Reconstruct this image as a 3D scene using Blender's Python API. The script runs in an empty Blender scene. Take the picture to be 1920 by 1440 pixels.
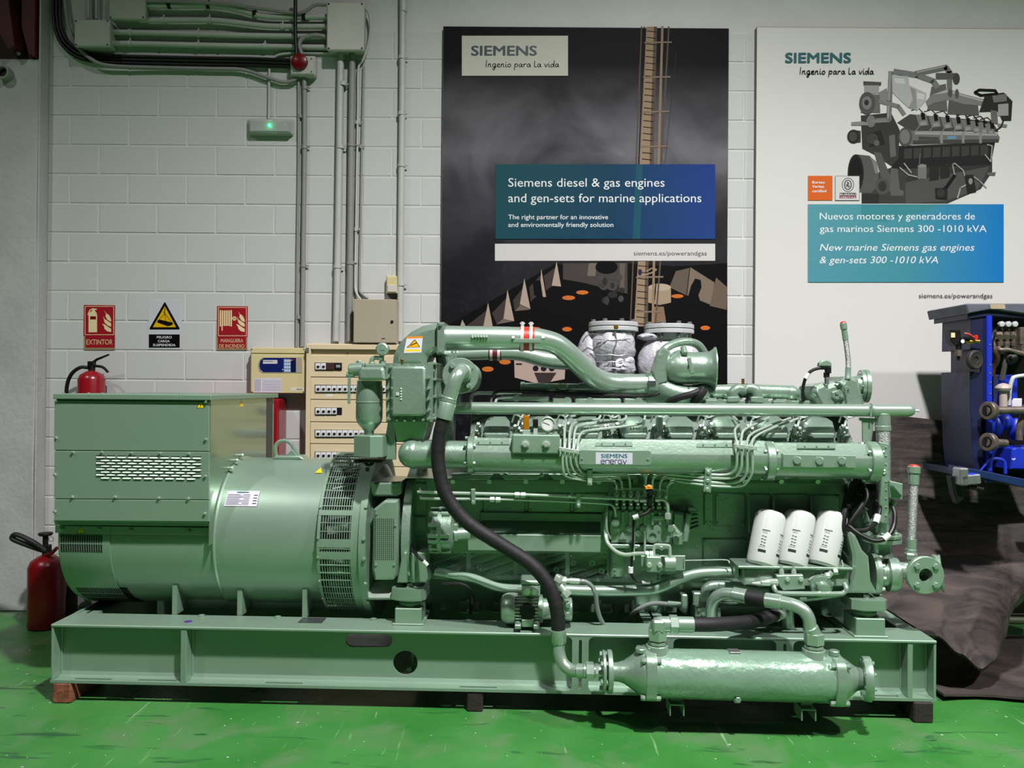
import bpy, math, random
from mathutils import Vector, Matrix
from mathutils.geometry import tessellate_polygon
random.seed(7)
SC = bpy.context.scene
COL = SC.collection
PI = math.pi
def rad(a): return a * PI / 180

# ---------------------------------------------------------------- camera, light, exposure
FPX = 1442.0
cam_d = bpy.data.cameras.new('camera'); cam = bpy.data.objects.new('camera', cam_d); COL.objects.link(cam)
cam_d.sensor_fit = 'HORIZONTAL'; cam_d.sensor_width = 36.0; cam_d.lens = 36.0 * FPX / 1920; cam_d.clip_start = 0.05
CAM = Matrix.Translation((0, -5.243, 1.524)) @ Matrix.Rotation(rad(0.086), 4, 'Z') @ Matrix.Rotation(rad(90.25), 4, 'X') @ Matrix.Rotation(rad(0.47), 4, 'Z')
cam.matrix_world = CAM
SC.camera = cam
SC.view_settings.view_transform = 'Standard'; SC.view_settings.look = 'None'
SC.view_settings.exposure = 0.0; SC.view_settings.gamma = 1.0; SC.view_settings.use_curve_mapping = False
SC.cycles.use_denoising = True
SC.cycles.max_bounces = 6; SC.cycles.diffuse_bounces = 1
world = bpy.data.worlds.new('hall_light'); SC.world = world; world.use_nodes = True
world.node_tree.nodes['Background'].inputs[0].default_value = (1.0, 0.86, 0.93, 1)
world.node_tree.nodes['Background'].inputs[1].default_value = 0.022
def high_bay(name, loc, power, color, angle, blend, size=0.22, aim=None):
    d = bpy.data.lights.new(name, 'SPOT'); d.energy = power; d.color = color; d.spot_size = rad(angle); d.spot_blend = blend; d.shadow_soft_size = size
    o = bpy.data.objects.new(name, d); COL.objects.link(o); o.location = loc
    if aim: o.rotation_euler = (Vector(aim) - Vector(loc)).to_track_quat('-Z', 'Y').to_euler()
    return o
high_bay('high_bay_lamp', (1.2, -4.7, 6.9), 3050, (1.0, 0.955, 0.968), 136, 0.80, 0.16)
high_bay('high_bay_lamp', (6.0, -4.7, 6.9), 1750, (1.0, 0.955, 0.968), 136, 0.80, 0.16)
high_bay('high_bay_lamp', (-4.6, -4.7, 6.9), 480, (1.0, 0.955, 0.968), 136, 0.80, 0.16)

# ---------------------------------------------------------------- pixel rays to points in place
class Frame:
    def __init__(s, x, y, deg):
        s.mat = Matrix.Translation((x, y, 0)) @ Matrix.Rotation(rad(deg), 4, 'Z'); s.inv = s.mat.inverted(); s.loc = (x, y, 0); s.deg = deg
        s.o = s.inv @ CAM.translation; s.r = s.inv.to_3x3() @ CAM.to_3x3()
    def __call__(s, px, py, y=0.0):
        d = s.r @ Vector(((px - 960) / FPX, -(py - 720) / FPX, -1))
        return s.o + d * ((y - s.o.y) / d.y)
    def ground(s, px, py, z):
        d = s.r @ Vector(((px - 960) / FPX, -(py - 720) / FPX, -1))
        return s.o + d * ((z - s.o.z) / d.z)
    def m(s, npx, y): return npx * (y - s.o.y) / FPX
W = Frame(0, 0, 0)
G = Frame(0, -1.64, -1.83)

# ---------------------------------------------------------------- materials
MATS = {}
def mat(name, col, rough=0.5, metal=0.0, var=0.0, vscale=6.0, bump=0.0, bscale=60.0, coat=0.0, col2=None, emit=None, trans=0.0, spec=None, rvar=0.0):
    m = bpy.data.materials.new(name); m.use_nodes = True; nt = m.node_tree; N = nt.nodes; L = nt.links
    b = N['Principled BSDF']; c = [((v / 255 + 0.055) / 1.055) ** 2.4 if v > 10 else v / 255 / 12.92 for v in col]
    b.inputs['Base Color'].default_value = (*c, 1); b.inputs['Roughness'].default_value = rough; b.inputs['Metallic'].default_value = metal
    if coat: b.inputs['Coat Weight'].default_value = coat; b.inputs['Coat Roughness'].default_value = 0.3
    if trans: b.inputs['Transmission Weight'].default_value = trans
    if spec is not None: b.inputs['Specular IOR Level'].default_value = spec
    if emit: b.inputs['Emission Color'].default_value = (*c, 1); b.inputs['Emission Strength'].default_value = emit
    tc = N.new('ShaderNodeTexCoord')
    if var or rvar:
        nz = N.new('ShaderNodeTexNoise'); nz.inputs['Scale'].default_value = vscale; nz.inputs['Detail'].default_value = 6
        L.new(tc.outputs['Object'], nz.inputs['Vector'])
        mx = N.new('ShaderNodeMix'); mx.data_type = 'RGBA'
        c2 = [((v / 255 + 0.055) / 1.055) ** 2.4 for v in col2] if col2 else [x * (1 - var) for x in c]
        mx.inputs[6].default_value = (*c, 1); mx.inputs[7].default_value = (*c2, 1)
        rp = N.new('ShaderNodeValToRGB'); rp.color_ramp.elements[0].position = 0.35; rp.color_ramp.elements[1].position = 0.68
        L.new(nz.outputs['Fac'], rp.inputs[0]); L.new(rp.outputs[0], mx.inputs[0]); L.new(mx.outputs[2], b.inputs['Base Color'])
        if rvar:
            mr = N.new('ShaderNodeMapRange'); mr.inputs[3].default_value = rough - rvar; mr.inputs[4].default_value = rough + rvar
            L.new(nz.outputs['Fac'], mr.inputs[0]); L.new(mr.outputs[0], b.inputs['Roughness'])
    if bump:
        n2 = N.new('ShaderNodeTexNoise'); n2.inputs['Scale'].default_value = bscale; n2.inputs['Detail'].default_value = 3
        L.new(tc.outputs['Object'], n2.inputs['Vector'])
        bp = N.new('ShaderNodeBump'); bp.inputs['Strength'].default_value = bump; bp.inputs['Distance'].default_value = 0.01
        L.new(n2.outputs['Fac'], bp.inputs['Height']); L.new(bp.outputs[0], b.inputs['Normal'])
    MATS[name] = m
    return m
PAINT = (146, 173, 153)
GRN = mat('green_paint', PAINT, 0.37, 0.45, 0.06, 3.0, 0.03, 40, rvar=0.05, coat=.7)
GCAST = mat('green_painted_casting', PAINT, 0.34, 0.5, 0.08, 5.0, 0.16, 55, rvar=0.08, coat=.8)
GPIPE = mat('green_painted_pipe', (164, 187, 170), 0.30, 0.55, 0.04, 4.0, coat=.8)
GSHEET = mat('green_painted_sheet', (134, 163, 141), 0.42, 0.35, 0.05, 2.0, 0.02, 200)
GLID = mat('glossy_green_sheet', (150, 172, 150), 0.16, 0.75, 0.04, 2.5)
SILP = mat('silver_green_line', (196, 212, 198), 0.3, 0.5, coat=.5)
SIL = mat('bare_silver', (208, 212, 212), 0.4, 0.25, 0.1, 20)
STEEL = mat('galvanised_steel', (165, 168, 168), 0.4, 0.8, 0.15, 15)
BRAID = mat('braided_steel', (185, 188, 186), 0.35, 0.85, 0.35, 160, 0.7, 260)
RUB = mat('black_rubber_hose', (27, 25, 29), 0.62, 0, 0.25, 9, 0.15, 120)
CAB = mat('black_cable', (8, 8, 9), 0.45)
DARK = mat('dark_void', (7, 8, 8), 0.7)
LAG = mat('silver_insulation_cloth', (205, 205, 212), 0.5, 0.35, 0.12, 14, 1.0, 28)
FILTW = mat('white_filter_paint', (196, 202, 196), 0.3, 0, 0.03, 8)
REDC = mat('red_clamp', (200, 52, 34), 0.4, 0, 0.2, 30)
REDD = mat('dark_red_hose', (96, 22, 20), 0.45)
AMB = mat('amber_glass', (170, 110, 18), 0.15, 0, 0.2, 30)
BRASS = mat('brass', (170, 130, 60), 0.35, 0.9)
ORNG = mat('orange_plug', (225, 140, 40), 0.4)
PURP = mat('purple_sticker', (86, 54, 130), 0.5)
STICK = mat('grey_plate', (96, 104, 104), 0.35, 0.6, 0.2, 60)
WHITE = mat('white_sticker', (212, 210, 222), 0.45)
YEL = mat('yellow_sticker', (240, 200, 20), 0.45)
BLK = mat('black_print', (14, 14, 15), 0.55)
TEALT = mat('teal_print', (0, 92, 100), 0.5)
TEALD = mat('dark_teal_print', (4, 48, 56), 0.5)
NAVY = mat('navy_print', (36, 24, 60), 0.5)
WTXT = mat('white_print', (226, 230, 230), 0.5)
CRTXT = mat('cream_print', (222, 208, 160), 0.5)
ORT = mat('orange_print', (205, 96, 40), 0.5)
PALE = mat('pale_cast_lettering', (190, 215, 195), 0.4, 0.2)
WALLM = mat('white_wall_paint', (203, 206, 203), 0.7, 0, 0.05, 1.5, 0.14, 150)
MORT = mat('white_joint_paint', (212, 214, 210), 0.75, 0, 0.05, 3, 0.2, 80)
CONC = mat('painted_concrete', (190, 192, 190), 0.8, 0, 0.14, 4, 0.35, 30)
CONCD = mat('grey_concrete', (160, 163, 162), 0.85, 0, 0.2, 5, 0.4, 25)
REDST = mat('dark_red_steel', (84, 22, 16), 0.55, 0, 0.4, 4)
PVC = mat('grey_white_pvc', (196, 199, 192), 0.45, 0, 0.1, 4)
PVCG = mat('grey_pvc', (150, 150, 146), 0.5, 0, 0.1, 4)
JBOX = mat('grey_green_box_plastic', (176, 184, 172), 0.5, 0, 0.08, 4)
JBOXW = mat('white_box_plastic', (205, 204, 196), 0.5, 0, 0.1, 6)
BEIGE = mat('cream_painted_steel', (222, 206, 168), 0.42, 0, 0.04, 2)
BEIGP = mat('yellowed_plastic', (216, 204, 152), 0.42, 0, 0.05, 3)
KHAKI = mat('grey_beige_steel', (172, 164, 142), 0.42, 0, 0.04, 3)
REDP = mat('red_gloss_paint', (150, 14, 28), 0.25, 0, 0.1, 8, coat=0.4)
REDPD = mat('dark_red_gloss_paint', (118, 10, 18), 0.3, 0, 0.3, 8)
SIGNR = mat('sign_red', (158, 18, 34), 0.4)
SIGNW = mat('sign_white', (205, 208, 214), 0.4)
BLUEP = mat('blue_panel_print', (24, 42, 110), 0.35)
GLASS = mat('clear_plastic_cover', (208, 212, 210), 0.15, 0, trans=0.4)
LEDG = mat('green_led', (40, 255, 150), 0.3, emit=9.0)
POSTW = mat('white_poster_print', (212, 212, 208), 0.5, 0, 0.02, 1)
POSTE = mat('poster_edge', (120, 122, 122), 0.6)
BLUE = mat('bright_blue_paint', (28, 52, 190), 0.4, 0, 0.2, 8)
NAVYP = mat('navy_painted_steel', (26, 32, 66), 0.45, 0, 0.25, 8)
SLATE = mat('dirty_slate_paint', (92, 94, 108), 0.6, 0, 0.3, 10)
GREASE = mat('greasy_metal', (120, 108, 98), 0.45, 0.4, 0.5, 25)
BLKM = mat('black_oily_metal', (15, 15, 16), 0.45, 0.2)
RBELT = mat('dusty_black_rubber_belt', (38, 36, 36), 0.6, 0, 0.5, 3, 0.3, 40, col2=(84, 74, 69))
nt = RBELT.node_tree; N = nt.nodes; L = nt.links
mp_ = N.new('ShaderNodeMapping'); mp_.inputs['Rotation'].default_value = (0.3, 0.9, 0.5); mp_.inputs['Scale'].default_value = (3, 3, 26); L.new(N['Texture Coordinate'].outputs['Object'], mp_.inputs[0])
for n_ in [n for n in N if n.type == 'TEX_NOISE' and n.inputs['Scale'].default_value < 10]: n_.inputs['Scale'].default_value = 1.1; n_.inputs['Detail'].default_value = 12; n_.inputs['Distortion'].default_value = .8; L.new(mp_.outputs[0], n_.inputs['Vector'])
WOODO = mat('rust_orange_block', (150, 90, 64), 0.75, 0, 0.6, 22, 0.5, 60, col2=(84, 48, 32))
WOODD = mat('dark_brown_block', (46, 38, 36), 0.8, 0, 0.4, 15, 0.4, 60)

# ---------------------------------------------------------------- mesh builder
def orth(d):
    d = Vector(d).normalized()
    a = Vector((0, 0, 1)) if abs(d.z) < 0.9 else Vector((1, 0, 0))
    u = d.cross(a).normalized()
    return d, u, d.cross(u).normalized()
def spline(pts, n=6):
    P = [Vector(p) for p in pts]
    if len(P) < 3: return P
    P = [P[0] * 2 - P[1]] + P + [P[-1] * 2 - P[-2]]
    out = []
    for i in range(1, len(P) - 2):
        a, b, c, d = P[i - 1:i + 3]
        for k in range(n):
            t = k / n
            out.append(0.5 * ((2 * b) + (c - a) * t + (2 * a - 5 * b + 4 * c - d) * t * t + (3 * b - a - 3 * c + d) * t ** 3))
    out.append(P[-2])
    return out
def bend(pts, r=0.04, n=5):
    """polyline with rounded corners of radius r"""
    P = [Vector(p) for p in pts]; out = [P[0]]
    for i in range(1, len(P) - 1):
        a, b, c = P[i - 1], P[i], P[i + 1]
        u, v = (a - b), (c - b); k = min(r, u.length * 0.48, v.length * 0.48)
        p, q = b + u.normalized() * k, b + v.normalized() * k
        for j in range(n + 1):
            t = j / n; out.append(p * (1 - t) ** 2 + b * 2 * t * (1 - t) + q * t * t)
    out.append(P[-1])
    return out
class MB:
    def __init__(s): s.v = []; s.f = []; s.mi = []; s.cur = 0
    def add(s, vs, fs):
        o = len(s.v); s.v += [tuple(v) for v in vs]
        for f in fs: s.f.append([i + o for i in f]); s.mi.append(s.cur)
        return s
    def mat(s, i): s.cur = i; return s
    def obox(s, c, h, R=None, b=0.0):
        c = Vector(c); hx, hy, hz = h; b = min(b, hx * .9, hy * .9, hz * .9)
        def T(p): p = Vector(p); return c + (R @ p if R else p)
        if b <= 0:
            vs = [T((x, y, z)) for x in (-hx, hx) for y in (-hy, hy) for z in (-hz, hz)]
            return s.add(vs, [(0, 1, 3, 2), (4, 6, 7, 5), (0, 4, 5, 1), (2, 3, 7, 6), (0, 2, 6, 4), (1, 5, 7, 3)])
        vs = []; idx = {}
        for i, sx in enumerate((-1, 1)):
            for j, sy in enumerate((-1, 1)):
                for k, sz in enumerate((-1, 1)):
                    for a in range(3):
                        e = [hx - b, hy - b, hz - b]; e[a] = (hx, hy, hz)[a]
                        idx[i, j, k, a] = len(vs); vs.append(T((sx * e[0], sy * e[1], sz * e[2])))
        fs = []
        for a in range(3):
            p, q = [x for x in range(3) if x != a]
            for sd in (0, 1):
                loop = []
                for (u, w) in ((0, 0), (1, 0), (1, 1), (0, 1)):
                    t = [0, 0, 0]; t[a] = sd; t[p] = u; t[q] = w; loop.append(idx[(*t, a)])
                if (sd == 1) == (a == 1): loop.reverse()
                fs.append(loop)
        for a in range(3):
            p, q = [x for x in range(3) if x != a]
            for u in (0, 1):
                for w in (0, 1):
                    t0 = [0, 0, 0]; t0[p] = u; t0[q] = w; t1 = list(t0); t1[a] = 1
                    l = [idx[(*t0, p)], idx[(*t1, p)], idx[(*t1, q)], idx[(*t0, q)]]
                    if ((u == w) == (a != 1)): l.reverse()
                    fs.append(l)
        for i in (0, 1):
            for j in (0, 1):
                for k in (0, 1):
                    l = [idx[i, j, k, a] for a in range(3)]
                    if (i + j + k) % 2 == 0: l.reverse()
                    fs.append(l)
        return s.add(vs, fs)
    def box(s, x0, x1, y0, y1, z0, z1, b=0.0):
        return s.obox(((x0 + x1) / 2, (y0 + y1) / 2, (z0 + z1) / 2), (abs(x1 - x0) / 2, abs(y1 - y0) / 2, abs(z1 - z0) / 2), None, b)
    def lathe(s, o, axis, prof, n=24, cap=True, a0=0.0, a1=2 * PI):
        o = Vector(o); d, u, w = orth(axis); full = abs(a1 - a0 - 2 * PI) < 1e-6; m = n if full else n + 1
        vs = []; fs = []
        for t, r in prof:
            for k in range(m):
                a = a0 + (a1 - a0) * k / n
                vs.append(o + d * t + (u * math.cos(a) + w * math.sin(a)) * max(r, 1e-5))
        for i in range(len(prof) - 1):
            for k in range(n):
                k2 = (k + 1) % m
                fs.append((i * m + k, i * m + k2, (i + 1) * m + k2, (i + 1) * m + k))
        if cap and full:
            fs.append(tuple(range(m))[::-1]); e = (len(prof) - 1) * m; fs.append(tuple(range(e, e + m)))
        return s.add(vs, fs)
    def cyl(s, a, b, r, n=16, r2=None, bev=0.0):
        a = Vector(a); b = Vector(b); l = (b - a).length; r2 = r if r2 is None else r2
        pr = [(0, r), (l, r2)] if not bev else [(0, r - bev), (bev, r), (l - bev, r2), (l, r2 - bev)]
        return s.lathe(a, b - a, pr, n)
    def tube(s, pts, r, n=12):
        P = [Vector(p) for p in pts]; Rr = r if isinstance(r, (list, tuple)) else [r] * len(P)
        d, u, w = orth(P[1] - P[0]); vs = []; fs = []
        for i, p in enumerate(P):
            t = (P[min(i + 1, len(P) - 1)] - P[max(i - 1, 0)])
            if t.length < 1e-9: t = d
            t = t.normalized(); u = (u - t * u.dot(t)).normalized(); w = t.cross(u)
            vs += [p + (u * math.cos(2 * PI * k / n) + w * math.sin(2 * PI * k / n)) * Rr[i] for k in range(n)]
        for i in range(len(P) - 1):
            for k in range(n):
                fs.append((i * n + k, i * n + (k + 1) % n, (i + 1) * n + (k + 1) % n, (i + 1) * n + k))
        fs.append(tuple(range(n))[::-1]); e = (len(P) - 1) * n; fs.append(tuple(range(e, e + n)))
        return s.add(vs, fs)
    def ball(s, c, r, n=14, sq=(1, 1, 1)):
        vs = []; fs = []; c = Vector(c); h = n // 2
        for i in range(h + 1):
            a = PI * i / h
            for k in range(n):
                b = 2 * PI * k / n
                vs.append(c + Vector((r * sq[0] * math.sin(a) * math.cos(b), r * sq[1] * math.sin(a) * math.sin(b), r * sq[2] * math.cos(a))))
        for i in range(h):
            for k in range(n):
                fs.append((i * n + k, (i + 1) * n + k, (i + 1) * n + (k + 1) % n, i * n + (k + 1) % n))
        return s.add(vs, fs)
    def prism(s, poly, n, b=0.0, flip=False):
        """extrude a planar 3-D polygon along the vector n; b bevels the front rim (the polygon's own side)"""
        P = [Vector(p) for p in poly]; n = Vector(n)
        nrm = Vector((0, 0, 0))
        for i in range(len(P)): nrm += P[i].cross(P[(i + 1) % len(P)])
        if nrm.dot(n) > 0: P.reverse(); nrm.negate()
        m = len(P); nn = nrm.normalized(); rings = [P]
        if b:
            ins = []
            for i in range(m):
                e0 = (P[i] - P[i - 1]).normalized(); e1 = (P[(i + 1) % m] - P[i]).normalized()
                n0 = nn.cross(e0); n1 = nn.cross(e1); k = max(0.3, 1 + n0.dot(n1))
                ins.append(P[i] + (n0 + n1) * b / k)
            rings = [ins, [p + n.normalized() * b for p in P]]
        rings.append([p + n for p in P])
        vs = [p for r in rings for p in r]; fs = [tuple(range(m))]
        for i in range(len(rings) - 1):
            for k in range(m):
                k2 = (k + 1) % m; fs.append((i * m + k2, i * m + k, (i + 1) * m + k, (i + 1) * m + k2))
        e = (len(rings) - 1) * m; fs.append(tuple(range(e, e + m))[::-1])
        return s.add(vs, fs)
    def plate(s, outer, holes, n):
        """flat plate with holes: 3-D outlines, extruded along n"""
        n = Vector(n); loops = [[Vector(p) for p in l] for l in [outer] + holes]
        flat = [p for l in loops for p in l]; tri = tessellate_polygon(loops); N = len(flat)
        vs = flat + [p + n for p in flat]; fs = []
        for t in tri:
            a, b, c = [flat[i] for i in t]
            if (b - a).cross(c - a).dot(n) > 0: t = t[::-1]
            fs.append(tuple(t)); fs.append(tuple(i + N for i in t[::-1]))
        o = 0
        for l in loops:
            m = len(l)
            for k in range(m): fs.append((o + k, o + (k + 1) % m, o + (k + 1) % m + N, o + k + N))
            o += m
        return s.add(vs, fs)
    def hexbolt(s, c, axis, r, h=None):
        h = h or r * 0.9
        return s.lathe(c, axis, [(0, r), (h * .8, r), (h, r * .82)], 6)
    def mesh(s, name, mats, sharp=34):
        me = bpy.data.meshes.new(name); me.from_pydata(s.v, [], s.f)
        me.polygons.foreach_set('use_smooth', [True] * len(me.polygons))
        for m in (mats if isinstance(mats, (list, tuple)) else [mats]): me.materials.append(m)
        if any(s.mi): me.polygons.foreach_set('material_index', s.mi)
        me.set_sharp_from_angle(angle=rad(sharp)); me.update()
        return me
def obj(name, mb, mats, parent=None, label=None, kind=None):
    me = mb.mesh(name, mats) if isinstance(mb, MB) else mb
    o = bpy.data.objects.new(name, me); COL.objects.link(o)
    if parent: o.parent = parent
    if label: o['label'] = label
    if kind: o['kind'] = kind
    return o
def tag(o, label, cat, group=None):
    o['label'] = label; o['category'] = cat
    if group: o['group'] = group
    return o
def thing(name, label, cat, loc=(0, 0, 0), rz=0.0, group=None):
    o = bpy.data.objects.new(name, None); COL.objects.link(o); o.location = loc; o.rotation_euler = (0, 0, rad(rz)); o.empty_display_size = 0.1
    return tag(o, label, cat, group)
def circle(c, axis, r, n=24, a0=0.0):
    d, u, w = orth(axis); c = Vector(c)
    return [c + (u * math.cos(a0 + 2 * PI * k / n) + w * math.sin(a0 + 2 * PI * k / n)) * r for k in range(n)]
def px_poly(F, pts, y): return [F(a, b, y) for a, b in pts]
def flange(mb, c, axis, r, t, nb=6, br=0.012, bc=0.78, hole=0.0, a0=0.3, bh=None):
    """round flange whose front face is at c, body running along axis; bolt heads stand out in front"""
    d, u, w = orth(axis); c = Vector(c)
    if hole: mb.lathe(c, d, [(t, hole), (0.0, hole), (0, r - .003), (.003, r), (t - .003, r), (t, r - .003), (t, hole)], 36, cap=False)
    else: mb.cyl(c, c + d * t, r, 36, bev=0.003)
    for k in range(nb):
        a = a0 + 2 * PI * k / nb; mb.hexbolt(c + (u * math.cos(a) + w * math.sin(a)) * r * bc, -d, br, bh)
    return mb
def text(s, F, px, py, y, wpx, hpx, m, parent=None, name='lettering', shear=0.0, bold=0.0, ox=(0, 0), n=None):
    """flat lettering: left end and baseline at pixel (px, py) in the plane y of frame F, wpx wide, capitals hpx high"""
    cu = bpy.data.curves.new(name, 'FONT'); cu.body = s; cu.size = 1.0; cu.shear = shear; cu.resolution_u = 3; cu.space_line = 1.0
    t = bpy.data.objects.new(name, cu); COL.objects.link(t)
    dg = bpy.context.evaluated_depsgraph_get(); me = bpy.data.meshes.new_from_object(t.evaluated_get(dg))
    bpy.data.objects.remove(t); bpy.data.curves.remove(cu)
    xs = [v.co.x for v in me.vertices]; x0, x1 = min(xs), max(xs)
    o = F(px, py, y); e = F(px + wpx, py, y); sx = (e - o).length / (x1 - x0); sz = F.m(hpx, y) / 0.727; ux = (e - o).normalized()
    for v in me.vertices:
        a, b = (v.co.x - x0) * sx, v.co.y * sz; v.co = o + ux * a + Vector((0, 0, b))
    me.materials.clear(); me.materials.append(m); me.update()
    if len(me.polygons) and me.polygons[0].normal.y > 0: me.flip_normals()
    if bold:
        k = bold * sz; vs = [v.co.copy() for v in me.vertices]; fs = [list(p.vertices) for p in me.polygons]; V2 = []; F2 = []
        for i, (a, b) in enumerate(((0, 0), (k, 0), (-k, 0), (0, k * .6), (0, -k * .6), (k * .7, k * .5), (-k * .7, -k * .5))):
            V2 += [v + ux * a + Vector((0, -.00001 * i, b)) for v in vs]; F2 += [[j + i * len(vs) for j in f] for f in fs]
        me2 = bpy.data.meshes.new(name); me2.from_pydata([tuple(v) for v in V2], [], F2); me2.materials.append(m); me = me2
    ob = bpy.data.objects.new(name, me); COL.objects.link(ob)
    if parent: ob.parent = parent
    return ob
# flat print: coloured polygons, each a hair in front of the one before
PRINT = bpy.data.materials.new('flat_colour_print'); PRINT.use_nodes = True
_n = PRINT.node_tree.nodes; _a = _n.new('ShaderNodeVertexColor'); _a.layer_name = 'ink'
PRINT.node_tree.links.new(_a.outputs[0], _n['Principled BSDF'].inputs['Base Color']); _n['Principled BSDF'].inputs['Roughness'].default_value = 0.6; _n['Principled BSDF'].inputs['Specular IOR Level'].default_value = 0.12
class Print:
    def __init__(s, F, y, z=(0, 0, 1), step=0.00003): s.F = F; s.y = y; s.k = 1; s.v = []; s.f = []; s.c = []; s.step = step
    def poly(s, pts, col, cols=None, adv=1):
        s.k += adv; o = len(s.v); y = s.y - s.k * s.step
        P = [s.F(a, b, y) for a, b in pts]; s.v += P
        for t in tessellate_polygon([P]):
            t = list(t)
            if (P[t[1]] - P[t[0]]).cross(P[t[2]] - P[t[0]]).y > 0: t.reverse()
            s.f.append([i + o for i in t])
        s.c += cols if cols else [col] * len(P)
        return s
    def rect(s, x0, y0, x1, y1, col): return s.poly([(x0, y0), (x1, y0), (x1, y1), (x0, y1)], col)
    def grad(s, x0, y0, x1, y1, cl, cr): return s.poly([(x0, y0), (x1, y0), (x1, y1), (x0, y1)], None, [cl, cr, cr, cl])
    def ell(s, cx, cy, rx, ry, col, n=20, rot=0): 
        return s.poly([(cx + rx * math.cos(a) * math.cos(rot) - ry * math.sin(a) * math.sin(rot), cy + rx * math.cos(a) * math.sin(rot) + ry * math.sin(a) * math.cos(rot)) for a in [2 * PI * k / n for k in range(n)]], col)
    def line(s, pts, w, col, adv=1):
        s.k += adv
        for (a, b), (c, d) in zip(pts, pts[1:]):
            l = math.hypot(c - a, d - b) or 1; u, v = -(d - b) / l * w / 2, (c - a) / l * w / 2; ex, ey = (c - a) / l * w * .2, (d - b) / l * w * .2
            s.poly([(a + u - ex, b + v - ey), (c + u + ex, d + v + ey), (c - u + ex, d - v + ey), (a - u - ex, b - v - ey)], col, None, 0)
        return s
    def build(s, name, parent=None):
        me = bpy.data.meshes.new(name); me.from_pydata([tuple(v) for v in s.v], [], s.f)
        at = me.color_attributes.new('ink', 'FLOAT_COLOR', 'POINT')
        for i, c in enumerate(s.c): at.data[i].color = (*[(v / 255) ** 2.2 for v in c], 1)
        me.materials.append(PRINT); me.update()
        o = bpy.data.objects.new(name, me); COL.objects.link(o); o.parent = parent
        return o
HAND = {  # stroke alphabet for the brush slogan
 'I': (.32, [[(.12, 0), (.2, 1)]]), 'n': (.5, [[(.04, 0), (.1, .5)], [(.05, .2), (.2, .47), (.32, .44), (.3, .1), (.42, .03)]]),
 'g': (.5, [[(.36, .42), (.2, .5), (.06, .3), (.1, .08), (.24, .06), (.36, .3)], [(.38, .5), (.32, -.1), (.2, -.4), (.06, -.3), (.2, -.1), (.46, .08)]]),
 'e': (.44, [[(.06, .22), (.34, .34), (.24, .5), (.08, .36), (.08, .1), (.22, 0), (.4, .1)]]),
 'i': (.24, [[(.08, .48), (.08, .08), (.2, .03)], [(.1, .68), (.13, .74)]]), 'o': (.46, [[(.22, .48), (.06, .3), (.1, .06), (.26, .02), (.38, .22), (.32, .44), (.2, .48)]]),
 'p': (.5, [[(.1, .5), (.02, -.4)], [(.08, .3), (.24, .5), (.4, .36), (.34, .1), (.14, .06)]]), 'a': (.5, [[(.36, .42), (.2, .48), (.06, .28), (.1, .05), (.24, .08), (.37, .4), (.36, .08), (.46, .04)]]),
 'r': (.4, [[(.08, .48), (.06, 0)], [(.07, .26), (.2, .46), (.36, .44)]]), 'l': (.36, [[(.1, .9), (.06, .2), (.12, .03), (.3, .08)]]),
 'v': (.42, [[(.04, .48), (.16, .02), (.36, .5)]]), 'd': (.52, [[(.34, .38), (.2, .46), (.06, .26), (.1, .04), (.24, .08), (.38, .4), (.44, .95), (.4, .1), (.48, .03)]]), ' ': (.3, [])}
def handwriting(pr, s, px, py, wpx, hpx, col, w=1.5):
    tot = sum(HAND[c][0] for c in s); k = wpx / tot; x = px
    pr.k += 1
    for c in s:
        a, st = HAND[c]
        for l in st:
            q = [(p.x, p.y) for p in spline([(x + u * k, py - v * hpx, 0) for u, v in l], 3)] if len(l) > 2 else [(x + u * k, py - v * hpx) for u, v in l]
            pr.line(q, w, col, 0)
        x += a * k
# ---------------------------------------------------------------- the setting
def struct(name, mb, m, parent=None, label=None):
    o = obj(name, mb, m, parent, label)
    if not parent: o['kind'] = 'structure'
    return o
fm = mat('green_floor_paint', (44, 132, 58), 0.36, 0, 0, 1.3, 0.06, 35)
nt = fm.node_tree; N = nt.nodes; L = nt.links; B = N['Principled BSDF']; tc = N['Texture Coordinate']
def noise(sc, det, vec=None, dist=0.0, ms=None):
    n = N.new('ShaderNodeTexNoise'); n.inputs['Scale'].default_value = sc; n.inputs['Detail'].default_value = det; n.inputs['Distortion'].default_value = dist
    src = tc.outputs['Object']
    if ms:
        mp = N.new('ShaderNodeMapping'); mp.inputs['Scale'].default_value = ms[0]; mp.inputs['Rotation'].default_value = (0, 0, ms[1]); L.new(src, mp.inputs[0]); src = mp.outputs[0]
    L.new(src, n.inputs['Vector']); return n.outputs['Fac']
def ramp(s, a, b, c0=(0, 0, 0, 1), c1=(1, 1, 1, 1)):
    r = N.new('ShaderNodeValToRGB'); e = r.color_ramp.elements; e[0].position = a; e[1].position = b; e[0].color = c0; e[1].color = c1; L.new(s, r.inputs[0]); return r.outputs[0]
def mixc(f, a, b):
    m = N.new('ShaderNodeMix'); m.data_type = 'RGBA'; L.new(f, m.inputs[0])
    for i, x in ((6, a), (7, b)):
        if isinstance(x, tuple): m.inputs[i].default_value = (*x, 1)
        else: L.new(x, m.inputs[i])
    return m.outputs[2]
c = mixc(ramp(noise(1.6, 8), .38, .66), (.030, .185, .030), (.062, .245, .056))
c = mixc(ramp(noise(3.5, 11, dist=.6), .50, .70), c, (.10, .21, .085))
c = mixc(ramp(noise(2.6, 12, dist=1.2, ms=((1, 5, 1), .7)), .62, .70), c, (.018, .09, .03))
c = mixc(ramp(noise(3, 12, dist=.3, ms=((9, .7, 1), .9)), .66, .72), c, (.22, .38, .20))
c = mixc(ramp(noise(42, 2), .735, .75), c, (.55, .62, .55))
L.new(c, B.inputs['Base Color'])
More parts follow.
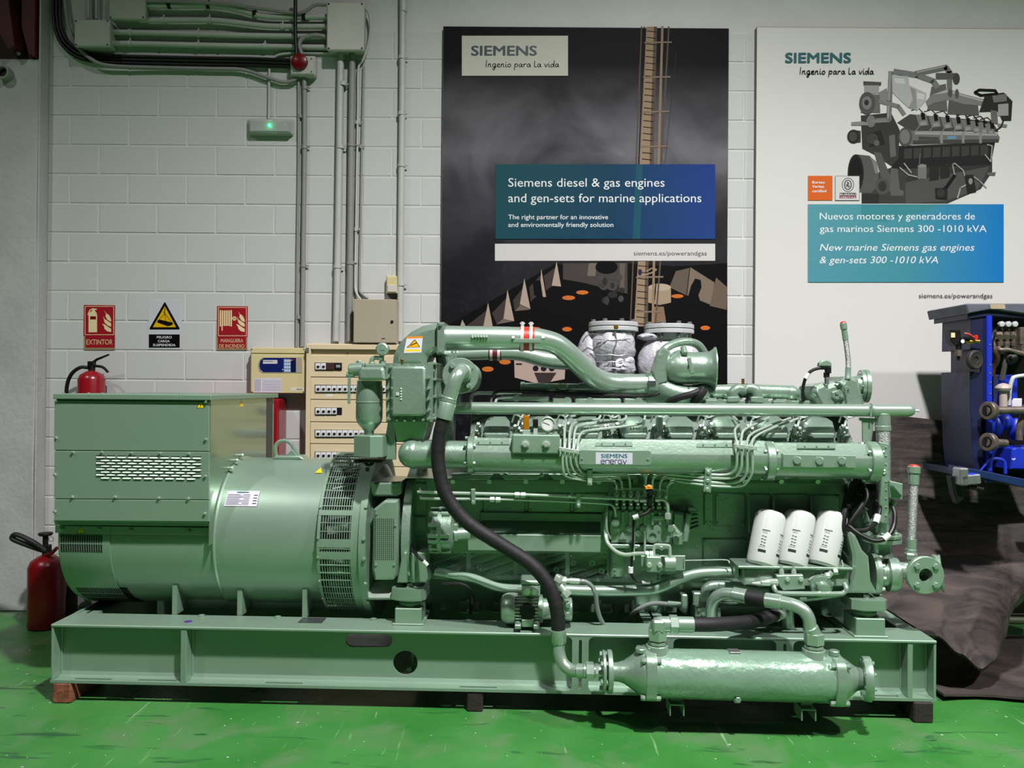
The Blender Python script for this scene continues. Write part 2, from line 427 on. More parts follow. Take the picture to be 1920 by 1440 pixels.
L.new(ramp(noise(4, 8), .3, .8, (.25, .25, .25, 1), (.5, .5, .5, 1)), B.inputs['Roughness'])
fl = MB(); fl.box(-9, 9, -9, 0.3, -0.1, 0); struct('floor', fl, fm)

wall = struct('wall_back', MB().box(-6, 6, 0.0035, 0.2, 0, 5.2), MORT)
POST1 = (W(831, 48, -.03), W(1367, 48, -.03)); POST2 = (W(1419, 50, -.05), 4.4)
cache = {}
def block(x0, x1, z0, z1):
    w = round(x1 - x0, 4); h = round(z1 - z0, 4)
    if (w, h) not in cache:
        mb = MB(); b = .004
        mb.prism([(-w / 2, -.0, -h / 2), (w / 2, -.0, -h / 2), (w / 2, -.0, h / 2), (-w / 2, -.0, h / 2)], (0, .02, 0), b)
        cache[w, h] = mb.mesh('concrete_block', WALLM)
    o = obj('concrete_block', cache[w, h], None, wall); o.location = ((x0 + x1) / 2, random.uniform(-.0012, .0008), (z0 + z1) / 2)
for k in range(-1, 19):
    z0 = .155 + .2 * k; z1 = z0 + .2; z0 = max(z0, 0.0)
    x = -2.6405 if k % 2 else -2.8405
    x -= .4 * math.ceil((x + 3.2) / .4)
    while x < 3.75:
        a, b = max(x, -3.195) + .004, min(x + .4, 3.8) - .004; x += .4
        if b - a < .03: continue
        if a > POST1[0].x + .08 and b < POST1[1].x - .02 and z0 > 1.2 and z1 < 3.95: continue
        if a > POST2[0].x + .08 and z0 > 1.0 and z1 < 3.9: continue
        block(a, b, z0 + .004, z1 - .004)
# the concrete pillar at the left with its dark red steel bracket
pm = MB(); xr = -3.2
pm.prism([(xr, -.10, 0), (xr - .006, -.105, .9), (xr + .002, -.10, 1.8), (xr - .004, -.103, 2.7), (xr, -.10, 3.70), (-4.6, -.10, 3.70), (-4.6, -.10, 0)], (0, .11, 0), .006)
pil = struct('wall_left', pm, CONC); pil.data.materials.append(CONCD)
struct('trim_1', MB().box(xr, xr + .012, -.10, 0, 0, 5.2, .003), CONC)
o = thing('steel_bracket', 'dark red steel column bracket on top of the concrete pillar, upper left corner', 'bracket')
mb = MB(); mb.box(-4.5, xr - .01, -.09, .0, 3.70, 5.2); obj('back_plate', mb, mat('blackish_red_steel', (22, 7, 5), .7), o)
mb = MB(); mb.prism([(xr - .01, -.13, 3.70), (xr - .01, -.13, 5.2), (xr - .10, -.13, 5.2), (xr - .10, -.13, 3.9), (xr - .05, -.13, 3.72)], (0, .10, 0), .003); obj('flange_plate', mb, REDST, o)
mb = MB(); mb.prism([(xr - .42, -.2, 4.2), (xr - .42, -.2, 5.2), (xr - .3, -.2, 5.2), (xr - .1, -.2, 3.75), (xr - .14, -.2, 3.72)], (0, .1, 0), .003); obj('gusset_plate', mb, REDST, o)
mb = MB(); mb.hexbolt(W(36, 101, -.13), (0, -1, 0), .012, .02); obj('bolt', mb, STEEL, o)
o = thing('pipe_stub', 'short open plastic pipe stub sticking out of the concrete pillar', 'pipe')
mb = MB(); p = W(3, 134, -.16); mb.lathe(p, (0, 1, 0), [(0.08, .034), (0, .034), (0, .046), (.08, .046)], 24, cap=False); obj('pipe_rim', mb, PVCG, o)
mb = MB(); mb.cyl(p + Vector((0, .03, 0)), p + Vector((0, .05, 0)), .036); obj('dark_inside', mb, DARK, o)

# ---------------------------------------------------------------- electrical gear high on the wall
def wbox(mb, x0, y0, x1, y1, yf, yb=0.0, b=.004):
    a = W(x0, y0, yf); c = W(x1, y1, yf); z = W((x0 + x1) / 2, y0, yf).z; z2 = W((x0 + x1) / 2, y1, yf).z
    return mb.box(a.x, c.x, yf, yb, z2, z, b)
def single(name, mb, m, label, cat, group=None, kind=None):
    o = obj(name, mb, m); tag(o, label, cat, group)
    return o
def jbox(x0, y0, x1, y1, m, label, depth=.11, screws=True):
    o = thing('junction_box', label, 'junction box')
    mb = MB(); wbox(mb, x0 + 1, y0 + 1, x1 - 1, y1 - 1, -depth + .03, 0, .006); obj('body', mb, m, o)
    mb = MB(); wbox(mb, x0, y0, x1, y1, -depth, -depth + .028, .006); lid = obj('lid', mb, m, o)
    mb = MB()
    for sx, sy in ((0, 0), (1, 0), (1, 1), (0, 1)):
        p = W(x0 + 3.5 + sx * (x1 - x0 - 7), y0 + 3.5 + sy * (y1 - y0 - 7), -depth); mb.cyl(p + Vector((0, -.0015, 0)), p + Vector((0, .01, 0)), .006, 10)
    obj('lid_screws', mb, BLKM, lid, kind='stuff')
    return o
jbox(204, -22, 272, 36, JBOX, 'grey-green junction box at the top edge, left of the conduits', .10)
jbox(139, 36, 205, 87, JBOX, 'grey-green junction box, the lower left of the two beside the black cables', .13)
jbox(613, 4, 682, 94, JBOXW, 'large off-white junction box above the vertical conduits', .12)
def conduit(pts, r, m, label, cat='conduit', clips=(), yoff=-.02, bendr=0.0, n=12, sm=5, name='conduit', group=None, clipm=None):
    P = [W(a, b, q[0] if q else yoff) for a, b, *q in pts]
    P = spline(P, sm) if len(P) > 2 else P
    mb = MB(); mb.tube(P, r, n)
    if not clips: return single(name, mb, m, label, cat, group)
    o = thing(name, label, cat, group=group); obj('tube', mb, m, o)
    for (a, b, hz) in clips:
        c = W(a, b, yoff); d = Vector((1, 0, 0)) if hz else Vector((0, 0, 1))
        q = MB(); q.lathe(c - d * .012, d, [(0, r + .001), (0, r + .004), (.024, r + .004), (.024, r + .001)], 14, cap=False)
        s = Vector((0, 0, 1)) if hz else Vector((1, 0, 0)); q.cyl(c + s * (r + .003), c + s * (r + .02), .005, 8)
        q.obox(c + Vector((0, .012, 0)), (.012, .012, .012)); obj('clip', q, clipm or m, o)
    return o
conduit([(262, 10), (330, 11), (395, 11), (445, 18), (490, 30), (540, 32), (615, 32)], .019, PVC, 'white conduit with black ties, top one of the four running left to right', clips=[(318, 10, 1), (391, 10, 1), (478, 26, 1), (570, 32, 1)], yoff=-.045, clipm=BLKM)
conduit([(262, 38), (330, 38), (395, 38), (440, 42), (490, 48), (540, 50), (615, 50)], .018, PVC, 'white conduit, second from the top of the horizontal run', clips=[(307, 38, 1), (393, 38, 1), (530, 50, 1)], yoff=-.04)
conduit([(205, 60), (300, 62), (430, 66), (545, 68), (615, 69)], .018, PVC, 'straight white conduit, third from the top of the horizontal run', clips=[(244, 61, 1), (372, 64, 1)], yoff=-.035)
conduit([(205, 81), (300, 83), (430, 86), (545, 88), (615, 89)], .018, PVC, 'straight white conduit, lowest of the four wide ones in the horizontal run', clips=[(244, 82, 1), (372, 85, 1), (497, 87, 1)], yoff=-.035)
conduit([(612, 9), (590, 10), (570, 22), (545, 24), (470, 14), (420, 8), (330, 3), (272, 2)], .011, PVCG, 'thin grey conduit curving along the very top into the large junction box', yoff=-.075)
conduit([(166, -10), (166, 36)], .011, PVC, 'short white vertical conduit entering the lower left junction box, left one of two', yoff=-.03)
conduit([(181, -10), (181, 36)], .011, PVC, 'short white vertical conduit entering the lower left junction box, right one of two', yoff=-.03)
conduit([(620, 100), (570, 100), (545, 100), (520, 104), (508, 116), (505, 135), (504.5, 180), (504, 224)], .009, PVC, 'thin white conduit bending down to the emergency light', yoff=-.015, clips=[(506, 121, 0)])
conduit([(613, 70, -.06), (590, 66, -.07), (568, 72, -.07), (561, 85, -.07), (566, 102, -.06)], .014, PVCG, 'grey conduit looping from the large junction box to the stop button', yoff=-.06)
conduit([(683, 14, -.05), (692, 25, -.05), (695, 50, -.05), (690, 85, -.04), (681, 112, -.03), (672, 130, -.02), (671, 200, -.02), (668, 400, -.02), (666, 520, -.02), (668, 548, -.03), (676, 562, -.03)], .0085, PVC, 'thin white conduit looping out of the junction box and down to the grey-beige cabinet', clips=[(670, 230, 0), (667.5, 430, 0)])
conduit([(682, 125), (679, 250), (676, 420), (674, 530), (676, 548), (690, 560)], .008, PVCG, 'thin grey conduit just right of the white looping one', clips=[(676, 275, 0)], yoff=-.012)
conduit([(639, 100), (637, 250), (634, 450), (630, 640)], .024, PVC, 'white vertical conduit with screw clips, below the left half of the large junction box', clips=[(643, 158, 0), (638, 276, 0), (633, 500, 0)], yoff=-.03)
conduit([(661, 100), (659, 250), (657, 450), (655, 640)], .022, PVCG, 'grey vertical conduit below the right half of the large junction box', clips=[(659, 272, 0), (657, 493, 0)], yoff=-.03)
conduit([(756, -10), (755, 22), (754, 200), (752, 400), (750, 640)], .022, PVC, 'white vertical pipe left of the dark ship poster', clips=[(754, 108, 0), (753, 213, 0), (753, 310, 0), (752, 533, 0)], yoff=-.03)
mb = MB(); mb.cyl(W(756, 23, -.03), W(756, -20, -.03), .026, 16, bev=.002); single('pipe_coupling', mb, PVC, 'wider pipe coupling at the top of the white vertical pipe', 'coupling')
conduit([(560, 138), (560, 300), (558, 450), (556, 650)], .010, PVCG, 'thin grey conduit down from the stop button, left of its ribbed neighbour', clips=[(563, 218, 0), (560, 595, 0)], yoff=-.015)
conduit([(568, 138), (571, 160), (571, 300), (569, 450), (567, 650)], .016, PVCG, 'ribbed grey conduit down from the stop button', clips=[(572, 165, 0), (571, 276, 0), (569, 498, 0)], yoff=-.02)
# black cable bundle and its corrugated companion
for i, (dy, dz, lab) in enumerate(((0, -.026, 'thick black cable, upper one of the three sweeping in from the top left'), (6.4, -.026, 'thick black cable, middle one of the three sweeping in from the top left'), (12.8, -.026, 'thick black cable, lowest of the three sweeping in from the top left'))):
    conduit([(113 - i * 6.4, -12), (113 - i * 6.4, 30), (117 - i * 5, 60 + i * 3), (130 - i * 4, 80 + i * 5), (155 - i * 2, 97 + i * 6.4), (200, 104 + dy), (300, 107 + dy), (400, 109 + dy), (470, 110 + dy), (545, 113 + dy)], .0112, CAB, lab, 'cable', yoff=dz, name='power_cable')
conduit([(121, -12, -.03), (124, 20, -.035), (130, 55, -.05), (145, 86, -.058), (170, 110, -.058), (205, 123, -.045), (300, 127, -.03), (400, 129, -.03), (455, 131, -.03), (500, 145, -.03), (530, 154, -.03), (552, 150, -.03), (558, 140, -.03)], .0125, PVCG, 'grey corrugated conduit hanging just below the black cables', yoff=-.085)
conduit([(554, -12), (554, 60), (556, 106)], .0125, CAB, 'single black cable dropping straight down to the red stop button', 'cable', yoff=-.09, name='power_cable')
o = thing('stop_button', 'red round button on a small grey box at the end of the black cables', 'button')
mb = MB(); wbox(mb, 544, 104, 591, 142, -.055, 0, .008); obj('box', mb, JBOXW, o)
mb = MB(); wbox(mb, 545, 105, 588, 139, -.075, -.057, .006); obj('lid', mb, JBOXW, o)
p = W(562, 117, -.075); mb = MB(); mb.lathe(p, (0, -1, 0), [(0, .056), (.012, .056), (.026, .05), (.034, .03), (.036, 0)], 28); k = obj('push_button', mb, REDPD, o)
mb = MB()
for a, b in ((550, 109), (584, 110), (584, 134), (550, 134)): mb.cyl(W(a, b, -.079), W(a, b, -.07), .006, 8)
obj('lid_screws', mb, STEEL, o, kind='stuff')
# emergency light
o = thing('emergency_light', 'grey emergency light with a glowing green dot, below the stop button', 'emergency light')
mb = MB(); wbox(mb, 463, 222, 549, 253, -.03, 0, .012); obj('housing', mb, JBOX, o)
mb = MB(); wbox(mb, 466, 224, 545, 249, -.06, -.031, .012); obj('cover', mb, GLASS, o)
mb = MB(); wbox(mb, 471, 228, 540, 245, -.036, -.031, .002); wbox(mb, 478, 234, 535, 237, -.042, -.031, .001); obj('reflector', mb, WTXT, o)
mb = MB(); mb.ball(W(505, 235, -.064), .0085, 12); mb.cyl(W(505, 235, -.064), W(505, 235, -.03), .005, 8); obj('lamp_dot', mb, LEDG, o)
mb = MB(); mb.cyl(W(535, 234, -.061), W(535, 234, -.05), .004, 8); obj('test_button', mb, WTXT, o)

# ---------------------------------------------------------------- signs
def flame(pr, ox, oy, k, col):
    for q in (((0, -34), (8, -22), (22, -12), (29, 4), (29, 14), (14, 6), (6, -8), (8, -18)), ((-4, -10), (2, 2), (14, 10), (29, 20), (29, 34), (14, 28), (2, 16), (0, 6)), ((-8, 22), (2, 24), (16, 34), (29, 42), (29, 56), (12, 52), (2, 42), (0, 32))):
        pr.poly([(ox + a * k, oy + b * k) for a, b in q], col)
CR = (232, 216, 168)
def sign(name, label, rects, depth=.004):
    o = thing(name, label, 'sign')
    for nm, (x0, y0, x1, y1), m in rects:
        mb = MB(); wbox(mb, x0, y0, x1, y1, -depth, 0.0, .001); obj(nm, mb, m, o)
    return o
o = sign('extinguisher_sign', 'red EXTINTOR sign with extinguisher and flames pictogram, above the extinguisher', [('pictogram_panel', (157, 572, 215, 629), SIGNR), ('text_panel', (157, 629, 215, 656), SIGNR)])
pr = Print(W, -.0042); pr.rect(157, 652, 215, 656, (150, 130, 100)); pr.rect(157, 630, 160, 656, (150, 140, 100))
for a in ((159, 574, 213, 575), (159, 627, 213, 628), (159, 574, 160, 628), (212.5, 574, 213.5, 628)): pr.rect(*a, CR)
pr.poly([(166, 600), (166, 590), (169, 585), (173, 583), (173, 580), (178, 580), (178, 583), (181, 586), (182, 591), (182, 623), (166, 623)], CR); pr.rect(169, 593, 180, 599, (110, 14, 24))
pr.line([(174, 580), (169, 581), (165, 590)], 2.2, CR); pr.line([(173, 579), (181, 580)], 2.2, CR); flame(pr, 195, 597, .46, CR); pr.build('pictogram', o)
text('EXTINTOR', W, 162, 646, -.0046, 49, 10, CRTXT, o)
o = sign('hanging_load_sign', 'white warning sign with yellow triangle and hanging load, PELIGRO CARGA SUSPENDIDA', [('panel', (278, 562, 340, 655), SIGNW)], .003)
pr = Print(W, -.0032); pr.poly([(308, 567), (310, 567), (337, 616), (336, 618), (281, 618), (280, 616)], (16, 14, 14)); pr.poly([(309, 574), (330, 613.5), (286.5, 613.5)], (226, 180, 24))
pr.poly([(295, 601), (299, 599), (324, 605), (324, 609), (315, 612), (295, 605)], (22, 18, 18)); pr.line([(309, 588), (296, 602)], .9, (22, 18, 18)); pr.line([(309, 588), (323, 606)], .9, (22, 18, 18)); pr.line([(309, 588), (311, 604)], .9, (22, 18, 18)); pr.line([(309, 577), (309, 583), (307, 586), (310, 588)], 1.5, (22, 18, 18))
pr.rect(279, 627, 337, 652, (14, 13, 14)); pr.build('pictogram', o)
for s, x, y, w in (('PELIGRO', 294, 634.5, 28), ('CARGA', 296, 641.8, 22), ('SUSPENDIDA', 287, 649, 42)): text(s, W, x, y, -.0042, w, 4.6, WTXT, o, bold=.02)
o = sign('fire_hose_sign', 'red MANGUERA DE INCENDIO sign with hose reel and flames, right of the triangle sign', [('pictogram_panel', (407, 574, 464, 631), SIGNR), ('text_panel', (406, 631, 463, 656), SIGNR)])
pr = Print(W, -.0042); pr.rect(406, 653, 463, 656, (150, 130, 90)); pr.rect(406, 632, 408.5, 656, (150, 135, 90)); pr.rect(461, 632, 463, 656, (150, 135, 90))
for a in ((409, 576, 462, 577), (409, 629, 462, 630), (409, 576, 410, 630), (461.5, 576, 462.5, 630)): pr.rect(*a, CR)
for i in range(6): pr.rect(412 + i * 4, 582 - (i in (0, 5)) * .5, 414.8 + i * 4, 611 + (i in (0, 5)) * 1, CR)
pr.rect(415.5, 610, 417.5, 620, CR); pr.ell(439.5, 597, 4, 4, CR); pr.ell(439.5, 597, 2.6, 2.6, (158, 18, 34)); pr.line([(435, 597), (443, 597)], 1, CR); pr.line([(439.5, 593), (439.5, 601)], 1, CR); flame(pr, 446, 598, .44, CR); pr.build('pictogram', o)
text('MANGUERA', W, 414, 642, -.0046, 42, 7, CRTXT, o); text('DE INCENDIO', W, 411, 652, -.0046, 47, 7, CRTXT, o)

# ---------------------------------------------------------------- extinguishers
def extinguisher(px, ptop, r, zbot, yc, label, red, wide=1.0):
    c = W(px, ptop, yc); o = thing('fire_extinguisher', label, 'fire extinguisher', (c.x, yc, zbot)); h = c.z - zbot
    mb = MB(); mb.lathe((0, 0, 0), (0, 0, 1), [(0, r * .9), (.01, r), (h - r * .7, r), (h - r * .35, r * .86), (h - r * .1, r * .5), (h, r * .28)], 32); obj('cylinder', mb, red, o)
    mb = MB(); mb.cyl((0, 0, h - .01), (0, 0, h + .035), r * .26, 14); mb.obox((0, 0, h + .045), (.022, .018, .018), None, .004); obj('valve', mb, BLKM, o)
    return o, h
o, h = extinguisher(172, 695, .084, 1.08, -.10, 'red fire extinguisher on the wall behind the generator, below the EXTINTOR sign', REDP)
mb = MB(); mb.tube([(.0, 0, h + .05), (.04, -.01, h + .075), (.125, -.02, h + .108)], [.009, .009, .006], 8); obj('lever', mb, BLKM, o)
mb = MB(); mb.tube(spline([(.0, 0, h + .03), (.05, -.01, h + .03), (.09, -.02, h + .02), (.12, -.02, h - .01)], 4), .009, 8); obj('carry_handle', mb, BLKM, o)
mb = MB(); mb.tube(spline([(-.015, -.02, h + .02), (-.06, -.03, h + .02), (-.115, -.03, h - .02), (-.145, -.03, h - .09), (-.15, -.03, h - .2), (-.13, -.03, h - .4)], 5), .012, 10); obj('hose', mb, CAB, o)
mb = MB()
for z0, z1, a0, a1, i in ((.135, .15, 2.15, 2.75, 0), (.155, .168, 2.3, 2.9, 0), (.2, .202, 2.2, 3.3, 0), (.16, .20, 3.4, 3.42, 0), (.16, .20, 3.5, 3.9, 0)):
    pass
for zz in (.155, .168, .181, .205, .230): mb.lathe((0, 0, h - zz), (0, 0, 1), [(0, .0846), (.004 if zz < .2 else .007, .0846)], 14, cap=False, a0=PI * .62, a1=PI * 1.38)
obj('label_print', mb, CRTXT, o)
mb = MB(); mb.box(-.05, .05, .08, .0999, h - .2, h - .1); obj('wall_bracket', mb, BLKM, o)
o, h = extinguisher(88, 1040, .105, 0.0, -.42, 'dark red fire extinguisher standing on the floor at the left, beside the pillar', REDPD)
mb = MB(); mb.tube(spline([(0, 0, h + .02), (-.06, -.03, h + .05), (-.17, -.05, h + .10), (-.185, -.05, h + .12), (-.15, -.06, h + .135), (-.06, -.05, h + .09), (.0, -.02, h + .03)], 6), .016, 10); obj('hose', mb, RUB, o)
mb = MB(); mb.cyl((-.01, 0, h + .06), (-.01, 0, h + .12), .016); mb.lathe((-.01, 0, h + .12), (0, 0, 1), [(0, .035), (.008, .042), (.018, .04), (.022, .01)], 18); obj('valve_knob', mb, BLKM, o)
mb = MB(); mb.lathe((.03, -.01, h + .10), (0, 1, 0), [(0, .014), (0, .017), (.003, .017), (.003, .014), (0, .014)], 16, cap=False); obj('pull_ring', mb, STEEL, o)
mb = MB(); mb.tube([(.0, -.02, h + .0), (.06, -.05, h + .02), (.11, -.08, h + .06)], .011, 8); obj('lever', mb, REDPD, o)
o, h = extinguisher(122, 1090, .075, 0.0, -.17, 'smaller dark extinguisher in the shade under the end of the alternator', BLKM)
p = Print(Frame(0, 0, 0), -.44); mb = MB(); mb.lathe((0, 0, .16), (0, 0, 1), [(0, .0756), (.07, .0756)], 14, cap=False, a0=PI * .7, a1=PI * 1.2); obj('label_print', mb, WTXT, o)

# ---------------------------------------------------------------- panels and cabinets on the wall
o = thing('fire_alarm_panel', 'cream fire alarm panel with a blue display strip, left of the breaker board', 'control panel')
mb = MB(); wbox(mb, 470, 653, 572, 738, -.06, 0, .006); obj('back_box', mb, BEIGP, o)
mb = MB(); wbox(mb, 470, 664, 572, 738, -.10, -.062, .006); lid = obj('lid', mb, BEIGP, o)
mb = MB(); wbox(mb, 470, 652, 572, 663, -.10, -.062, .004); obj('top_cover', mb, BEIGP, o)
mb = MB(); mb.prism([W(a, b, -.103) for a, b in [(492, 670), (566, 670), (566, 699), (492, 699), (486, 695), (484, 688), (484, 681), (487, 674)]], (0, .004, 0), .001); obj('display_surround', mb, KHAKI, o)
pr = Print(W, -.1031); pr.poly([(495, 671), (555, 671), (555, 698), (494, 698), (488, 693), (486, 685), (488, 676)], (20, 36, 96)); pr.rect(493, 675, 520, 682, (205, 205, 210)); pr.rect(493, 677, 512, 678, (60, 60, 70))
pr.rect(532, 673, 545, 698, (120, 150, 185))
for i in range(4):
    for j in range(3): pr.rect(533.5 + j * 4, 675 + i * 6, 536.5 + j * 4, 678 + i * 6, (210, 215, 225))
pr.rect(545, 672, 554, 698, (20, 24, 70)); pr.ell(546.5, 675.5, 1.2, 1.2, (240, 170, 60)); pr.ell(550.5, 674.5, 1.2, 1.2, (200, 40, 40)); pr.ell(530, 693, 1, 1, (230, 230, 240))
pr.build('display', o)
pr = Print(W, -.1003); pr.rect(476, 709, 528, 736, (212, 212, 220))
for i in range(9): pr.rect(492, 713 + i * 2.4, 527, 713.6 + i * 2.4, (120, 120, 135))
for i in range(4): pr.rect(478 + i * 3, 711, 479 + i * 3, 734, (110, 110, 120))
pr.rect(545, 726, 570, 733, (220, 214, 190)); pr.build('paper_label', o); text('vision', W, 555, 731, -.1014, 12, 3, BLK, o, bold=.02)
mb = MB()
for a, b in ((472, 655), (570, 655), (472, 735), (569, 735)): mb.cyl(W(a, b, -.102), W(a, b, -.09), .004, 8)
obj('screws', mb, BLKM, o, kind='stuff')

YD = -.14
o = thing('breaker_board', 'tall cream breaker board with rows of breakers, behind the fuel filter', 'breaker board')
mb = MB(); wbox(mb, 574, 645, 790, 1000, YD + .03, 0, .004); obj('back_box', mb, BEIGE, o)
mb = MB(); a = W(574, 645, YD); c_ = W(790, 645, YD); zt = a.z; zb = W(574, 1000, YD).z
mb.box(a.x, a.x + .03, YD, YD + .029, zb, zt, .003); mb.box(a.x + .03, c_.x, YD, YD + .029, zt - .035, zt, .003); mb.box(c_.x - .03, c_.x, YD, YD + .029, zb, zt - .035, .003); obj('door_frame', mb, BEIGE, o)
ys = [666, 708, 750, 792, 833, 875, 917, 958, 999]
for i in range(len(ys) - 1):
    mb = MB(); wbox(mb, 582, ys[i] + .6, 780, ys[i + 1] - .6, YD + .008, YD + .029, .003); pl = obj('cover_panel', mb, BEIGE, o)
    if i > 4: continue
    yy = ys[i] + 14; xe = (691, 662 + 90, 641, 690, 680)[i] if i else 641
    if i == 0: xe = 641
    mb = MB(); wbox(mb, 590, yy, xe, yy + 14, YD + .006, YD + .0079, .0005); obj('breaker_slot', mb, BLKM, pl)
    n = int((xe - 591) / 10.2) if i else 2
    for k in range(n):
        q = MB(); x0 = 591 + k * 10.2; wbox(q, x0, yy + 1, x0 + 9.4, yy + 13, YD - .004, YD + .0058, .002); q.mat(1); wbox(q, x0 + 2.6, yy + 5.5, x0 + 7.5, yy + 9, YD - .012, YD - .004, .002); obj('breaker', q, [WTXT, BLKM], pl)
    if i == 0:
        q = MB(); wbox(q, 611, yy + 1, 627, yy + 13, YD - .004, YD + .0058, .002); obj('meter_module', q, mat('dark_maroon_plastic', (60, 34, 40), .5), pl)
        q = MB(); wbox(q, 628, yy + 1, 640.5, yy + 13, YD - .004, YD + .0058, .002); q.mat(1); wbox(q, 630, yy + 4, 638, yy + 9, YD - .0045, YD - .004, 0); obj('meter_module', q, [BLKM, PVCG], pl)
    if i == 1: q = MB(); wbox(q, 612, yy + 17, 624, yy + 21, YD + .0074, YD + .008, 0); obj('paper_strip', q, WTXT, pl)
mb = MB(); wbox(mb, 649, 662, 654, 663.4, YD - .001, YD, 0); obj('maker_mark', mb, BLK, o)
mb = MB(); wbox(mb, 573, 652, 579, 661, YD - .006, YD + .01, .002); obj('hinge', mb, STEEL, o)

o = thing('wall_cabinet', 'small grey-beige steel cabinet with a round lock, on top of the breaker board', 'cabinet')
mb = MB(); wbox(mb, 664, 562, 744, 644, -.12, 0, .004); obj('body', mb, KHAKI, o)
mb = MB(); wbox(mb, 663, 561, 742, 643, -.142, -.121, .004); d = obj('door', mb, KHAKI, o)
mb = MB(); mb.cyl(W(735, 603, -.151), W(735, 603, -.14), .0095, 16, bev=.002); mb.cyl(W(735, 603, -.153), W(735, 603, -.15), .004, 8); obj('lock', mb, BLKM, d)
q = MB(); wbox(q, 715, 634, 722, 636, -.1424, -.142, 0); obj('worn_print', q, STICK, d)
o = thing('motion_detector', 'yellowed motion detector beside the white vertical pipe', 'motion detector')
mb = MB(); mb.prism([W(a, b, -.055) for a, b in [(724, 517), (744, 517), (745, 550), (724, 550)]], (0, .055, 0), .008); obj('housing', mb, BEIGP, o)
mb = MB(); mb.prism([W(a, b, -.06) for a, b in [(726, 534), (743, 534), (743, 548), (726, 548)]], (0, .008, 0), .004); obj('lens', mb, JBOXW, o)
mb = MB(); mb.prism([W(a, b, -.05) for a, b in [(725, 551), (744.5, 551), (743, 557), (737, 560), (730, 558)]], (0, .05, 0), .006); obj('swivel_base', mb, BLKM, o)
o = thing('fire_hose_cabinet', 'red fire hose cabinet on the wall, mostly hidden behind the terminal box', 'hose cabinet')
a = W(521, 748, -.2); mb = MB(); mb.box(a.x - .62, a.x, -.18, 0, a.z - .55, a.z, .01); obj('body', mb, REDP, o)
mb = MB(); mb.box(a.x - .615, a.x - .003, -.2, -.181, a.z - .54, a.z - .005, .006); obj('door', mb, REDP, o)

o = thing('shade_panel', 'added black panel standing in for the darkness under the blue machine', 'panel'); mb = MB(); mb.box(2.45, 4.4, -.10, -.002, 0, .845, .004); obj('shade_sheet', mb, BLKM, o); mb = MB(); mb.box(2.45, 4.4, -.13, -.101, 0, .05, .004); obj('shade_panel_rail', mb, BLKM, o)  # added sheet and rail, black in place of the darkness under the rig
# ---------------------------------------------------------------- posters
pm1 = mat('misty_sea_print', (20, 20, 24), 0.6, spec=.12); nt = pm1.node_tree; N = nt.nodes; L = nt.links; tc = N['Texture Coordinate']; B = N['Principled BSDF']
sx = N.new('ShaderNodeSeparateXYZ'); L.new(tc.outputs['Object'], sx.inputs[0])
mr = N.new('ShaderNodeMapRange'); mr.inputs[1].default_value = 4.0; mr.inputs[2].default_value = 1.9; L.new(sx.outputs['Z'], mr.inputs[0])
gr = N.new('ShaderNodeValToRGB'); e = gr.color_ramp; e.elements.remove(e.elements[1]); L.new(mr.outputs[0], gr.inputs[0])
for p_, v in ((0, .0), (.13, .0), (.27, .5), (.42, .95), (.5, .5), (.62, .25), (.78, .1), (1, 0)):
    q = e.elements[0] if p_ == 0 else e.elements.new(min(p_, .999)); q.color = (v, v, v, 1)
mist = ramp(noise(1.7, 9, dist=.4), .28, .72); spray = ramp(noise(26, 6, dist=.5), .52, .8)
ml = N.new('ShaderNodeMath'); ml.operation = 'MULTIPLY'; L.new(gr.outputs[0], ml.inputs[0]); L.new(mist, ml.inputs[1])
c1 = mixc(ml.outputs[0], (.004, .004, .006), (.24, .235, .26))
m2 = N.new('ShaderNodeMath'); m2.operation = 'MULTIPLY'; L.new(spray, m2.inputs[0]); L.new(ramp(mr.outputs[0], .38, .5), m2.inputs[1])
m3 = N.new('ShaderNodeMath'); m3.operation = 'MULTIPLY'; L.new(m2.outputs[0], m3.inputs[0]); L.new(mist, m3.inputs[1]); m4 = N.new('ShaderNodeMath'); m4.operation = 'MULTIPLY'; m4.inputs[1].default_value = .6; L.new(m3.outputs[0], m4.inputs[0])
L.new(mixc(m4.outputs[0], c1, (.04, .04, .043)), B.inputs['Base Color'])
Y1 = -.03
o = thing('ship_poster', 'dark framed poster of a ship bow in spray with a teal text box', 'poster')
a = POST1[0]; b = POST1[1]; zb = .95
mb = MB(); mb.box(a.x, b.x, Y1, -.001, zb, a.z - .004, .001); obj('panel', mb, POSTE, o)
pw = MB(); pw.add([(a.x + .002, Y1 - .0003, zb), (b.x - .002, Y1 - .0003, zb), (b.x - .002, Y1 - .0003, a.z - .006), (a.x + .002, Y1 - .0003, a.z - .006)], [(0, 1, 2, 3)]); obj('printed_sheet', pw, pm1, o)
pr = Print(W, Y1 - .0006)
def Z7(*p): return [(820 + x / 3.31, 300 + y / 3.31) for x, y in p]
TAN = (150, 128, 106); TAND = (92, 78, 66); DK = (14, 13, 14)
pr.poly(Z7((40, 1440), (40, 1040), (130, 990), (740, 640), (1000, 720), (1160, 640), (1480, 660), (1800, 640), (1800, 1440)), DK)
pr.poly(Z7((780, 640), (1180, 640), (1180, 830), (900, 760), (780, 740)), (70, 66, 64)); pr.poly(Z7((940, 640), (990, 640), (980, 720), (930, 720)), (110, 102, 92)); pr.poly(Z7((1130, 640), (1165, 640), (1160, 800), (1135, 790)), (96, 88, 80))
pr.ell(*Z7((1050, 665))[0], 21, 13, (10, 9, 10))
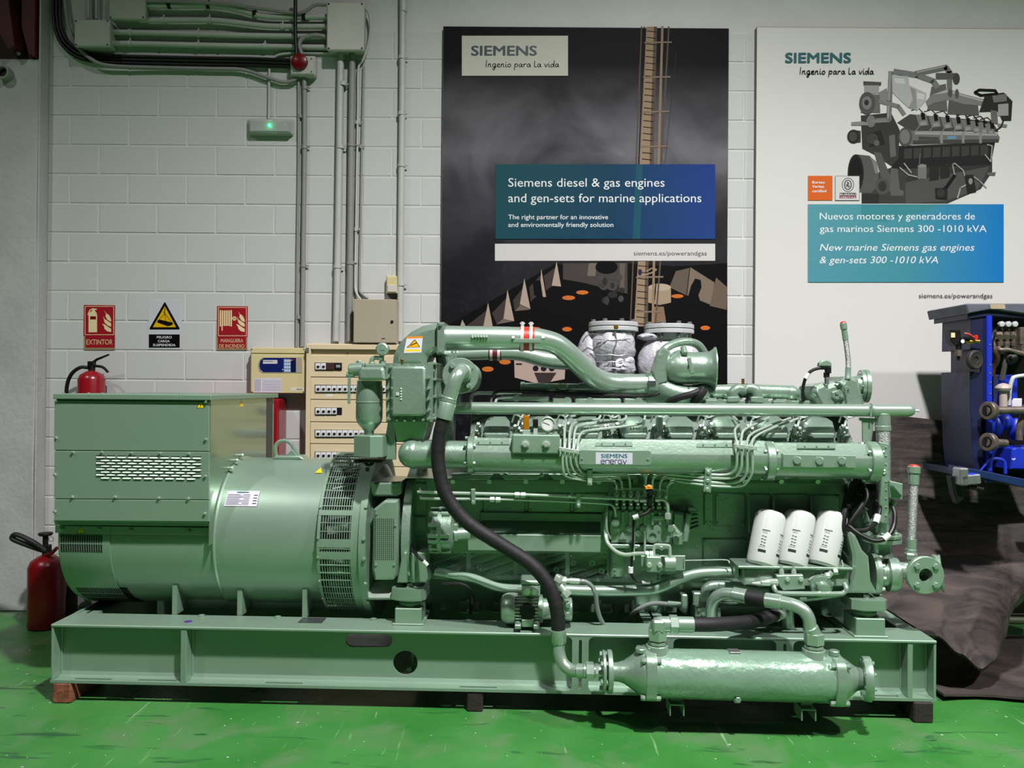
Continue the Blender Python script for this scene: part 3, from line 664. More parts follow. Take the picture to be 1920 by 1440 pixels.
for q in (((340, 950), (425, 860), (415, 985), (370, 1020)), ((470, 870), (535, 790), (515, 900), (480, 935)), ((570, 790), (640, 715), (630, 830), (580, 880)), ((660, 720), (735, 665), (715, 780), (675, 810)), ((180, 1030), (310, 930), (290, 1035))): pr.poly(Z7(*q), (64, 58, 54))
for q in (((285, 1035), (315, 885), (345, 1040)), ((410, 990), (435, 805), (478, 1000)), ((512, 895), (540, 735), (578, 925)), ((640, 745), (645, 675), (675, 850), (655, 850)), ((710, 780), (740, 630), (768, 785)), ((143, 1030), (155, 990), (175, 1030))): pr.poly(Z7(*q), (168, 152, 136))
for q in (((365, 1020), (410, 985), (478, 1000)), ((480, 938), (515, 900), (578, 928))): pr.poly(Z7(*q), (110, 98, 88))
pr.poly(Z7((592, 750), (640, 745), (655, 850), (600, 840)), (12, 11, 12))
for cx, cy, rx, ry in ((815, 855, 40, 14), (900, 822, 38, 13), (1490, 845, 38, 12), (805, 1050, 30, 14), (1663, 1042, 30, 14), (420, 1253, 36, 16), (313, 1298, 36, 16), (612, 1048, 30, 12)): pr.ell(*Z7((cx, cy))[0], rx / 3.31, ry / 3.31, (196, 108, 48))
for k in range(16): pr.ell(*Z7((1010 + random.uniform(0, 140), 700 + random.uniform(0, 180)))[0], random.uniform(4, 10), random.uniform(4, 9), random.choice([(60, 58, 58), (72, 70, 70), (48, 46, 46)]), 12)
pr.poly(Z7((1480, 690), (1565, 670), (1545, 840), (1440, 790)), (96, 86, 76)); pr.poly(Z7((1570, 665), (1720, 760), (1700, 900), (1550, 840)), (120, 106, 92)); pr.poly(Z7((1730, 730), (1800, 790), (1795, 930), (1690, 905)), (104, 90, 78))
pr.poly(Z7((1555, 850), (1575, 780), (1600, 735), (1635, 745), (1640, 790), (1620, 840), (1640, 900), (1540, 900)), (16, 15, 16))
# capstan and drum
pr.poly(Z7((1330, 1010), (1345, 910), (1405, 910), (1420, 1010)), (130, 106, 84)); pr.poly(Z7((1308, 785), (1450, 785), (1450, 885), (1380, 900), (1308, 885)), (158, 138, 116)); pr.ell(*Z7((1380, 790))[0], 21, 7, (176, 160, 140)); pr.line(Z7((1345, 880), (1360, 740), (1360, 690)), 2.5, (26, 22, 20))
pr.poly(Z7((475, 1180), (800, 1180), (790, 1360), (630, 1390), (480, 1350)), (176, 156, 144)); pr.poly(Z7((600, 1320), (740, 1320), (700, 1380), (630, 1390)), (60, 52, 50))
for x in (610, 660, 710): pr.ell(*Z7((x, 1294))[0], 5.5, 5.5, (30, 30, 40))
pr.rect(*Z7((488, 1262))[0], *Z7((525, 1272))[0], (30, 28, 28))
# mast with its ladder
def mast(y0, y1):
    f = lambda y: (1222 - (y - 50) * .036)
    pr.poly([(f(y0) - 10, y0), (f(y0) + 10, y0), (f(y1) + 13, y1), (f(y1) - 13, y1)], TAN); pr.poly([(f(y0) + 4, y0), (f(y0) + 10, y0), (f(y1) + 13, y1), (f(y1) + 5, y1)], TAND)
    pr.line([(f(y0) - 19, y0), (f(y1) - 20, y1)], 2.5, TAND); pr.line([(f(y0) - 14, y0), (f(y1) - 15, y1)], 2, (24, 22, 22)); pr.line([(f(y0) + 20, y0), (f(y1) + 22, y1)], 4.5, (142, 120, 98)); pr.line([(f(y0) + 32, y0), (f(y1) + 27, y1)], 3, TAND)
    y = y0 + 8
    while y < y1 - 4:
        pr.line([(f(y) - 9, y), (f(y) + 9, y + 2)], 1.6, (36, 30, 28)); y += 12
    y = y0 + 30
    while y < y1 - 10:
        pr.line([(f(y) - 12, y), (f(y) + 38, y - 1)], 3, (128, 112, 98)); y += 65
mast(50, 308); mast(490, 612)
pr.line([(1268, 100), (1255, 230), (1247, 305)], .8, (60, 58, 60))
for k in range(6): pr.ell(1200, 508 + k, 3.5, 3.5, (40, 46, 70))
pr.line(Z7((1260, 720), (1330, 700), (1360, 680), (1330, 672), (1300, 690)), 2.6, TAN)
pr.poly([(929, 308), (1150, 308), (1150, 448), (929, 448)], None, [(34, 78, 84), (28, 66, 88), (26, 62, 88), (30, 74, 84)]); pr.poly([(1150, 308), (1341, 308), (1341, 448), (1150, 448)], None, [(28, 66, 88), (36, 62, 132), (38, 66, 128), (26, 62, 88)]); pr.poly([(1193, 308), (1205, 308), (1200, 448), (1186, 448)], (34, 84, 98)); pr.rect(866, 67, 1065, 142, (196, 196, 184)); pr.rect(928, 457, 1341, 489, (204, 203, 200))
handwriting(pr, 'Ingenio para la vida', 909, 126, 140, 13, (16, 20, 22), 1.5)
pr.build('printed_picture', o); YT = Y1 - .0006 - pr.k * pr.step - .0004
text('SIEMENS', W, 884, 104, YT, 122, 19, TEALD, o, bold=.035)
text('Siemens diesel & gas engines', W, 953, 350, YT, 293, 17, WTXT, o); text('and gen-sets for marine applications', W, 953, 379, YT, 362, 17, WTXT, o)
text('The right partner for an innovative', W, 953, 411, YT, 187, 9, WTXT, o, bold=.006); text('and enviromentally friendly solution', W, 953, 425.5, YT, 197, 9, WTXT, o, bold=.006)
text('siemens.es/powerandgas', W, 1188, 479, YT, 137, 8.6, BLK, o)

Y2 = -.05
o = thing('engine_poster', 'white framed poster showing a grey gas engine above a blue text box', 'poster')
a = POST2[0]; mb = MB(); mb.box(a.x, 4.4, Y2, -.001, .85, W(1419, 50, Y2).z, .001); obj('panel', mb, POSTE, o)
pw = MB(); pw.add([(a.x + .002, Y2 - .0003, .85), (4.39, Y2 - .0003, .85), (4.39, Y2 - .0003, W(1419, 51, Y2).z), (a.x + .002, Y2 - .0003, W(1419, 51, Y2).z)], [(0, 1, 2, 3)]); obj('printed_sheet', pw, POSTW, o)
pr = Print(W, Y2 - .0006)
def Z4(*p): return [(1400 + x / 3.692, y / 3.692) for x, y in p]
def gp(v, *p): pr.poly(Z4(*p), (v, v, v))
def gl(v, w, *p): pr.line(Z4(*p), w / 3.692, (v, v, v))
def ge(v, cx, cy, rx, ry): pr.ell(*Z4((cx, cy))[0], rx / 3.692, ry / 3.692, (v, v, v), 24)
gp(62, (795, 1235), (795, 1410), (1390, 1410), (1620, 1310), (1700, 1190), (1700, 1000), (1040, 1040), (1000, 1160)); gp(78, (1100, 1250), (1690, 1130), (1600, 1310), (1380, 1390), (1100, 1410)); gp(48, (795, 1340), (915, 1345), (915, 1410), (795, 1410))
gp(54, (1100, 1230), (1690, 1120), (1690, 1150), (1100, 1262)); gp(90, (1000, 1165), (1045, 1170), (1060, 1310), (1090, 1325), (1085, 1355), (1000, 1355), (985, 1290))
gp(40, (1050, 1010), (1720, 985), (1690, 1140), (1060, 1170), (1000, 1160))
for i in range(9): gp(62, (1090 + i * 66, 1030 - i * 3), (1145 + i * 66, 1027 - i * 3), (1143 + i * 66, 1095 - i * 3), (1090 + i * 66, 1100 - i * 3))
gp(44, (1265, 1150), (1330, 1140), (1330, 1245), (1265, 1255)); gp(44, (1340, 1138), (1405, 1128), (1405, 1230), (1340, 1242))
gp(110, (1185, 1150), (1245, 1148), (1245, 1235), (1185, 1240)); ge(130, 1215, 1148, 30, 12)
gp(84, (755, 1068), (850, 1078), (900, 1120), (915, 1200), (905, 1290), (860, 1335), (755, 1332)); gp(120, (850, 1078), (900, 1120), (915, 1200), (890, 1200), (870, 1120)); ge(40, 755, 1200, 56, 132); ge(30, 755, 1200, 44, 108)
gp(58, (790, 800), (1000, 780), (1060, 900), (1050, 1100), (1000, 1150), (880, 1070), (800, 1030)); gp(84, (880, 1050), (930, 1060), (1000, 1230), (990, 1330), (950, 1300)); ge(76, 940, 1290, 48, 60); ge(52, 940, 1290, 28, 36)
gp(42, (840, 930), (930, 900), (960, 1000), (850, 1020)); ge(66, 870, 960, 40, 36); ge(92, 900, 990, 20, 20); gp(96, (985, 940), (1025, 930), (1035, 1080), (995, 1090))
gp(70, (1040, 850), (1130, 790), (1700, 840), (1745, 915), (1130, 905))
for i in range(8):
    x = 1180 + i * (92 - i * 3.4); w = 62 - i * 2.5; y = 775 + i * 9
    gp(112, (x - 10, y + 20), (x + w, y + 14), (x + w + 18, y + 92), (x + 14, y + 98)); gp(20, (x + 24, y + 4), (x + 52, y + 8), (x + 58, y + 52), (x + 32, y + 56)); gp(140, (x + 20, y + 70), (x + w, y + 66), (x + w + 6, y + 88), (x + 24, y + 94))
    gl(34, 6, (x + 40, y + 4), (x + 10, y - 25), (x - 40, y - 10)); gl(120, 7, (x + 18, y + 95), (x - 8, y + 130))
gp(104, (1100, 890), (1160, 908), (1735, 922), (1752, 950), (1745, 985), (1150, 1000), (1100, 1010)); gp(150, (1165, 912), (1735, 926), (1735, 940), (1165, 930)); gp(68, (1150, 972), (1745, 962), (1742, 985), (1150, 1000)); ge(78, 1098, 948, 48, 66); ge(112, 1096, 946, 34, 50)
for x in (1340, 1490, 1610): gp(130, (x, 915), (x + 18, 915), (x + 18, 992), (x, 992))
pr.poly(Z4((1390, 942), (1450, 942), (1450, 962), (1390, 962)), (96, 140, 170)); gp(70, (1190, 945), (1330, 950), (1330, 968), (1190, 968))
gp(96, (1250, 760), (1280, 600), (1380, 580), (1390, 770)); gp(86, (1400, 690), (1600, 720), (1610, 800), (1390, 790))
gp(122, (1240, 700), (1290, 650), (1400, 612), (1460, 640), (1650, 690), (1640, 730), (1500, 720), (1400, 690), (1300, 710), (1250, 735)); gp(168, (1290, 655), (1400, 617), (1460, 645), (1645, 695), (1640, 704), (1400, 640)); ge(84, 1408, 642, 16, 34); ge(84, 1456, 650, 14, 34)
gl(112, 34, (1000, 500), (990, 700), (985, 830), (900, 835)); gl(150, 10, (994, 500), (984, 700), (978, 820)); gl(118, 38, (1025, 495), (1180, 520), (1290, 560), (1320, 600)); gl(108, 36, (1170, 510), (1380, 466), (1405, 500), (1405, 610)); gl(158, 9, (1180, 500), (1372, 458)); gp(90, (1310, 505), (1440, 505), (1440, 548), (1310, 548)); ge(70, 1452, 545, 24, 40)
gp(172, (1005, 520), (1120, 528), (1125, 590), (1245, 645), (1240, 700), (1180, 765), (1120, 745), (1060, 690), (1010, 640)); gp(140, (1130, 600), (1170, 620), (1180, 760), (1120, 745), (1150, 690)); gp(196, (1020, 540), (1090, 545), (1100, 580), (1030, 575)); gp(200, (1180, 640), (1235, 655), (1225, 690), (1180, 680))
gp(150, (815, 590), (918, 592), (915, 645), (815, 650)); gp(80, (808, 562), (933, 568), (930, 592), (810, 590)); gp(128, (915, 640), (970, 610), (985, 690), (920, 720)); gp(100, (800, 650), (920, 655), (925, 780), (790, 780)); ge(80, 835, 715, 56, 78); ge(118, 832, 712, 34, 46); ge(52, 830, 710, 16, 20); gl(120, 28, (920, 700), (1050, 735), (1090, 790))
ge(112, 860, 840, 32, 42); gp(130, (725, 845), (800, 840), (840, 850), (835, 868), (725, 868)); gl(120, 22, (870, 840), (970, 835)); gp(66, (735, 900), (790, 905), (790, 985), (735, 988)); ge(46, 740, 945, 44, 48); ge(70, 735, 945, 28, 32)
gp(46, (1650, 660), (1780, 640), (1840, 700), (1832, 835), (1770, 835), (1740, 770), (1610, 775)); gp(150, (1740, 722), (1812, 716), (1812, 800), (1742, 802)); gp(110, (1700, 660), (1800, 650), (1800, 700), (1710, 710)); gl(22, 18, (1580, 640), (1610, 622), (1720, 626), (1735, 650), (1620, 660), (1580, 640)); gp(100, (1690, 760), (1735, 770), (1740, 860), (1695, 850)); gp(120, (1740, 855), (1805, 862), (1800, 882), (1740, 876)); gl(30, 10, (1780, 830), (1760, 880), (1730, 900))
gl(150, 9, (1060, 1160), (1120, 1210), (1180, 1225)); gl(150, 9, (1090, 1130), (1140, 1195)); gl(90, 8, (1200, 1065), (1195, 1140)); gl(140, 9, (1440, 1210), (1425, 1140), (1440, 1130), (1500, 1180), (1510, 1220)); gl(28, 22, (1440, 1215), (1380, 1300), (1330, 1330)); gl(150, 8, (1560, 1215), (1610, 1250), (1660, 1300)); gl(150, 10, (1460, 1370), (1480, 1300), (1520, 1280), (1545, 1290)); gp(40, (1305, 1300), (1390, 1305), (1390, 1380), (1310, 1375)); ge(56, 1345, 1335, 28, 28); gp(40, (1510, 1210), (1570, 1210), (1590, 1330), (1530, 1340)); ge(130, 1550, 1255, 14, 22); gp(96, (1665, 1195), (1725, 1192), (1720, 1215), (1665, 1212))
gl(150, 8, (1665, 1000), (1700, 1010), (1690, 1120), (1650, 1070))
pr.rect(*Z4((425, 1217))[0], *Z4((594, 1386))[0], (208, 98, 42)); pr.rect(*Z4((612, 1217))[0], *Z4((782, 1388))[0], (96, 96, 98)); pr.rect(*Z4((615, 1220))[0], *Z4((779, 1385))[0], (206, 204, 202))
ge(70, 701, 1280, 42, 50); ge(206, 701, 1280, 37, 45); ge(60, 701, 1280, 27, 36); ge(190, 701, 1280, 20, 30)
for q in (((695, 1256), (708, 1266), (700, 1300)), ((690, 1275), (700, 1280), (690, 1302)), ((706, 1280), (714, 1290), (704, 1306))): gp(60, *q)
pr.rect(*Z4((643, 1335))[0], *Z4((758, 1353))[0], (70, 66, 66)); pr.rect(*Z4((643, 1354))[0], *Z4((758, 1373))[0], (120, 34, 62))
pr.grad(1515, 383, 1882, 529, (86, 148, 158), (26, 116, 184)); pr.poly([(1700, 383), (1882, 383), (1882, 529), (1700, 529)], None, [(70, 140, 152), (26, 116, 184), (26, 116, 184), (66, 136, 150)]); pr.poly([(1515, 383), (1700, 383), (1700, 529), (1515, 529)], None, [(86, 148, 158), (70, 140, 152), (66, 136, 150), (80, 142, 156)])
pr.poly([(1615, 383), (1770, 383), (1740, 395), (1655, 416), (1615, 410)], (62, 132, 140))
handwriting(pr, 'Ingenio para la vida', 1498, 139, 141, 13, (18, 18, 22), 1.5)
pr.build('printed_picture', o); YT = Y2 - .0006 - pr.k * pr.step - .0004
text('SIEMENS', W, 1473, 117, YT, 122, 19, TEALT, o, bold=.035)
for s, x, y, w in (('Bureau', 1523, 344, 23), ('Veritas', 1523, 352, 22), ('certified', 1523, 360.5, 26)): text(s, W, x, y, YT, w, 5.2, WTXT, o, bold=.02)
text('BUREAU', W, 1575, 366, YT, 29, 3, WTXT, o, bold=.02); text('VERITAS', W, 1575, 371.3, YT, 29, 3, WTXT, o, bold=.02)
text('Nuevos motores y generadores de', W, 1537, 411.5, YT, 291, 13.5, WTXT, o); text('gas marinos Siemens 300 -1010 kVA', W, 1537, 435, YT, 313, 13.5, WTXT, o)
text('New marine Siemens gas engines', W, 1537, 470, YT, 290, 13.5, WTXT, o, shear=.2); text('& gen-sets 300 -1010 kVA', W, 1537, 493.5, YT, 222, 13.5, WTXT, o, shear=.2)
text('siemens.es/powerandgas', W, 1723, 558.5, YT, 138, 8.8, BLK, o)
# ---------------------------------------------------------------- the generating set: one thing, its parts and their pieces
GS = thing('generator_set', 'large pale green diesel generating set on a steel base frame, filling the room', 'generator', G.loc, G.deg)
g = G
def gm(n, y): return G.m(n, y)
def P(name, mb, m, parent=None, label=None, kind=None): return obj(name, mb, m, parent or GS, label, kind)
def pbox(mb, x0, y0, x1, y1, yf, yb, b=.004):
    a = g(x0, (y0 + y1) / 2, yf); c = g(x1, (y0 + y1) / 2, yf); zt = g((x0 + x1) / 2, y0, yf).z; zb = g((x0 + x1) / 2, y1, yf).z
    return mb.box(a.x, c.x, yf, yb, zb, zt, b)
def pprism(mb, pts, yf, t, b=.003): return mb.prism([g(a, c, yf) for a, c in pts], (0, t, 0), b)
def ptube(mb, pts, r, n=14, sm=5, round_=None):
    q = [g(a, b, y) for a, b, y in pts]
    q = bend(q, round_, 6) if round_ else (spline(q, sm) if len(q) > 2 else q)
    return mb.tube(q, r, n)
def bolts_px(mb, pts, y, r=.008, h=.009, ax=(0, -1, 0)):
    for a, b in pts: mb.hexbolt(g(a, b, y), ax, r, h)
    return mb
def each(name, items, build, m, parent):
    for it in items:
        mb = MB(); build(mb, it); P(name, mb, m, parent)
X0 = g(95, 1167, 0).x; X1 = g(1757, 1204, 0).x; ZT, ZB = .375, .096; TK = .013; DEP = 1.12
FW = .19; WEB = .072
def gx(px, y=0.0): return g(px, 1180, y).x
# base frame
mb = MB()
for yy in (DEP - FW, ):
    mb.box(X0, X1, yy, yy + FW, ZT - TK, ZT, .002); mb.box(X0, X1, yy, yy + FW, ZB, ZB + TK, .002); mb.box(X0, X1, yy + .09, yy + .10, ZB + TK, ZT - TK)
for px in (110, 760, 1240, 1600): x = gx(px); mb.box(x, x + .012, FW, DEP - FW, ZB, ZT - .01); mb.box(x - .05, x + .06, FW, DEP - FW, ZT - .022, ZT - .01)
mb.box(X1 - .012, X1, FW, DEP - FW, ZB, ZT); mb.box(X1 - .09, X1, FW, DEP - FW, ZT - TK, ZT); mb.box(X0, X0 + .012, FW, DEP - FW, ZB, ZT)
FR = P('base_frame', mb, GSHEET)
P('top_flange', MB().box(X0, X1, 0, FW, ZT - TK, ZT, .003), GSHEET, FR)
def slot(px0, px1, py0, py1, y, n=6):
    r = (py1 - py0) / 2; cy = (py0 + py1) / 2
    return [g(px0 + r - r * math.cos(a), cy - r * math.sin(a), y) for a in [-PI / 2 + PI * k / n for k in range(n + 1)]] + [g(px1 - r + r * math.sin(a), cy - r * math.cos(a), y) for a in [PI * k / n for k in range(n + 1)]]
mb = MB(); ho = []
for a, b in ((135, 205), (255, 328), (495, 565), (862, 932), (1640, 1690)):
    xa, xb = gx(a), gx(b); ho.append([(xa, .018, ZB + TK), (xb, .018, ZB + TK), (xb, .034, ZB + TK), (xa, .034, ZB + TK)])
mb.plate([(X0, 0, ZB + TK), (X1, 0, ZB + TK), (X1, FW, ZB + TK), (X0, FW, ZB + TK)], ho, (0, 0, -TK)); P('bottom_flange', mb, GSHEET, FR)
mb = MB(); zt = ZT - TK; zb = ZB + TK
oc = [g(760 + 23 * math.cos(a), 1243 + 23 * math.sin(a), WEB) for a in [2 * PI * k / 28 for k in range(28)]]
mb.plate([(X0, WEB, zb), (X1, WEB, zb), (X1, WEB, zt), (X0, WEB, zt)], [slot(648, 736, 1188, 1213, WEB), oc], (0, .012, 0)); P('web', mb, GSHEET, FR)
mb = MB()
for k in range(1): mb.lathe((X0, WEB, zb), (1, 0, 0), [(0, .0), (0, .0)], 3)
P('fillet', MB().add([(X0, WEB - .02, zb), (X1, WEB - .02, zb), (X1, WEB - .008, zb + .005), (X0, WEB - .008, zb + .005), (X1, WEB, zb + .02), (X0, WEB, zb + .02)], [(0, 1, 2, 3), (3, 2, 4, 5)]), GSHEET, FR)
def stiff(px0, px1):
    x0 = gx(px0); x1 = gx(px1); mb = MB(); c = .03
    mb.box(x0, x1, 0.004, WEB, zb, zt, .002)
    xm = x1
    mb.cyl((x1 + .002, WEB - .002, zb), (x1 + .002, WEB - .002, zt), .005, 6); mb.cyl((x0 - .002, WEB - .002, zb), (x0 - .002, WEB - .002, zt), .004, 6)
    P('stiffener', mb, GSHEET, FR)
for a, b in ((95, 99), (338, 349), (1703, 1713), (1752, 1757)): stiff(a, b)
def slotted(px0, px1, half=False):
    x0 = gx(px0); x1 = gx(px1); xc = (x0 + x1) / 2; w = .0075; f = .022; o = []
    for (cx, cz, s0, sx, sz) in ((x0, zb, 0, -1, 1), (x0, zt, 1, -1, -1), (x1, zt, 2, 1, -1), (x1, zb, 3, 1, 1)):
        arc = [(cx + sx * f * (1 - math.sin(t)), .0, cz + sz * f * (1 - math.cos(t))) for t in [PI / 2 * k / 5 for k in range(6)]]
        o += arc if s0 in (0, 2) else arc[::-1]
    sl = [(xc + w * math.cos(a), 0, zb + .02 + w * math.sin(a)) for a in [-PI + PI * k / 6 for k in range(7)]] + [(xc + w * math.cos(a), 0, zt - .02 + w * math.sin(a)) for a in [PI * k / 6 for k in range(7)]]
    mb = MB(); mb.plate(o, [] if half else [sl], (0, .012, 0)); P('slotted_plate', mb, GSHEET, FR)
slotted(1073, 1104); slotted(1456, 1488); slotted(1250, 1263, True)
def pedestal(px0, px1, pyt, pyb):
    b = G.ground((px0 + px1) / 2, pyb, ZT); yf = b.y; x0 = g(px0, pyb, yf).x; x1 = g(px1, pyb, yf).x; zz = g((px0 + px1) / 2, pyt, yf).z
    mb = MB(); mb.box(x0, x1, yf, yf + .15, ZT, zz, .004); mb.box(x0 - .012, x1 + .012, yf - .008, yf + .16, ZT, ZT + .008, .003); P('mount_pedestal', mb, GSHEET, FR)
    return (x0 + x1) / 2, yf, zz
PED1 = pedestal(740, 790, 1141, 1172); PED2 = pedestal(1605, 1660, 1160, 1195)
for a, b, py, pyb in ((322, 345, 1090, 1152), (444, 466, 1093, 1154), (566, 588, 1094, 1157)):
    q = G.ground(a, pyb, ZT); x0 = g(a, pyb, q.y).x; zz = g(a, py, q.y).z
    mb = MB(); mb.prism([(x0, q.y, ZT), (x0, q.y, zz), (x0, q.y + .03, zz + .012), (x0, q.y + .12, zz - .03), (x0, q.y + .30, zz - .10), (x0, q.y + .30, ZT)], (.026, 0, 0), .002)
    mb.box(x0 - .01, x0 + .30, q.y + .12, q.y + .14, ZT, zz - .06) ; P('alternator_foot', mb, GSHEET, FR)
mb = MB(); p = G.ground(558, 1168, ZT); e = G.ground(604, 1168, ZT); q = G.ground(562, 1158, ZT); mb.box(p.x, e.x, p.y, q.y, ZT, ZT + .002); P('name_plate', mb, STICK, FR)
mb = MB(); c = G.ground(352, 1166, ZT); mb.lathe((c.x, c.y + .005, ZT), (0, 0, 1), [(0, .02), (.001, .02)], 16); P('round_sticker', mb, PURP, FR)
mb = MB()
for px, py in ((384, 1151), (524, 1155), (700, 1162), (880, 1158)):
    c = G.ground(px, py, ZT); mb.lathe((c.x, min(c.y, FW - .02), ZT), (0, 0, 1), [(0, .016), (.006, .016), (.008, .01)], 14)
P('plug_caps', mb, GSHEET, FR, kind='stuff')

# alternator
AY = .5; zt_ = g(500, 859, AY).z; zb_ = g(500, 1127, AY).z; AZ = (zt_ + zb_) / 2; AR = (zt_ - zb_) / 2
FY = AY - AR
xa = g(103, 1030, FY).x; xrim = g(399, 985, FY).x; xe = g(598, 990, FY).x
def AX(px, y=FY): return g(px, 990, y).x
def asurf(x, ang, r=None):
    r = r or AR; return Vector((x, AY - r * math.cos(ang), AZ - r * math.sin(ang)))
mb = MB(); mb.lathe((xa + .03, AY, AZ), (1, 0, 0), [(0, AR - .006), (xe - xa - .03, AR - .006)], 64)
ALT = P('alternator', mb, GRN)
mb = MB(); mb.lathe((xrim, AY, AZ), (1, 0, 0), [(0, AR - .01), (0, AR + .006), (.006, AR + .008), (.014, AR + .002), (xe - xrim, AR + .002)], 64, cap=False); P('stator_housing', mb, GRN, ALT)
mb = MB(); x2 = AX(206)
mb.lathe((xa, AY, AZ), (1, 0, 0), [(0, AR - .03), (.012, AR - .006), (.025, AR), (x2 - xa, AR), (x2 - xa, AR - .006)], 64, cap=True); P('end_bell', mb, GSHEET, ALT)
def yz_at(py):  # angle on the drum front for a pixel row
    z = g(300, py, FY + .02).z; return math.asin(max(-1, min(1, (AZ - z) / AR)))
mb = MB(); mc = MB()
for r0, r1, n in ((1003.5, 1018, 18), (1021, 1036, 18)):
    for k in range(n):
        x = AX(114 + k * 4.4); a0, a1 = yz_at(r0), yz_at(r1)
        mb.prism([asurf(x, a0, AR + .001), asurf(x + .0072, a0, AR + .001), asurf(x + .0072, a1, AR + .001), asurf(x, a1, AR + .001)], (0, .012, 0))
for r in range(4):
    a0 = rad(41 + r * 8.2); a1 = rad(47.6 + r * 8.2)
    for k in range(21):
        x = AX(122) + k * .0125; d = Vector((0, math.cos(a0), math.sin(a0))) * .012
        mb.prism([asurf(x, a0, AR + .001), asurf(x + .008, a0, AR + .001), asurf(x + .008, a1, AR + .001), asurf(x, a1, AR + .001)], d)
P('vent_slots', mb, DARK, ALT, kind='stuff')
# strip under the terminal box
mb = MB(); pbox(mb, 103, 986, 205, 1000, FY - .012, FY + .05, .002); pbox(mb, 205.5, 988, 392, 1002, FY - .008, FY + .05, .002)
bolts_px(mb, [(118, 992), (186, 992), (245, 994), (354, 996)], FY - .012, .009, .012); P('joint_strip', mb, GSHEET, ALT)
# terminal box
TB = FY - .06
mb = MB(); pbox(mb, 103.5, 746, 391.5, 979, TB + .012, .98, .003)
pprism(mb, [(100, 976), (392, 980), (391, 986), (103, 984)], TB + .02, .1, .002)
BOX = P('terminal_box', mb, GSHEET)
for y0, y1 in ((751, 844), (845.5, 935), (936.5, 976)):
    mb = MB(); mb.prism([g(a, b, TB) for a, b in ((102, y0), (392, y0 + 1.8), (391.5, y1 + 2), (101, y1))], (0, .0115, 0), .002); P('front_panel', mb, GSHEET, BOX)
mb = MB(); a = g(99, 738, TB - .015); b = g(396, 739, TB - .015); mb.box(a.x, b.x, TB - .015, 1.0, a.z - .026, a.z, .003)
for px in (119, 166, 192, 252, 338): mb.lathe((g(px, 737, TB + .05).x, TB + .05, a.z), (0, 0, 1), [(0, .007), (.006, .006)], 8)
P('lid', mb, GSHEET, BOX)
bl = MB()
for px, py in ((106, 752), (105, 821), (103, 890), (103, 959), (387, 754), (386, 824), (385, 893), (384, 963), (137, 848), (191, 848), (246, 849), (300, 850), (354, 851), (136, 932), (216, 932), (298, 934), (353, 935)):
    c = g(px, py, TB); bl.cyl(c, c + Vector((0, -.010, 0)), .0072, 10, r2=.006); bl.cyl(c + Vector((.004, -.010, .004)), c + Vector((.004, -.014, .004)), .004, 6)
P('panel_bolts', bl, SILP, BOX, kind='stuff')
lm = None
for r, py in enumerate((855.5, 861.5, 866.5, 872.3, 877.5, 883.3, 888.5, 894.5)):
    n, off = ((10, 180) if r % 2 == 0 else (9, 189.3))
    for k in range(n):
        c = g(off + k * 20.1, py + k * .22, TB)
        if lm is None:
            q = MB(); w = .022; q.add([(0, 0, .0), (.044, 0, .0), (.040, -.006, -.0072), (.004, -.006, -.0072), (0, 0, -.0078), (.044, 0, -.0078)], [(0, 1, 2, 3), (0, 3, 4), (1, 5, 2), (3, 2, 5, 4)]); q.mat(1); q.add([(0, -.0012, .001), (.044, -.0012, .001), (.044, -.0012, .0045), (0, -.0012, .0045)], [(0, 1, 2, 3)])
            lm = q.mesh('louvre', [SILP, DARK])
        o = obj('louvre', lm, None, BOX); o.location = c
def tri_sticker(px, py, s, y, parent):
    pr = Print(G, y); pr.poly([(px, py - s * .55), (px + s * .55, py + s * .45), (px - s * .55, py + s * .45)], (30, 26, 10)); pr.poly([(px, py - s * .42), (px + s * .44, py + s * .38), (px - s * .44, py + s * .38)], (246, 214, 20)); pr.line([(px + .8, py - s * .2), (px - .6, py + s * .05), (px + .8, py + s * .08), (px - .6, py + s * .3)], 1.1, (40, 34, 10))
    return pr.build('warning_sticker', parent)
tri_sticker(376, 759, 14, TB, BOX); tri_sticker(152, 994, 14, FY - .012, ALT)
# glossy right side of the terminal box and its dark end plate
xs = g(392, 860, TB + .012).x
def y_for(px):  # depth at which the plane x = xs + .004 meets a pixel column
    lo, hi = TB, 2.0
    for _ in range(40):
        mid = (lo + hi) / 2
        if g(px, 860, mid).x < xs + .004: hi = mid
        else: lo = mid
    return lo
ye, yd = y_for(499), y_for(510); zt0 = g(396, 739, TB - .015).z
mb = MB(); mb.box(xs + .0005, xs + .004, TB + .014, ye, AZ - .0, zt0 - .024, .001); P('side_panel', mb, GLID, BOX, label='glossy side panel')
mb = MB(); mb.box(xs + .001, xs + .006, ye + .002, yd, AZ + .2, zt0 - .03, .001); EP = P('end_plate', mb, mat('dark_grey_plate', (62, 64, 62), .45, .3), BOX); mb = MB(); yb_ = (ye + yd) / 2; mb.hexbolt((xs + .006, yb_, AZ + .5 * AR + .02), (1, 0, 0), .014, .014); P('bolt', mb, BLKM, BOX)
mb = MB()
for an in (-1.02, -1.2, -1.38): p = asurf(xs + .004, an, AR + .03); mb.cyl(p, p + Vector((.022, 0, 0)), .007, 8); mb.ball(p + Vector((.022, 0, 0)), .010, 8)
P('rim_bolts', mb, SILP, BOX, kind='stuff')
pz = zt0 - .05; yq = y_for(452); q = MB(); q.add([(xs + .0046, yq - .03, pz - .02), (xs + .0046, yq + .03, pz - .02), (xs + .0046, yq, pz + .016)], [(0, 1, 2)]); P('warning_sticker', q, YEL, BOX)
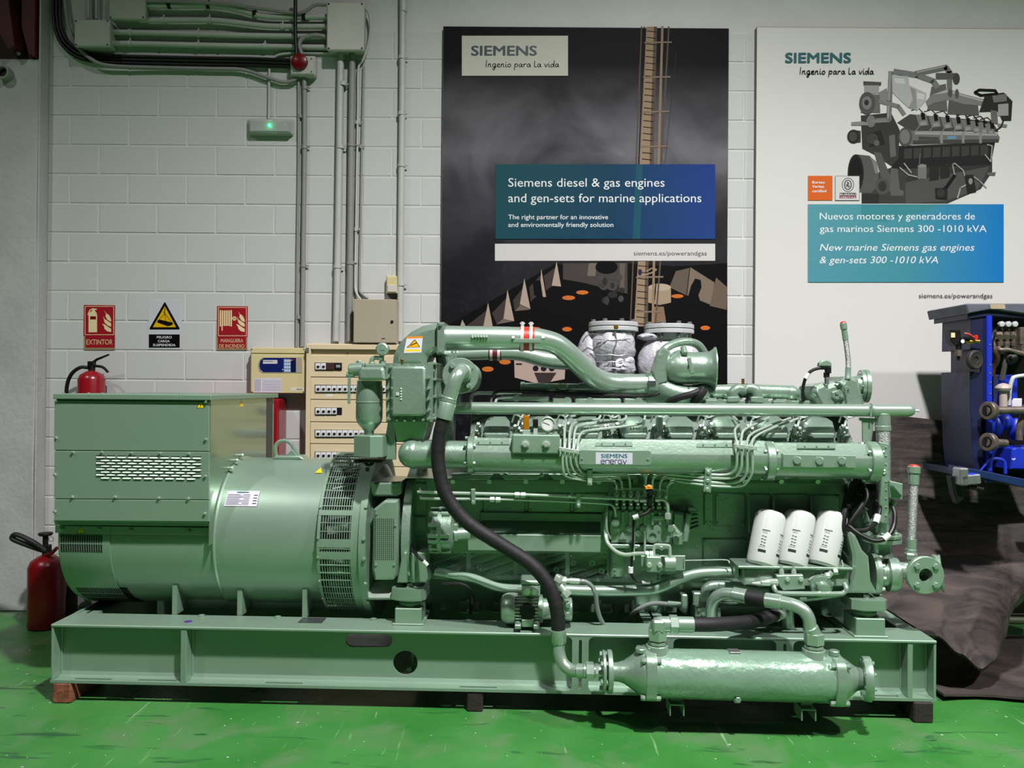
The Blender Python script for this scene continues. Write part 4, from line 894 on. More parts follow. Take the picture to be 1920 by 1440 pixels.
# data plate on the drum, lifting eye, sticker
def drum_patch(name, x0, x1, p0, p1, m, skew=0.0, dr=.0028, parent=None):
    q = MB(); a0, a1 = (yz_at(p) for p in (p0, p1)); N_ = 6; vs = []
    for i in range(N_ + 1):
        a = a0 + (a1 - a0) * i / N_; s_ = skew * i / N_
        vs += [asurf(x0 + s_, a, AR + .002 + dr), asurf(x1 + s_, a, AR + .002 + dr)]
    q.add(vs, [(2 * i, 2 * i + 2, 2 * i + 3, 2 * i + 1) for i in range(N_)]); return P(name, q, m, parent or ALT)
xd0, xd1 = g(421, 935, .16).x, g(482, 935, .16).x
dp = drum_patch('data_plate', xd0, xd1, 923, 949, WHITE)
for i, pp in enumerate((929, 931.4, 933.8, 936.2, 938.6, 941, 943.4, 945.8)): drum_patch('print_line', xd0 + .006, xd0 + .07 + .02 * (i % 3), pp, pp + .8, NAVY, dr=.0034, parent=dp); drum_patch('print_line', xd0 + .085 + .006 * (i % 2), xd0 + .12, pp, pp + .8, NAVY, dr=.0034, parent=dp)
drum_patch('print_line', xd0 + .05, xd0 + .11, 924.6, 926.4, TEALT, dr=.0034, parent=dp)
for i in range(4): drum_patch('print_line', xd1 - .025, xd1 - .005, 929.5 + i * 4.6, 931 + i * 4.6, NAVY, dr=.0034, parent=dp)
mb = MB(); ax_ = AX(590) - .0; q = [asurf(g(x, 888, .2).x, yz_at(p), AR + .006) for x, p in ((587, 883), (594, 892), (580, 892))]; mb.add(q, [(0, 1, 2)]); P('warning_sticker', mb, YEL, ALT)
mb = MB(); a = g(515, 856, AY - .02); b = g(562, 858, AY - .02); c0 = g(537, 842, AY - .02); e0 = (g(518, 856, AY - .02), g(516, 840, AY - .02), g(522, 829, AY - .02), g(534, 826, AY - .02), g(545, 831, AY - .02), g(552, 842, AY - .02), g(562, 858, AY - .02))
mb.tube(spline(e0, 5), gm(3.6, AY), 10); mb.prism([g(x, y, AY - .05) for x, y in ((508, 862), (570, 862), (562, 855), (514, 855))], (0, .1, 0), .006); mb.prism([g(x, y, AY - .03) for x, y in ((530, 857), (560, 857), (548, 842), (536, 854))], (0, .02, 0), .004); P('lifting_eye', mb, GRN, ALT)
# cooling cage
CR_ = AR + .035; CF = AY - CR_
xa_, xb_, xc_ = g(594, 990, CF).x, g(660, 990, CF).x, g(690, 990, CF).x
mb = MB(); mb.lathe((xe - .01, AY, AZ), (1, 0, 0), [(0, AR - .06), (xc_ - xe, AR - .06)], 40); mb.mat(1)
for k in range(30):
    a = 2 * PI * k / 30; mb.obox((xa_ + .09, AY - (AR - .035) * math.cos(a), AZ - (AR - .035) * math.sin(a)), (.06, .004, .02), Matrix.Rotation(-a, 3, 'X') @ Matrix.Rotation(.3, 3, 'Z'))
P('fan_wheel', mb, [DARK, SILP], ALT)
mb = MB(); mb.lathe((xa_, AY, AZ), (1, 0, 0), [(0, AR - .01), (0, CR_ + .002), (.014, CR_ + .002), (.014, CR_ - .008)], 72, cap=False)
mb.lathe((xb_ - .008, AY, AZ), (1, 0, 0), [(0, CR_ - .01), (0, CR_ + .003), (.04, CR_ + .003), (.042, CR_ + .016), (.075, CR_ + .016), (.078, CR_ - .02), (.078, AR - .1)], 72, cap=False); CAGE = P('cooling_cage', mb, GSHEET)
mb = MB()
for k in range(1, 13): mb.lathe((xa_ + .012 + (xb_ - xa_ - .016) * k / 13, AY, AZ), (1, 0, 0), [(0, CR_ - .004), (0, CR_), (.0035, CR_), (.0035, CR_ - .004)], 72, cap=False)
P('hoop_bars', mb, GRN, CAGE, kind='stuff')
mb = MB()
for k in range(64):
    a = 2 * PI * k / 64 + .02; mb.obox((xa_ + (xb_ - xa_) / 2, AY - (CR_ - .002) * math.cos(a), AZ - (CR_ - .002) * math.sin(a)), ((xb_ - xa_) / 2, .004, .0022), Matrix.Rotation(a, 3, 'X'))
P('cross_bars', mb, GRN, CAGE, kind='stuff')
for a0, a1 in ((yz_at(1003) , yz_at(1017)), (yz_at(1024), yz_at(1037)), (-.42, -.36)):
    mb = MB(); mb.lathe((xa_ + .002, AY, AZ), (1, 0, 0), [(0, CR_ - .004), (0, CR_ + .003), (xb_ - xa_, CR_ + .003), (xb_ - xa_, CR_ - .004)], 6, cap=False, a0=a0, a1=a1); P('band_plate', mb, GSHEET, CAGE)
mb = MB()
for a in (-.45, -.1, .12, .42, .7): mb.hexbolt(asurf(xb_ + .062, a, CR_ + .014), asurf(0, a, 1) - asurf(0, a, 0), .009, .012); mb.hexbolt(asurf(xa_ + .006, a, CR_ + .001), asurf(0, a, 1) - asurf(0, a, 0), .006, .01)
P('bolts', mb, GRN, CAGE, kind='stuff')
# flywheel housing with its perforated guard
xf = g(766, 990, .15).x
mb = MB(); mb.lathe((xc_ - .01, AY, AZ), (1, 0, 0), [(0, AR - .02), (.03, AR - .09), (xf - xc_ - .05, AR - .09), (xf - xc_ - .02, AR + .0), (xf - xc_ + .02, AR + .0)], 48); FLY = P('flywheel_housing', mb, GCAST)
pc = [(700, 955), (716, 942), (722, 938), (746, 938), (746, 1078), (736, 1088), (702, 1088), (697, 1070)]
mb = MB(); pprism(mb, pc, .10, .06, .012); bolts_px(mb, [(706, 963), (705, 1059), (739, 1059), (742, 985)], .10, .006, .006); gd = P('perforated_guard', mb, GRN, FLY)
mb = MB()
for i in range(10):
    for j in range(22):
        p = g(704 + i * 3.75, 973.5 + j * 3.6, .0995); w = .0026; mb.add([p + Vector((-w, 0, -w)), p + Vector((w, 0, -w)), p + Vector((w, 0, w)), p + Vector((-w, 0, w))], [(0, 1, 2, 3)])
P('perforations', mb, DARK, gd, kind='stuff')
mb = MB(); pprism(mb, [(692, 905), (752, 903), (752, 926), (744, 931), (700, 931), (694, 925)], .16, .2, .01); P('timing_cover', mb, GCAST, FLY)
mb = MB(); mb.prism([g(687, 1089, .22), g(744, 1089, .22), g(752, 1121, .12), g(690, 1121, .12), ], (0, .02, -.015), .004); P('drip_tray', mb, SILP, FLY)
for (cx, cy, cz), sfx in ((PED1, 0), (PED2, 1)):
    # rubber isolator, hexagonal block and bracket above each pedestal
    y = cy + .075; z0 = cz
    pxs = (770, 768) if sfx == 0 else (1628, 1624)
    zh0, zh1, ztop = (g(770, 1119, y).z, g(770, 1093, y).z, g(770, 1036, y).z) if sfx == 0 else (g(1625, 1137, y).z, g(1625, 1114, y).z, g(1620, 1000, y).z)
    mb = MB(); mb.lathe((cx, y, z0), (0, 0, 1), [(0, .055), (.018, .055), (.02, .05), (.024, .05), (.026, .056), (zh0 - z0, .056)], 24); P('isolator', mb, GSHEET, label='ribbed rubber and steel isolator')
    mb = MB(); w = .083; pl = [(cx - w, y - .06, zh0), (cx - w * .45, y - .085, zh0), (cx + w * .75, y - .085, zh0), (cx + w, y - .055, zh0), (cx + w, y + .07, zh0), (cx - w, y + .07, zh0)]
    mb.prism(pl, (0, 0, zh1 - zh0 - .01), .004); mb.hexbolt((cx, y - .02, zh1 - .01), (0, 0, 1), .016, .016); P('mount_block', mb, GRN)
    mb = MB()
    if sfx == 0:
        for a in ((744, 1093, 752, 1050, 757, 1036, 763, 1036, 763, 1093), (786, 1093, 782, 1036, 798, 1036, 799, 1060, 803, 1093)):
            pprism(mb, list(zip(a[::2], a[1::2])), y - .07, .13, .006)
        pprism(mb, [(752, 1093), (757, 1037), (795, 1037), (798, 1093)], y - .02, .06, .004); pprism(mb, [(770, 1093), (770, 1040), (777, 1040), (777, 1093)], y - .05, .05, .003)
    else:
        pprism(mb, [(1590, 1113), (1600, 1070), (1600, 1042), (1592, 1005), (1597, 998), (1606, 1004), (1618, 1032), (1630, 1044), (1634, 1090), (1646, 1113)], y - .05, .14, .012)
    P('engine_bracket', mb, GCAST)
# ---------------------------------------------------------------- engine block
xL, xR = g(764, 1000, .33).x, g(1652, 1000, .33).x
def zz(py, y): return g(1200, py, y).z
mb = MB(); z0, z1 = zz(1100, .36), zz(905, .33)
mb.prism([(xL, .42, ZT - .02), (xL, .36, z0), (xL, .33, z0 + .03), (xL, .33, z1), (xL, .24, z1 + .02), (xL, .92, z1 + .02), (xL, .92, z0), (xL, .84, ZT - .02)], (xR - xL, 0, 0), .004)
xb0, xb1 = g(880, 900, .3).x, g(1612, 900, .3).x
mb.prism([(xb0, .25, z1 + .01), (xb0, .30, z1 + .16), (xb0, .45, z1 + .27), (xb0, .62, z1 + .25), (xb0, .80, z1 + .27), (xb0, .95, z1 + .16), (xb0, .92, z1 + .01)], (xb1 - xb0, 0, 0), .004)
ENG = P('engine_block', mb, GCAST)
def panel(x0, y0, x1, y1, y=.33, t=.012, nb=True):
    q = MB(); pprism(q, [(x0, y0), (x1, y0), (x1, y1), (x0, y1)], y - t, t, .005)
    if nb: bolts_px(q, [(x0 + 5, y0 + 5), (x1 - 5, y0 + 5), (x0 + 5, y1 - 5), (x1 - 5, y1 - 5)], y - t, .007, .007)
    P('inspection_cover', q, GCAST, ENG)
for a in ((768, 905, 800, 966), (768, 968, 800, 1006), (905, 925, 985, 962), (990, 925, 1070, 962), (1075, 925, 1140, 962), (1320, 922, 1338, 985), (1341, 925, 1398, 986), (1404, 926, 1445, 1000), (1450, 926, 1515, 1000), (1520, 928, 1575, 1000), (1318, 1010, 1400, 1060)): panel(*a)
for a in ((805, 1036, 876, 1078), (880, 1036, 965, 1082), (968, 1036, 1062, 1084), (1066, 1036, 1140, 1086), (1230, 1075, 1310, 1092)): panel(*a, y=.34, t=.01)
mb = MB()
for px, py in ((1043, 1068), (1128, 1070), (900, 1062), (1075, 1055), (1110, 1055), (1335, 990), (1367, 992)): c = g(px, py, .335); mb.lathe(c, (0, -1, 0), [(0, .014), (.008, .014), (.008, .008), (.003, .006)], 14)
P('drain_plugs', mb, GCAST, ENG, kind='stuff')
mb = MB()
for i in range(11):
    x = 850 + i * 68; mb.hexbolt(g(x, 899, .26), (0, -1, -.3), .016, .03)
    mb.lathe(g(x + 30, 890, .25), (0, -1, 0), [(0, .012), (.02, .012)], 10)
P('side_bolts', mb, SILP, ENG, kind='stuff')
mb = MB()
for i in range(8): pprism(mb, [(845 + i * 92, 890), (925 + i * 92, 890), (915 + i * 92, 900), (855 + i * 92, 900)], .22, .1, .004)
P('manifold_studs', mb, GCAST, ENG, kind='stuff')
mb = MB()
for i in range(9): pbox(mb, 860 + i * 62, 1120, 900 + i * 62, 1150, .40, .5, .006); pbox(mb, 874 + i * 62, 1124, 880 + i * 62, 1146, .39, .5, .003)
P('sump_ribs', mb, GCAST, ENG, kind='stuff')
# pale cover plate on the flank and the grey one above it
mb = MB(); pprism(mb, [(876, 1001), (1127, 1004), (1127, 1036), (877, 1032)], .20, .02, .003); P('side_plate', mb, GRN, label='flat pale green cover plate')
mb = MB(); mb.prism([g(905, 976, .30), g(1126, 980, .30), g(1126, 1003, .205), g(880, 1000, .205)], (0, .012, 0), .002); pbox(mb, 900, 962, 1130, 978, .30, .33, .003); P('air_cooler_cover', mb, GSHEET)
# ---------------------------------------------------------------- exhaust manifold in three lengths
MY = .105
def mani(px0, px1, r=.083):
    zc0 = g(1260, 859.5, MY).z; zc1 = zc0
    def sec(x, zc):
        pr_ = [(.05, r), (-.015, r), (-.068, .028), (-.080, .020), (-.083, .002)] + [(-r * math.cos(t), -r * math.sin(t)) for t in [rad(a) for a in range(12, 175, 13)]] + [(r, .03)]
        return [(x, MY + a, zc + b) for a, b in pr_]
    x0, x1 = g(px0, 855, MY).x, g(px1, 855, MY).x
    mb = MB(); mb.prism(sec(x0, g(px0, 853 + (px0 - 885) * .0175, MY).z), (x1 - x0, 0, 0), .0)
    return mb
def ring(px0, px1, py, r, y=MY, name='clamp_ring', lug=True, n=32):
    a, b = g(px0, py, y), g(px1, py, y); mb = MB(); mb.cyl(a, b, r, n, bev=.004)
    if lug:
        for t in range(6):
            an = t * PI / 3 + .4; mb.hexbolt(a + Vector((-.004, r * .9 * math.cos(an), r * .9 * math.sin(an))), (-1, 0, 0), .008, .012); mb.hexbolt(b + Vector((0, r * .9 * math.cos(an), r * .9 * math.sin(an))), (1, 0, 0), .008, .010)
    return P(name, mb, GCAST)
MAN = P('exhaust_manifold', mani(890, 1432), GCAST); P('manifold_end', mani(1446, 1626), GCAST, label='right end length of the exhaust manifold')
ring(878, 890, 853, .092); ring(1431, 1447, 864, .094); ring(1622, 1642, 866, .096, name='end_flange')
mb = MB(); ptube(mb, [(771, 853, MY), (800, 852, MY), (885, 853, MY)], .068, 20); mb.ball(g(773, 851, MY), .069, 18); P('manifold_elbow', mb, GCAST)
mb = MB(); pbox(mb, 960, 815, 1050, 851, .005, .12, .006); JB = P('sensor_box', mb, GSHEET); each('bolt', [(985, 833), (1024, 833)], lambda q, p: (q.cyl(g(*p, .005), g(*p, -.002), .019, 18), q.hexbolt(g(*p, -.002), (0, -1, 0), .014, .012)), SILP, JB)
mb = MB(); pprism(mb, [(1086, 845), (1090, 843), (1218, 844), (1221, 847), (1221, 871), (1217, 873), (1088, 872), (1085, 869)], .004, .016, .003); bolts_px(mb, [(1091, 860), (1215, 861)], .004, .005, .004); LP = P('logo_plate', mb, GRN)
pr = Print(G, .0035); pr.poly([(1117, 848), (1186, 849), (1186, 870.5), (1117, 870)], (196, 198, 210)); pr.build('sticker', LP)
text('SIEMENS', G, 1127, 858.6, .0028, 49, 7.6, TEALT, LP, bold=.018)
pr = Print(G, .003)
ENERGY = {'e': [[(.08, .25), (.62, .25), (.62, .42), (.52, .5), (.18, .5), (.08, .42), (.08, .08), (.18, 0), (.6, 0)]], 'n': [[(.08, 0), (.08, .42), (.18, .5), (.52, .5), (.62, .42), (.62, 0)]], 'r': [[(.08, 0), (.08, .42), (.18, .5), (.45, .5)]], 'g': [[(.62, .5), (.18, .5), (.08, .42), (.08, .08), (.18, 0), (.62, 0), (.62, .25), (.4, .25)]], 'y': [[(.06, .5), (.34, .0)], [(.64, .5), (.3, -.14)]]}
x = 1126
for ch in 'energy':
    for st in ENERGY[ch]: pr.line([(x + a * 12, 869.2 - b * 13.5) for a, b in st], 1.2, (44, 26, 70))
    x += 6.4 if ch == 'r' else 8.7
pr.build('sticker_lettering', LP)
mb = MB(); pprism(mb, [(1468, 851), (1605, 854), (1605, 878), (1468, 876)], .002, .03, .003); CP = P('core_plug_plate', mb, GRN)
each('bolt', [(1495, 863), (1537, 864), (1579, 864)], lambda q, p: (q.prism([g(p[0] + a, p[1] + b, .0) for a, b in ((-7, 0), (7, 0), (10, 12), (-10, 12))], (0, .006, 0), .002), q.cyl(g(*p, .0), g(*p, -.012), .0185, 16, bev=.003)), GRN, CP)
for a in ((1116, 827, 1186, 836), (1306, 829, 1375, 838), (1495, 832, 1567, 840), (884, 824, 955, 833)):
    mb = MB(); mb.prism([g(a[0], a[1], .085), g(a[2], a[1], .085), g(a[2], a[3], .055), g(a[0], a[3], .055)], (0, .012, -.012), .002); bolts_px(mb, [((a[0] + a[2]) / 2 + k, a[1] + 5) for k in (-22, 0, 22)], .062, .004, .006); P('heat_plate', mb, GRN, MAN)
# ---------------------------------------------------------------- heads and rocker covers
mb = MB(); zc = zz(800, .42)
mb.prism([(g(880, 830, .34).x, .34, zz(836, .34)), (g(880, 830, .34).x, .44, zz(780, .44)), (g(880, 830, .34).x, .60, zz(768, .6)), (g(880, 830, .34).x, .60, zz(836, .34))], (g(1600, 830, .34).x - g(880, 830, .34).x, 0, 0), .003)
HEAD = P('cylinder_heads', mb, mat('shaded_head_casting', (70, 92, 76), .5, .2, .3, 12, .3, 60))  # shade between the rocker covers is put into this darker green
CX = [930, 1014, 1099, 1190, 1277, 1366, 1455, 1543]
for i, cx in enumerate(CX):
    s = -1 if cx < 1250 else 1; sk = 4 if cx < 1150 else (-4 if cx < 1300 else -10)
    mb = MB(); Y = lambda dy: .26 - dy * .0042
    def pt(dx, dy): return g(cx + dx, 804 + dy, Y(dy))
    mb.prism([pt(-26 + sk, -8), pt(-20 + sk, -20), pt(-12 + sk, -24), pt(14 + sk, -24), pt(24 + sk * .5, -14), pt(25, 8), pt(22, 15), pt(-20, 15), pt(-25, 8)], (0, .14, -.03), .009)
    mb.prism([g(cx + a, 804 + b, .20) for a, b in ((-21, 8), (22, 8), (24, 13), (20, 19), (-18, 19), (-23, 14))], (0, .10, .0), .006)
    mb.prism([g(cx + a, 804 + b, .24) for a, b in ((-20, 18), (21, 18), (22, 27), (-20, 27))], (0, .10, .0), .004)
    rc = P('rocker_cover', mb, GCAST)
    pr = Print(G, 0)
    mb = MB()
    for k in range(4): c = g(cx - 7 + k * 5, 803, Y(-1) - .003); mb.obox(c, (.004, .002, .0035))
    P('cast_numbers', mb, PALE, rc, kind='stuff')
mb = MB()
for i, cx in enumerate(CX):
    for a, b in ((-33, -8), (-36, 6), (-33, 18), (36, -4), (37, 8), (35, 20), (43, 0), (44, 16)):
        if cx + a > 1000 and cx + a < 1035 and b < 10: continue
        c = g(cx + a, 806 + b, .31); mb.hexbolt(c, (0, -.75, .66), .011, .018); mb.cyl(c, c + Vector((0, .05, -.05)), .013, 8)
P('head_nuts', mb, SILP, HEAD, kind='stuff')
mb = MB()
for i, cx in enumerate(CX):
    ptube(mb, [(cx + 30, 792, .36), (cx + 36, 778, .34), (cx + 50, 783, .3), (cx + 62, 779, .33)], .005, 8)
    ptube(mb, [(cx + 34, 815, .30), (cx + 40, 800, .28), (cx + 44, 788, .32), (cx + 52, 776, .36)], .006, 8)
P('leak_off_lines', mb, SILP, HEAD, kind='stuff')
mb = MB(); ptube(mb, [(1236, 782, .26), (1237, 812, .26)], .018, 14); mb.hexbolt(g(1236, 824, .26), (0, 0, 1), .026, .03); mb.hexbolt(g(1236, 815, .26), (0, 0, 1), .022, .015); P('dip_tube', mb, SILP)
# gauge, amber sight glass and black plug on the sensor box
mb = MB(); c = g(1027, 795, .03); mb.lathe(c, (0, -1, 0), [(-.03, .02), (-.02, .034), (.012, .035), (.014, .031), (.010, .030)], 28, cap=False); GA = P('pressure_gauge', mb, SILP)
pr = Print(G, .021); pr.ell(1027, 795, 11.7, 11.7, (216, 216, 216)); pr.line([(1018, 792), (1030, 797)], 1.6, (20, 20, 22))
for k in range(9): a = PI * .85 + k * PI * 1.3 / 8; pr.line([(1027 + 9 * math.cos(a), 795 + 9 * math.sin(a)), (1027 + 10.6 * math.cos(a), 795 + 10.6 * math.sin(a))], .8, (60, 60, 64))
pr.build('dial', GA); mb = MB(); mb.cyl(g(1027, 808, .04), g(1027, 818, .04), .010, 10); P('stem', mb, SILP, GA)
mb = MB(); pbox(mb, 981, 779, 992, 806, .03, .06, .004); P('sight_glass', mb, AMB, label='amber sight glass'); mb = MB(); pbox(mb, 999, 786, 1009, 801, .03, .07, .003); mb.mat(1); pbox(mb, 1000, 801, 1008, 815, .035, .06, .003); P('sensor_plug', mb, [BLKM, SIL], label='black sensor plug')
mb = MB(); pbox(mb, 980, 806, 994, 816, .03, .07, .002); P('sight_glass_base', mb, SILP)
# ---------------------------------------------------------------- injection pump and its fuel lines
def rod(name, pts, r=.0062, m=SILP, parent=None, sm=6, label=None, n=10):
    q = MB(); ptube(q, pts, r, n, sm); return P(name, q, m, parent, label)
D = -.012
LEFT = [[(1078, 779, .3), (1064, 784, .22), (1059, 800, .1), (1058.5, 825, .02), (1058, 842, D), (1055, 855, D), (1056, 882, .0), (1065, 894, .03), (1102, 901, .06), (1145, 901, .12), (1155, 908, .16), (1156, 918, .18)],
 [(1126, 780, .32), (1118, 787, .28), (1082, 792, .2), (1070, 803, .1), (1067.5, 825, .02), (1067, 842, D), (1062, 856, D), (1063, 875, .0), (1071, 890, .03), (1100, 897, .06), (1150, 896, .12), (1164, 901, .16), (1167, 918, .18)],
 [(1174, 780, .32), (1166, 788, .28), (1095, 797, .16), (1080, 803, .08), (1076, 825, .02), (1075, 842, D), (1070, 856, D), (1071, 872, .0), (1080, 886, .03), (1100, 892, .06), (1165, 891, .12), (1179, 895, .16), (1182, 918, .18)],
 [(1210, 778, .32), (1206, 790, .25), (1190, 797, .2), (1105, 807, .12), (1089, 814, .06), (1084, 828, .02), (1083, 842, D), (1079, 856, D), (1080, 868, .0), (1087, 881, .03), (1102, 888.5, .06), (1185, 887, .1), (1202, 887, .13), (1209, 897, .16), (1210, 918, .18)]]
RIGHT = [[(1374, 780, .32), (1386, 794, .22), (1378, 806, .1), (1380, 824, .02), (1384, 840, D), (1382, 855, D), (1380, 877, .0), (1367, 889, .03), (1335, 890, .05), (1280, 886, .08), (1222, 881.5, .12), (1214, 886, .14), (1211, 900, .16), (1210, 916, .18)],
 [(1442, 783, .32), (1415, 796, .18), (1395, 807, .1), (1390, 824, .02), (1391, 840, D), (1391, 855, D), (1389, 880, .0), (1375, 895, .03), (1335, 896, .05), (1250, 889, .1), (1232, 891, .13), (1224, 900, .15), (1223, 918, .18)],
 [(1482, 784, .32), (1440, 799, .18), (1409, 814, .08), (1401, 828, .02), (1401, 841, D), (1401, 856, D), (1400, 885, .0), (1390, 900, .03), (1368, 906, .05), (1335, 904, .05), (1262, 896, .1), (1245, 897, .13), (1238, 906, .15), (1237, 918, .18)],
 [(1498, 784, .32), (1450, 802, .18), (1419, 817, .08), (1410, 830, .02), (1410, 842, D), (1411, 857, D), (1410, 886, .0), (1400, 904, .03), (1384, 912, .05), (1335, 911, .05), (1276, 903, .1), (1262, 903, .13), (1252, 911, .15), (1251, 920, .18)]]
for l in LEFT + RIGHT: rod('injection_line', l)
def bar(name, pts, y, t, m=GRN, bl=(), parent=None, br=.006):
    q = MB(); pprism(q, pts, y, t, .002); bolts_px(q, bl, y, br, .006); return P(name, q, m, parent)
bar('line_clamp', [(1048, 838), (1086, 844), (1086, 852), (1048, 846)], -.026, .024, SILP, [(1055, 844), (1078, 848)])
bar('line_clamp', [(1377, 832), (1420, 837), (1420, 845), (1378, 841)], -.026, .024, SILP, [(1384, 838), (1399, 840), (1414, 842)])
bar('line_clamp', [(1101, 881), (1111, 881), (1110, 910), (1102, 910)], .04, .02, SILP, [(1106, 905)]); bar('line_clamp', [(1323, 880), (1335, 880), (1333, 924), (1319, 922)], .03, .02, GRN, [(1328, 886), (1327, 902), (1326, 918)], br=.01)
# pump body
PY = .20
mb = MB(); pprism(mb, [(1142, 957), (1262, 957), (1260, 1018), (1146, 1018)], PY, .15, .004); PUMP = P('injection_pump', mb, GCAST)
mb = MB(); pprism(mb, [(1150, 913), (1254, 916), (1254, 921), (1149, 918.5)], PY - .01, .04, .002); bolts_px(mb, [(1160 + 15 * k, 916 + k * .3) for k in range(7)], PY - .01, .005, .005); P('delivery_bar', mb, GRN, PUMP)
mb = MB()
for k in range(8):
    x = 1156 + k * 13.2; c = g(x, 957, PY + .03); t = g(x, 920, PY + .01); mb.cyl(c, t, .008, 8); mb.hexbolt(g(x, 930, PY + .012), (0, 0, 1), .013, .02); mb.hexbolt(g(x, 955, PY + .02), (0, -.4, 1), .014, .02); mb.hexbolt(g(x, 948, PY + .02), (0, -.5, .8), .01, .02)
P('delivery_valves', mb, SILP, PUMP, kind='stuff')
mb = MB()
for k in range(8): pprism(mb, [(1150 + k * 14, 960), (1158 + k * 14, 960), (1156 + k * 14, 985), (1151 + k * 14, 985)], PY - .016, .02, .003)
for k in range(5): c = g(1156 + k * 25, 990, PY); mb.lathe(c, (0, -1, 0), [(0, .018), (.012, .018), (.014, .01)], 14)
c = g(1223, 1005, PY); mb.lathe(c, (0, -1, 0), [(0, .032), (.014, .032), (.014, .018), (.004, .018)], 18); mb.lathe(g(1196, 999, PY), (0, -1, 0), [(0, .016), (.016, .016)], 12)
pprism(mb, [(1160, 1012), (1167, 997), (1176, 1012)], PY - .02, .03, .004); pbox(mb, 1222, 967, 1245, 976, PY - .02, PY, .003); P('pump_bosses', mb, GCAST, PUMP, kind='stuff')
mb = MB(); c = g(1153, 979, PY - .02); mb.lathe(c, (0, -1, 0), [(0, .02), (.02, .02), (.022, .012), (.024, .012)], 14); mb.hexbolt(g(1153, 970, PY - .01), (0, 0, 1), .012, .03); P('feed_pump', mb, GCAST, PUMP)
# governor at the right end of the pump
mb = MB(); pprism(mb, [(1262, 960), (1284, 963), (1288, 990), (1284, 1010), (1264, 1018), (1257, 1018)], PY + .01, .12, .01); pprism(mb, [(1288, 963), (1298, 964), (1290, 1017), (1280, 1017)], PY - .02, .12, .006); pprism(mb, [(1262, 1008), (1280, 1000), (1280, 1022), (1264, 1022)], PY - .02, .1, .004)
for k in range(4): pprism(mb, [(1289, 968 + k * 9), (1310, 965 + k * 7), (1313, 969 + k * 6), (1289, 972 + k * 9)], PY, .06, .002)
pprism(mb, [(1290, 951), (1304, 951), (1313, 960), (1290, 960)], PY + .02, .06, .004); GOV = P('governor', mb, GCAST)
mb = MB(); pprism(mb, [(1261, 985), (1265, 984), (1277, 1000), (1270, 1003)], PY - .05, .014, .002); bolts_px(mb, [(1264, 989), (1269, 997)], PY - .05, .005, .005); P('control_lever', mb, SILP, GOV)
rod('feed_line', [(1144, 1010, .16), (1137, 990, .15), (1139, 940, .17), (1148, 905, .2)], .007, GRN)
mb = MB(); pbox(mb, 1140, 1021, 1180, 1028, .18, .3, .003); pbox(mb, 1186, 1022, 1255, 1030, .19, .3, .003); pprism(mb, [(1146, 1028), (1172, 1028), (1175, 1075), (1168, 1085), (1145, 1085)], .24, .08, .01); bolts_px(mb, [(1153, 1060), (1153, 1068), (1153, 1076)], .24, .006, .006); bolts_px(mb, [(1199, 1027), (1240, 1028)], .19, .012, .008); P('pump_cradle', mb, GCAST)
# two horizontal fuel lines with unions and clamps
rod('fuel_line', [(788, 914, .2), (789, 921, .12), (800, 923, .08), (968, 927, .1), (1068, 931, .12), (1165, 935, .13), (1196, 936, .14)], .0075)
rod('fuel_line', [(788, 927, .2), (790, 933, .12), (802, 935, .08), (928, 936, .1), (1030, 939, .13), (1130, 944, .15), (1150, 950, .15), (1155, 968, .16)], .0065)
mb = MB()
for px, py, y in ((970, 927.5, .1), (981, 928, .1), (923, 936, .1), (934, 936.5, .1)): c = g(px, py, y); mb.cyl(c - Vector((.011, 0, 0)), c + Vector((.011, 0, 0)), .0145, 6)
P('pipe_unions', mb, SILP, kind='stuff')
bar('fuel_line_clamp', [(883, 917), (891, 917), (891, 946), (884, 946)], .07, .02, GRN, [(887, 942)], br=.009); bar('fuel_line_clamp', [(1081, 926), (1089, 926), (1088, 951), (1081, 951)], .10, .02, GRN, [(1085, 948)], br=.009)
mb = MB(); c = g(1198, 936, .14)
for px, r in ((1193, .014), (1203, .016), (1210, .015), (1232, .013)): q = g(px, 936, .14); mb.cyl(q - Vector((.009, 0, 0)), q + Vector((.009, 0, 0)), r, 6)
P('line_fittings', mb, SIL, kind='stuff')
rod('fuel_line', [(1234, 936, .14), (1247, 938, .14), (1252, 950, .14), (1252, 972, .16)], .0085)
mb = MB(); q = g(1252, 973, .15); mb.hexbolt(q, (0, 0, 1), .016, .03); P('banjo_fitting', mb, SILP)
mb = MB(); pprism(mb, [(1211, 916), (1222, 913), (1228, 928), (1218, 930)], .06, .06, .003); pbox(mb, 1215, 928, 1224, 950, .07, .12, .004); SOL = P('stop_solenoid', mb, BLKM, label='black stop solenoid with an orange top')
mb = MB(); pprism(mb, [(1209, 912), (1222, 911), (1224, 917), (1211, 918)], .055, .05, .002); mb.ball(g(1216, 912, .06), .008, 10); P('orange_top', mb, ORNG, SOL)
rod('solenoid_cable', [(1221, 948, .09), (1215, 960, .08), (1200, 967, .08), (1192, 970, .09)], .009, CAB)
mb = MB(); mb.cyl(g(1197, 967.5, .08), g(1187, 971, .08), .012, 12); P('cable_gland', mb, SIL)
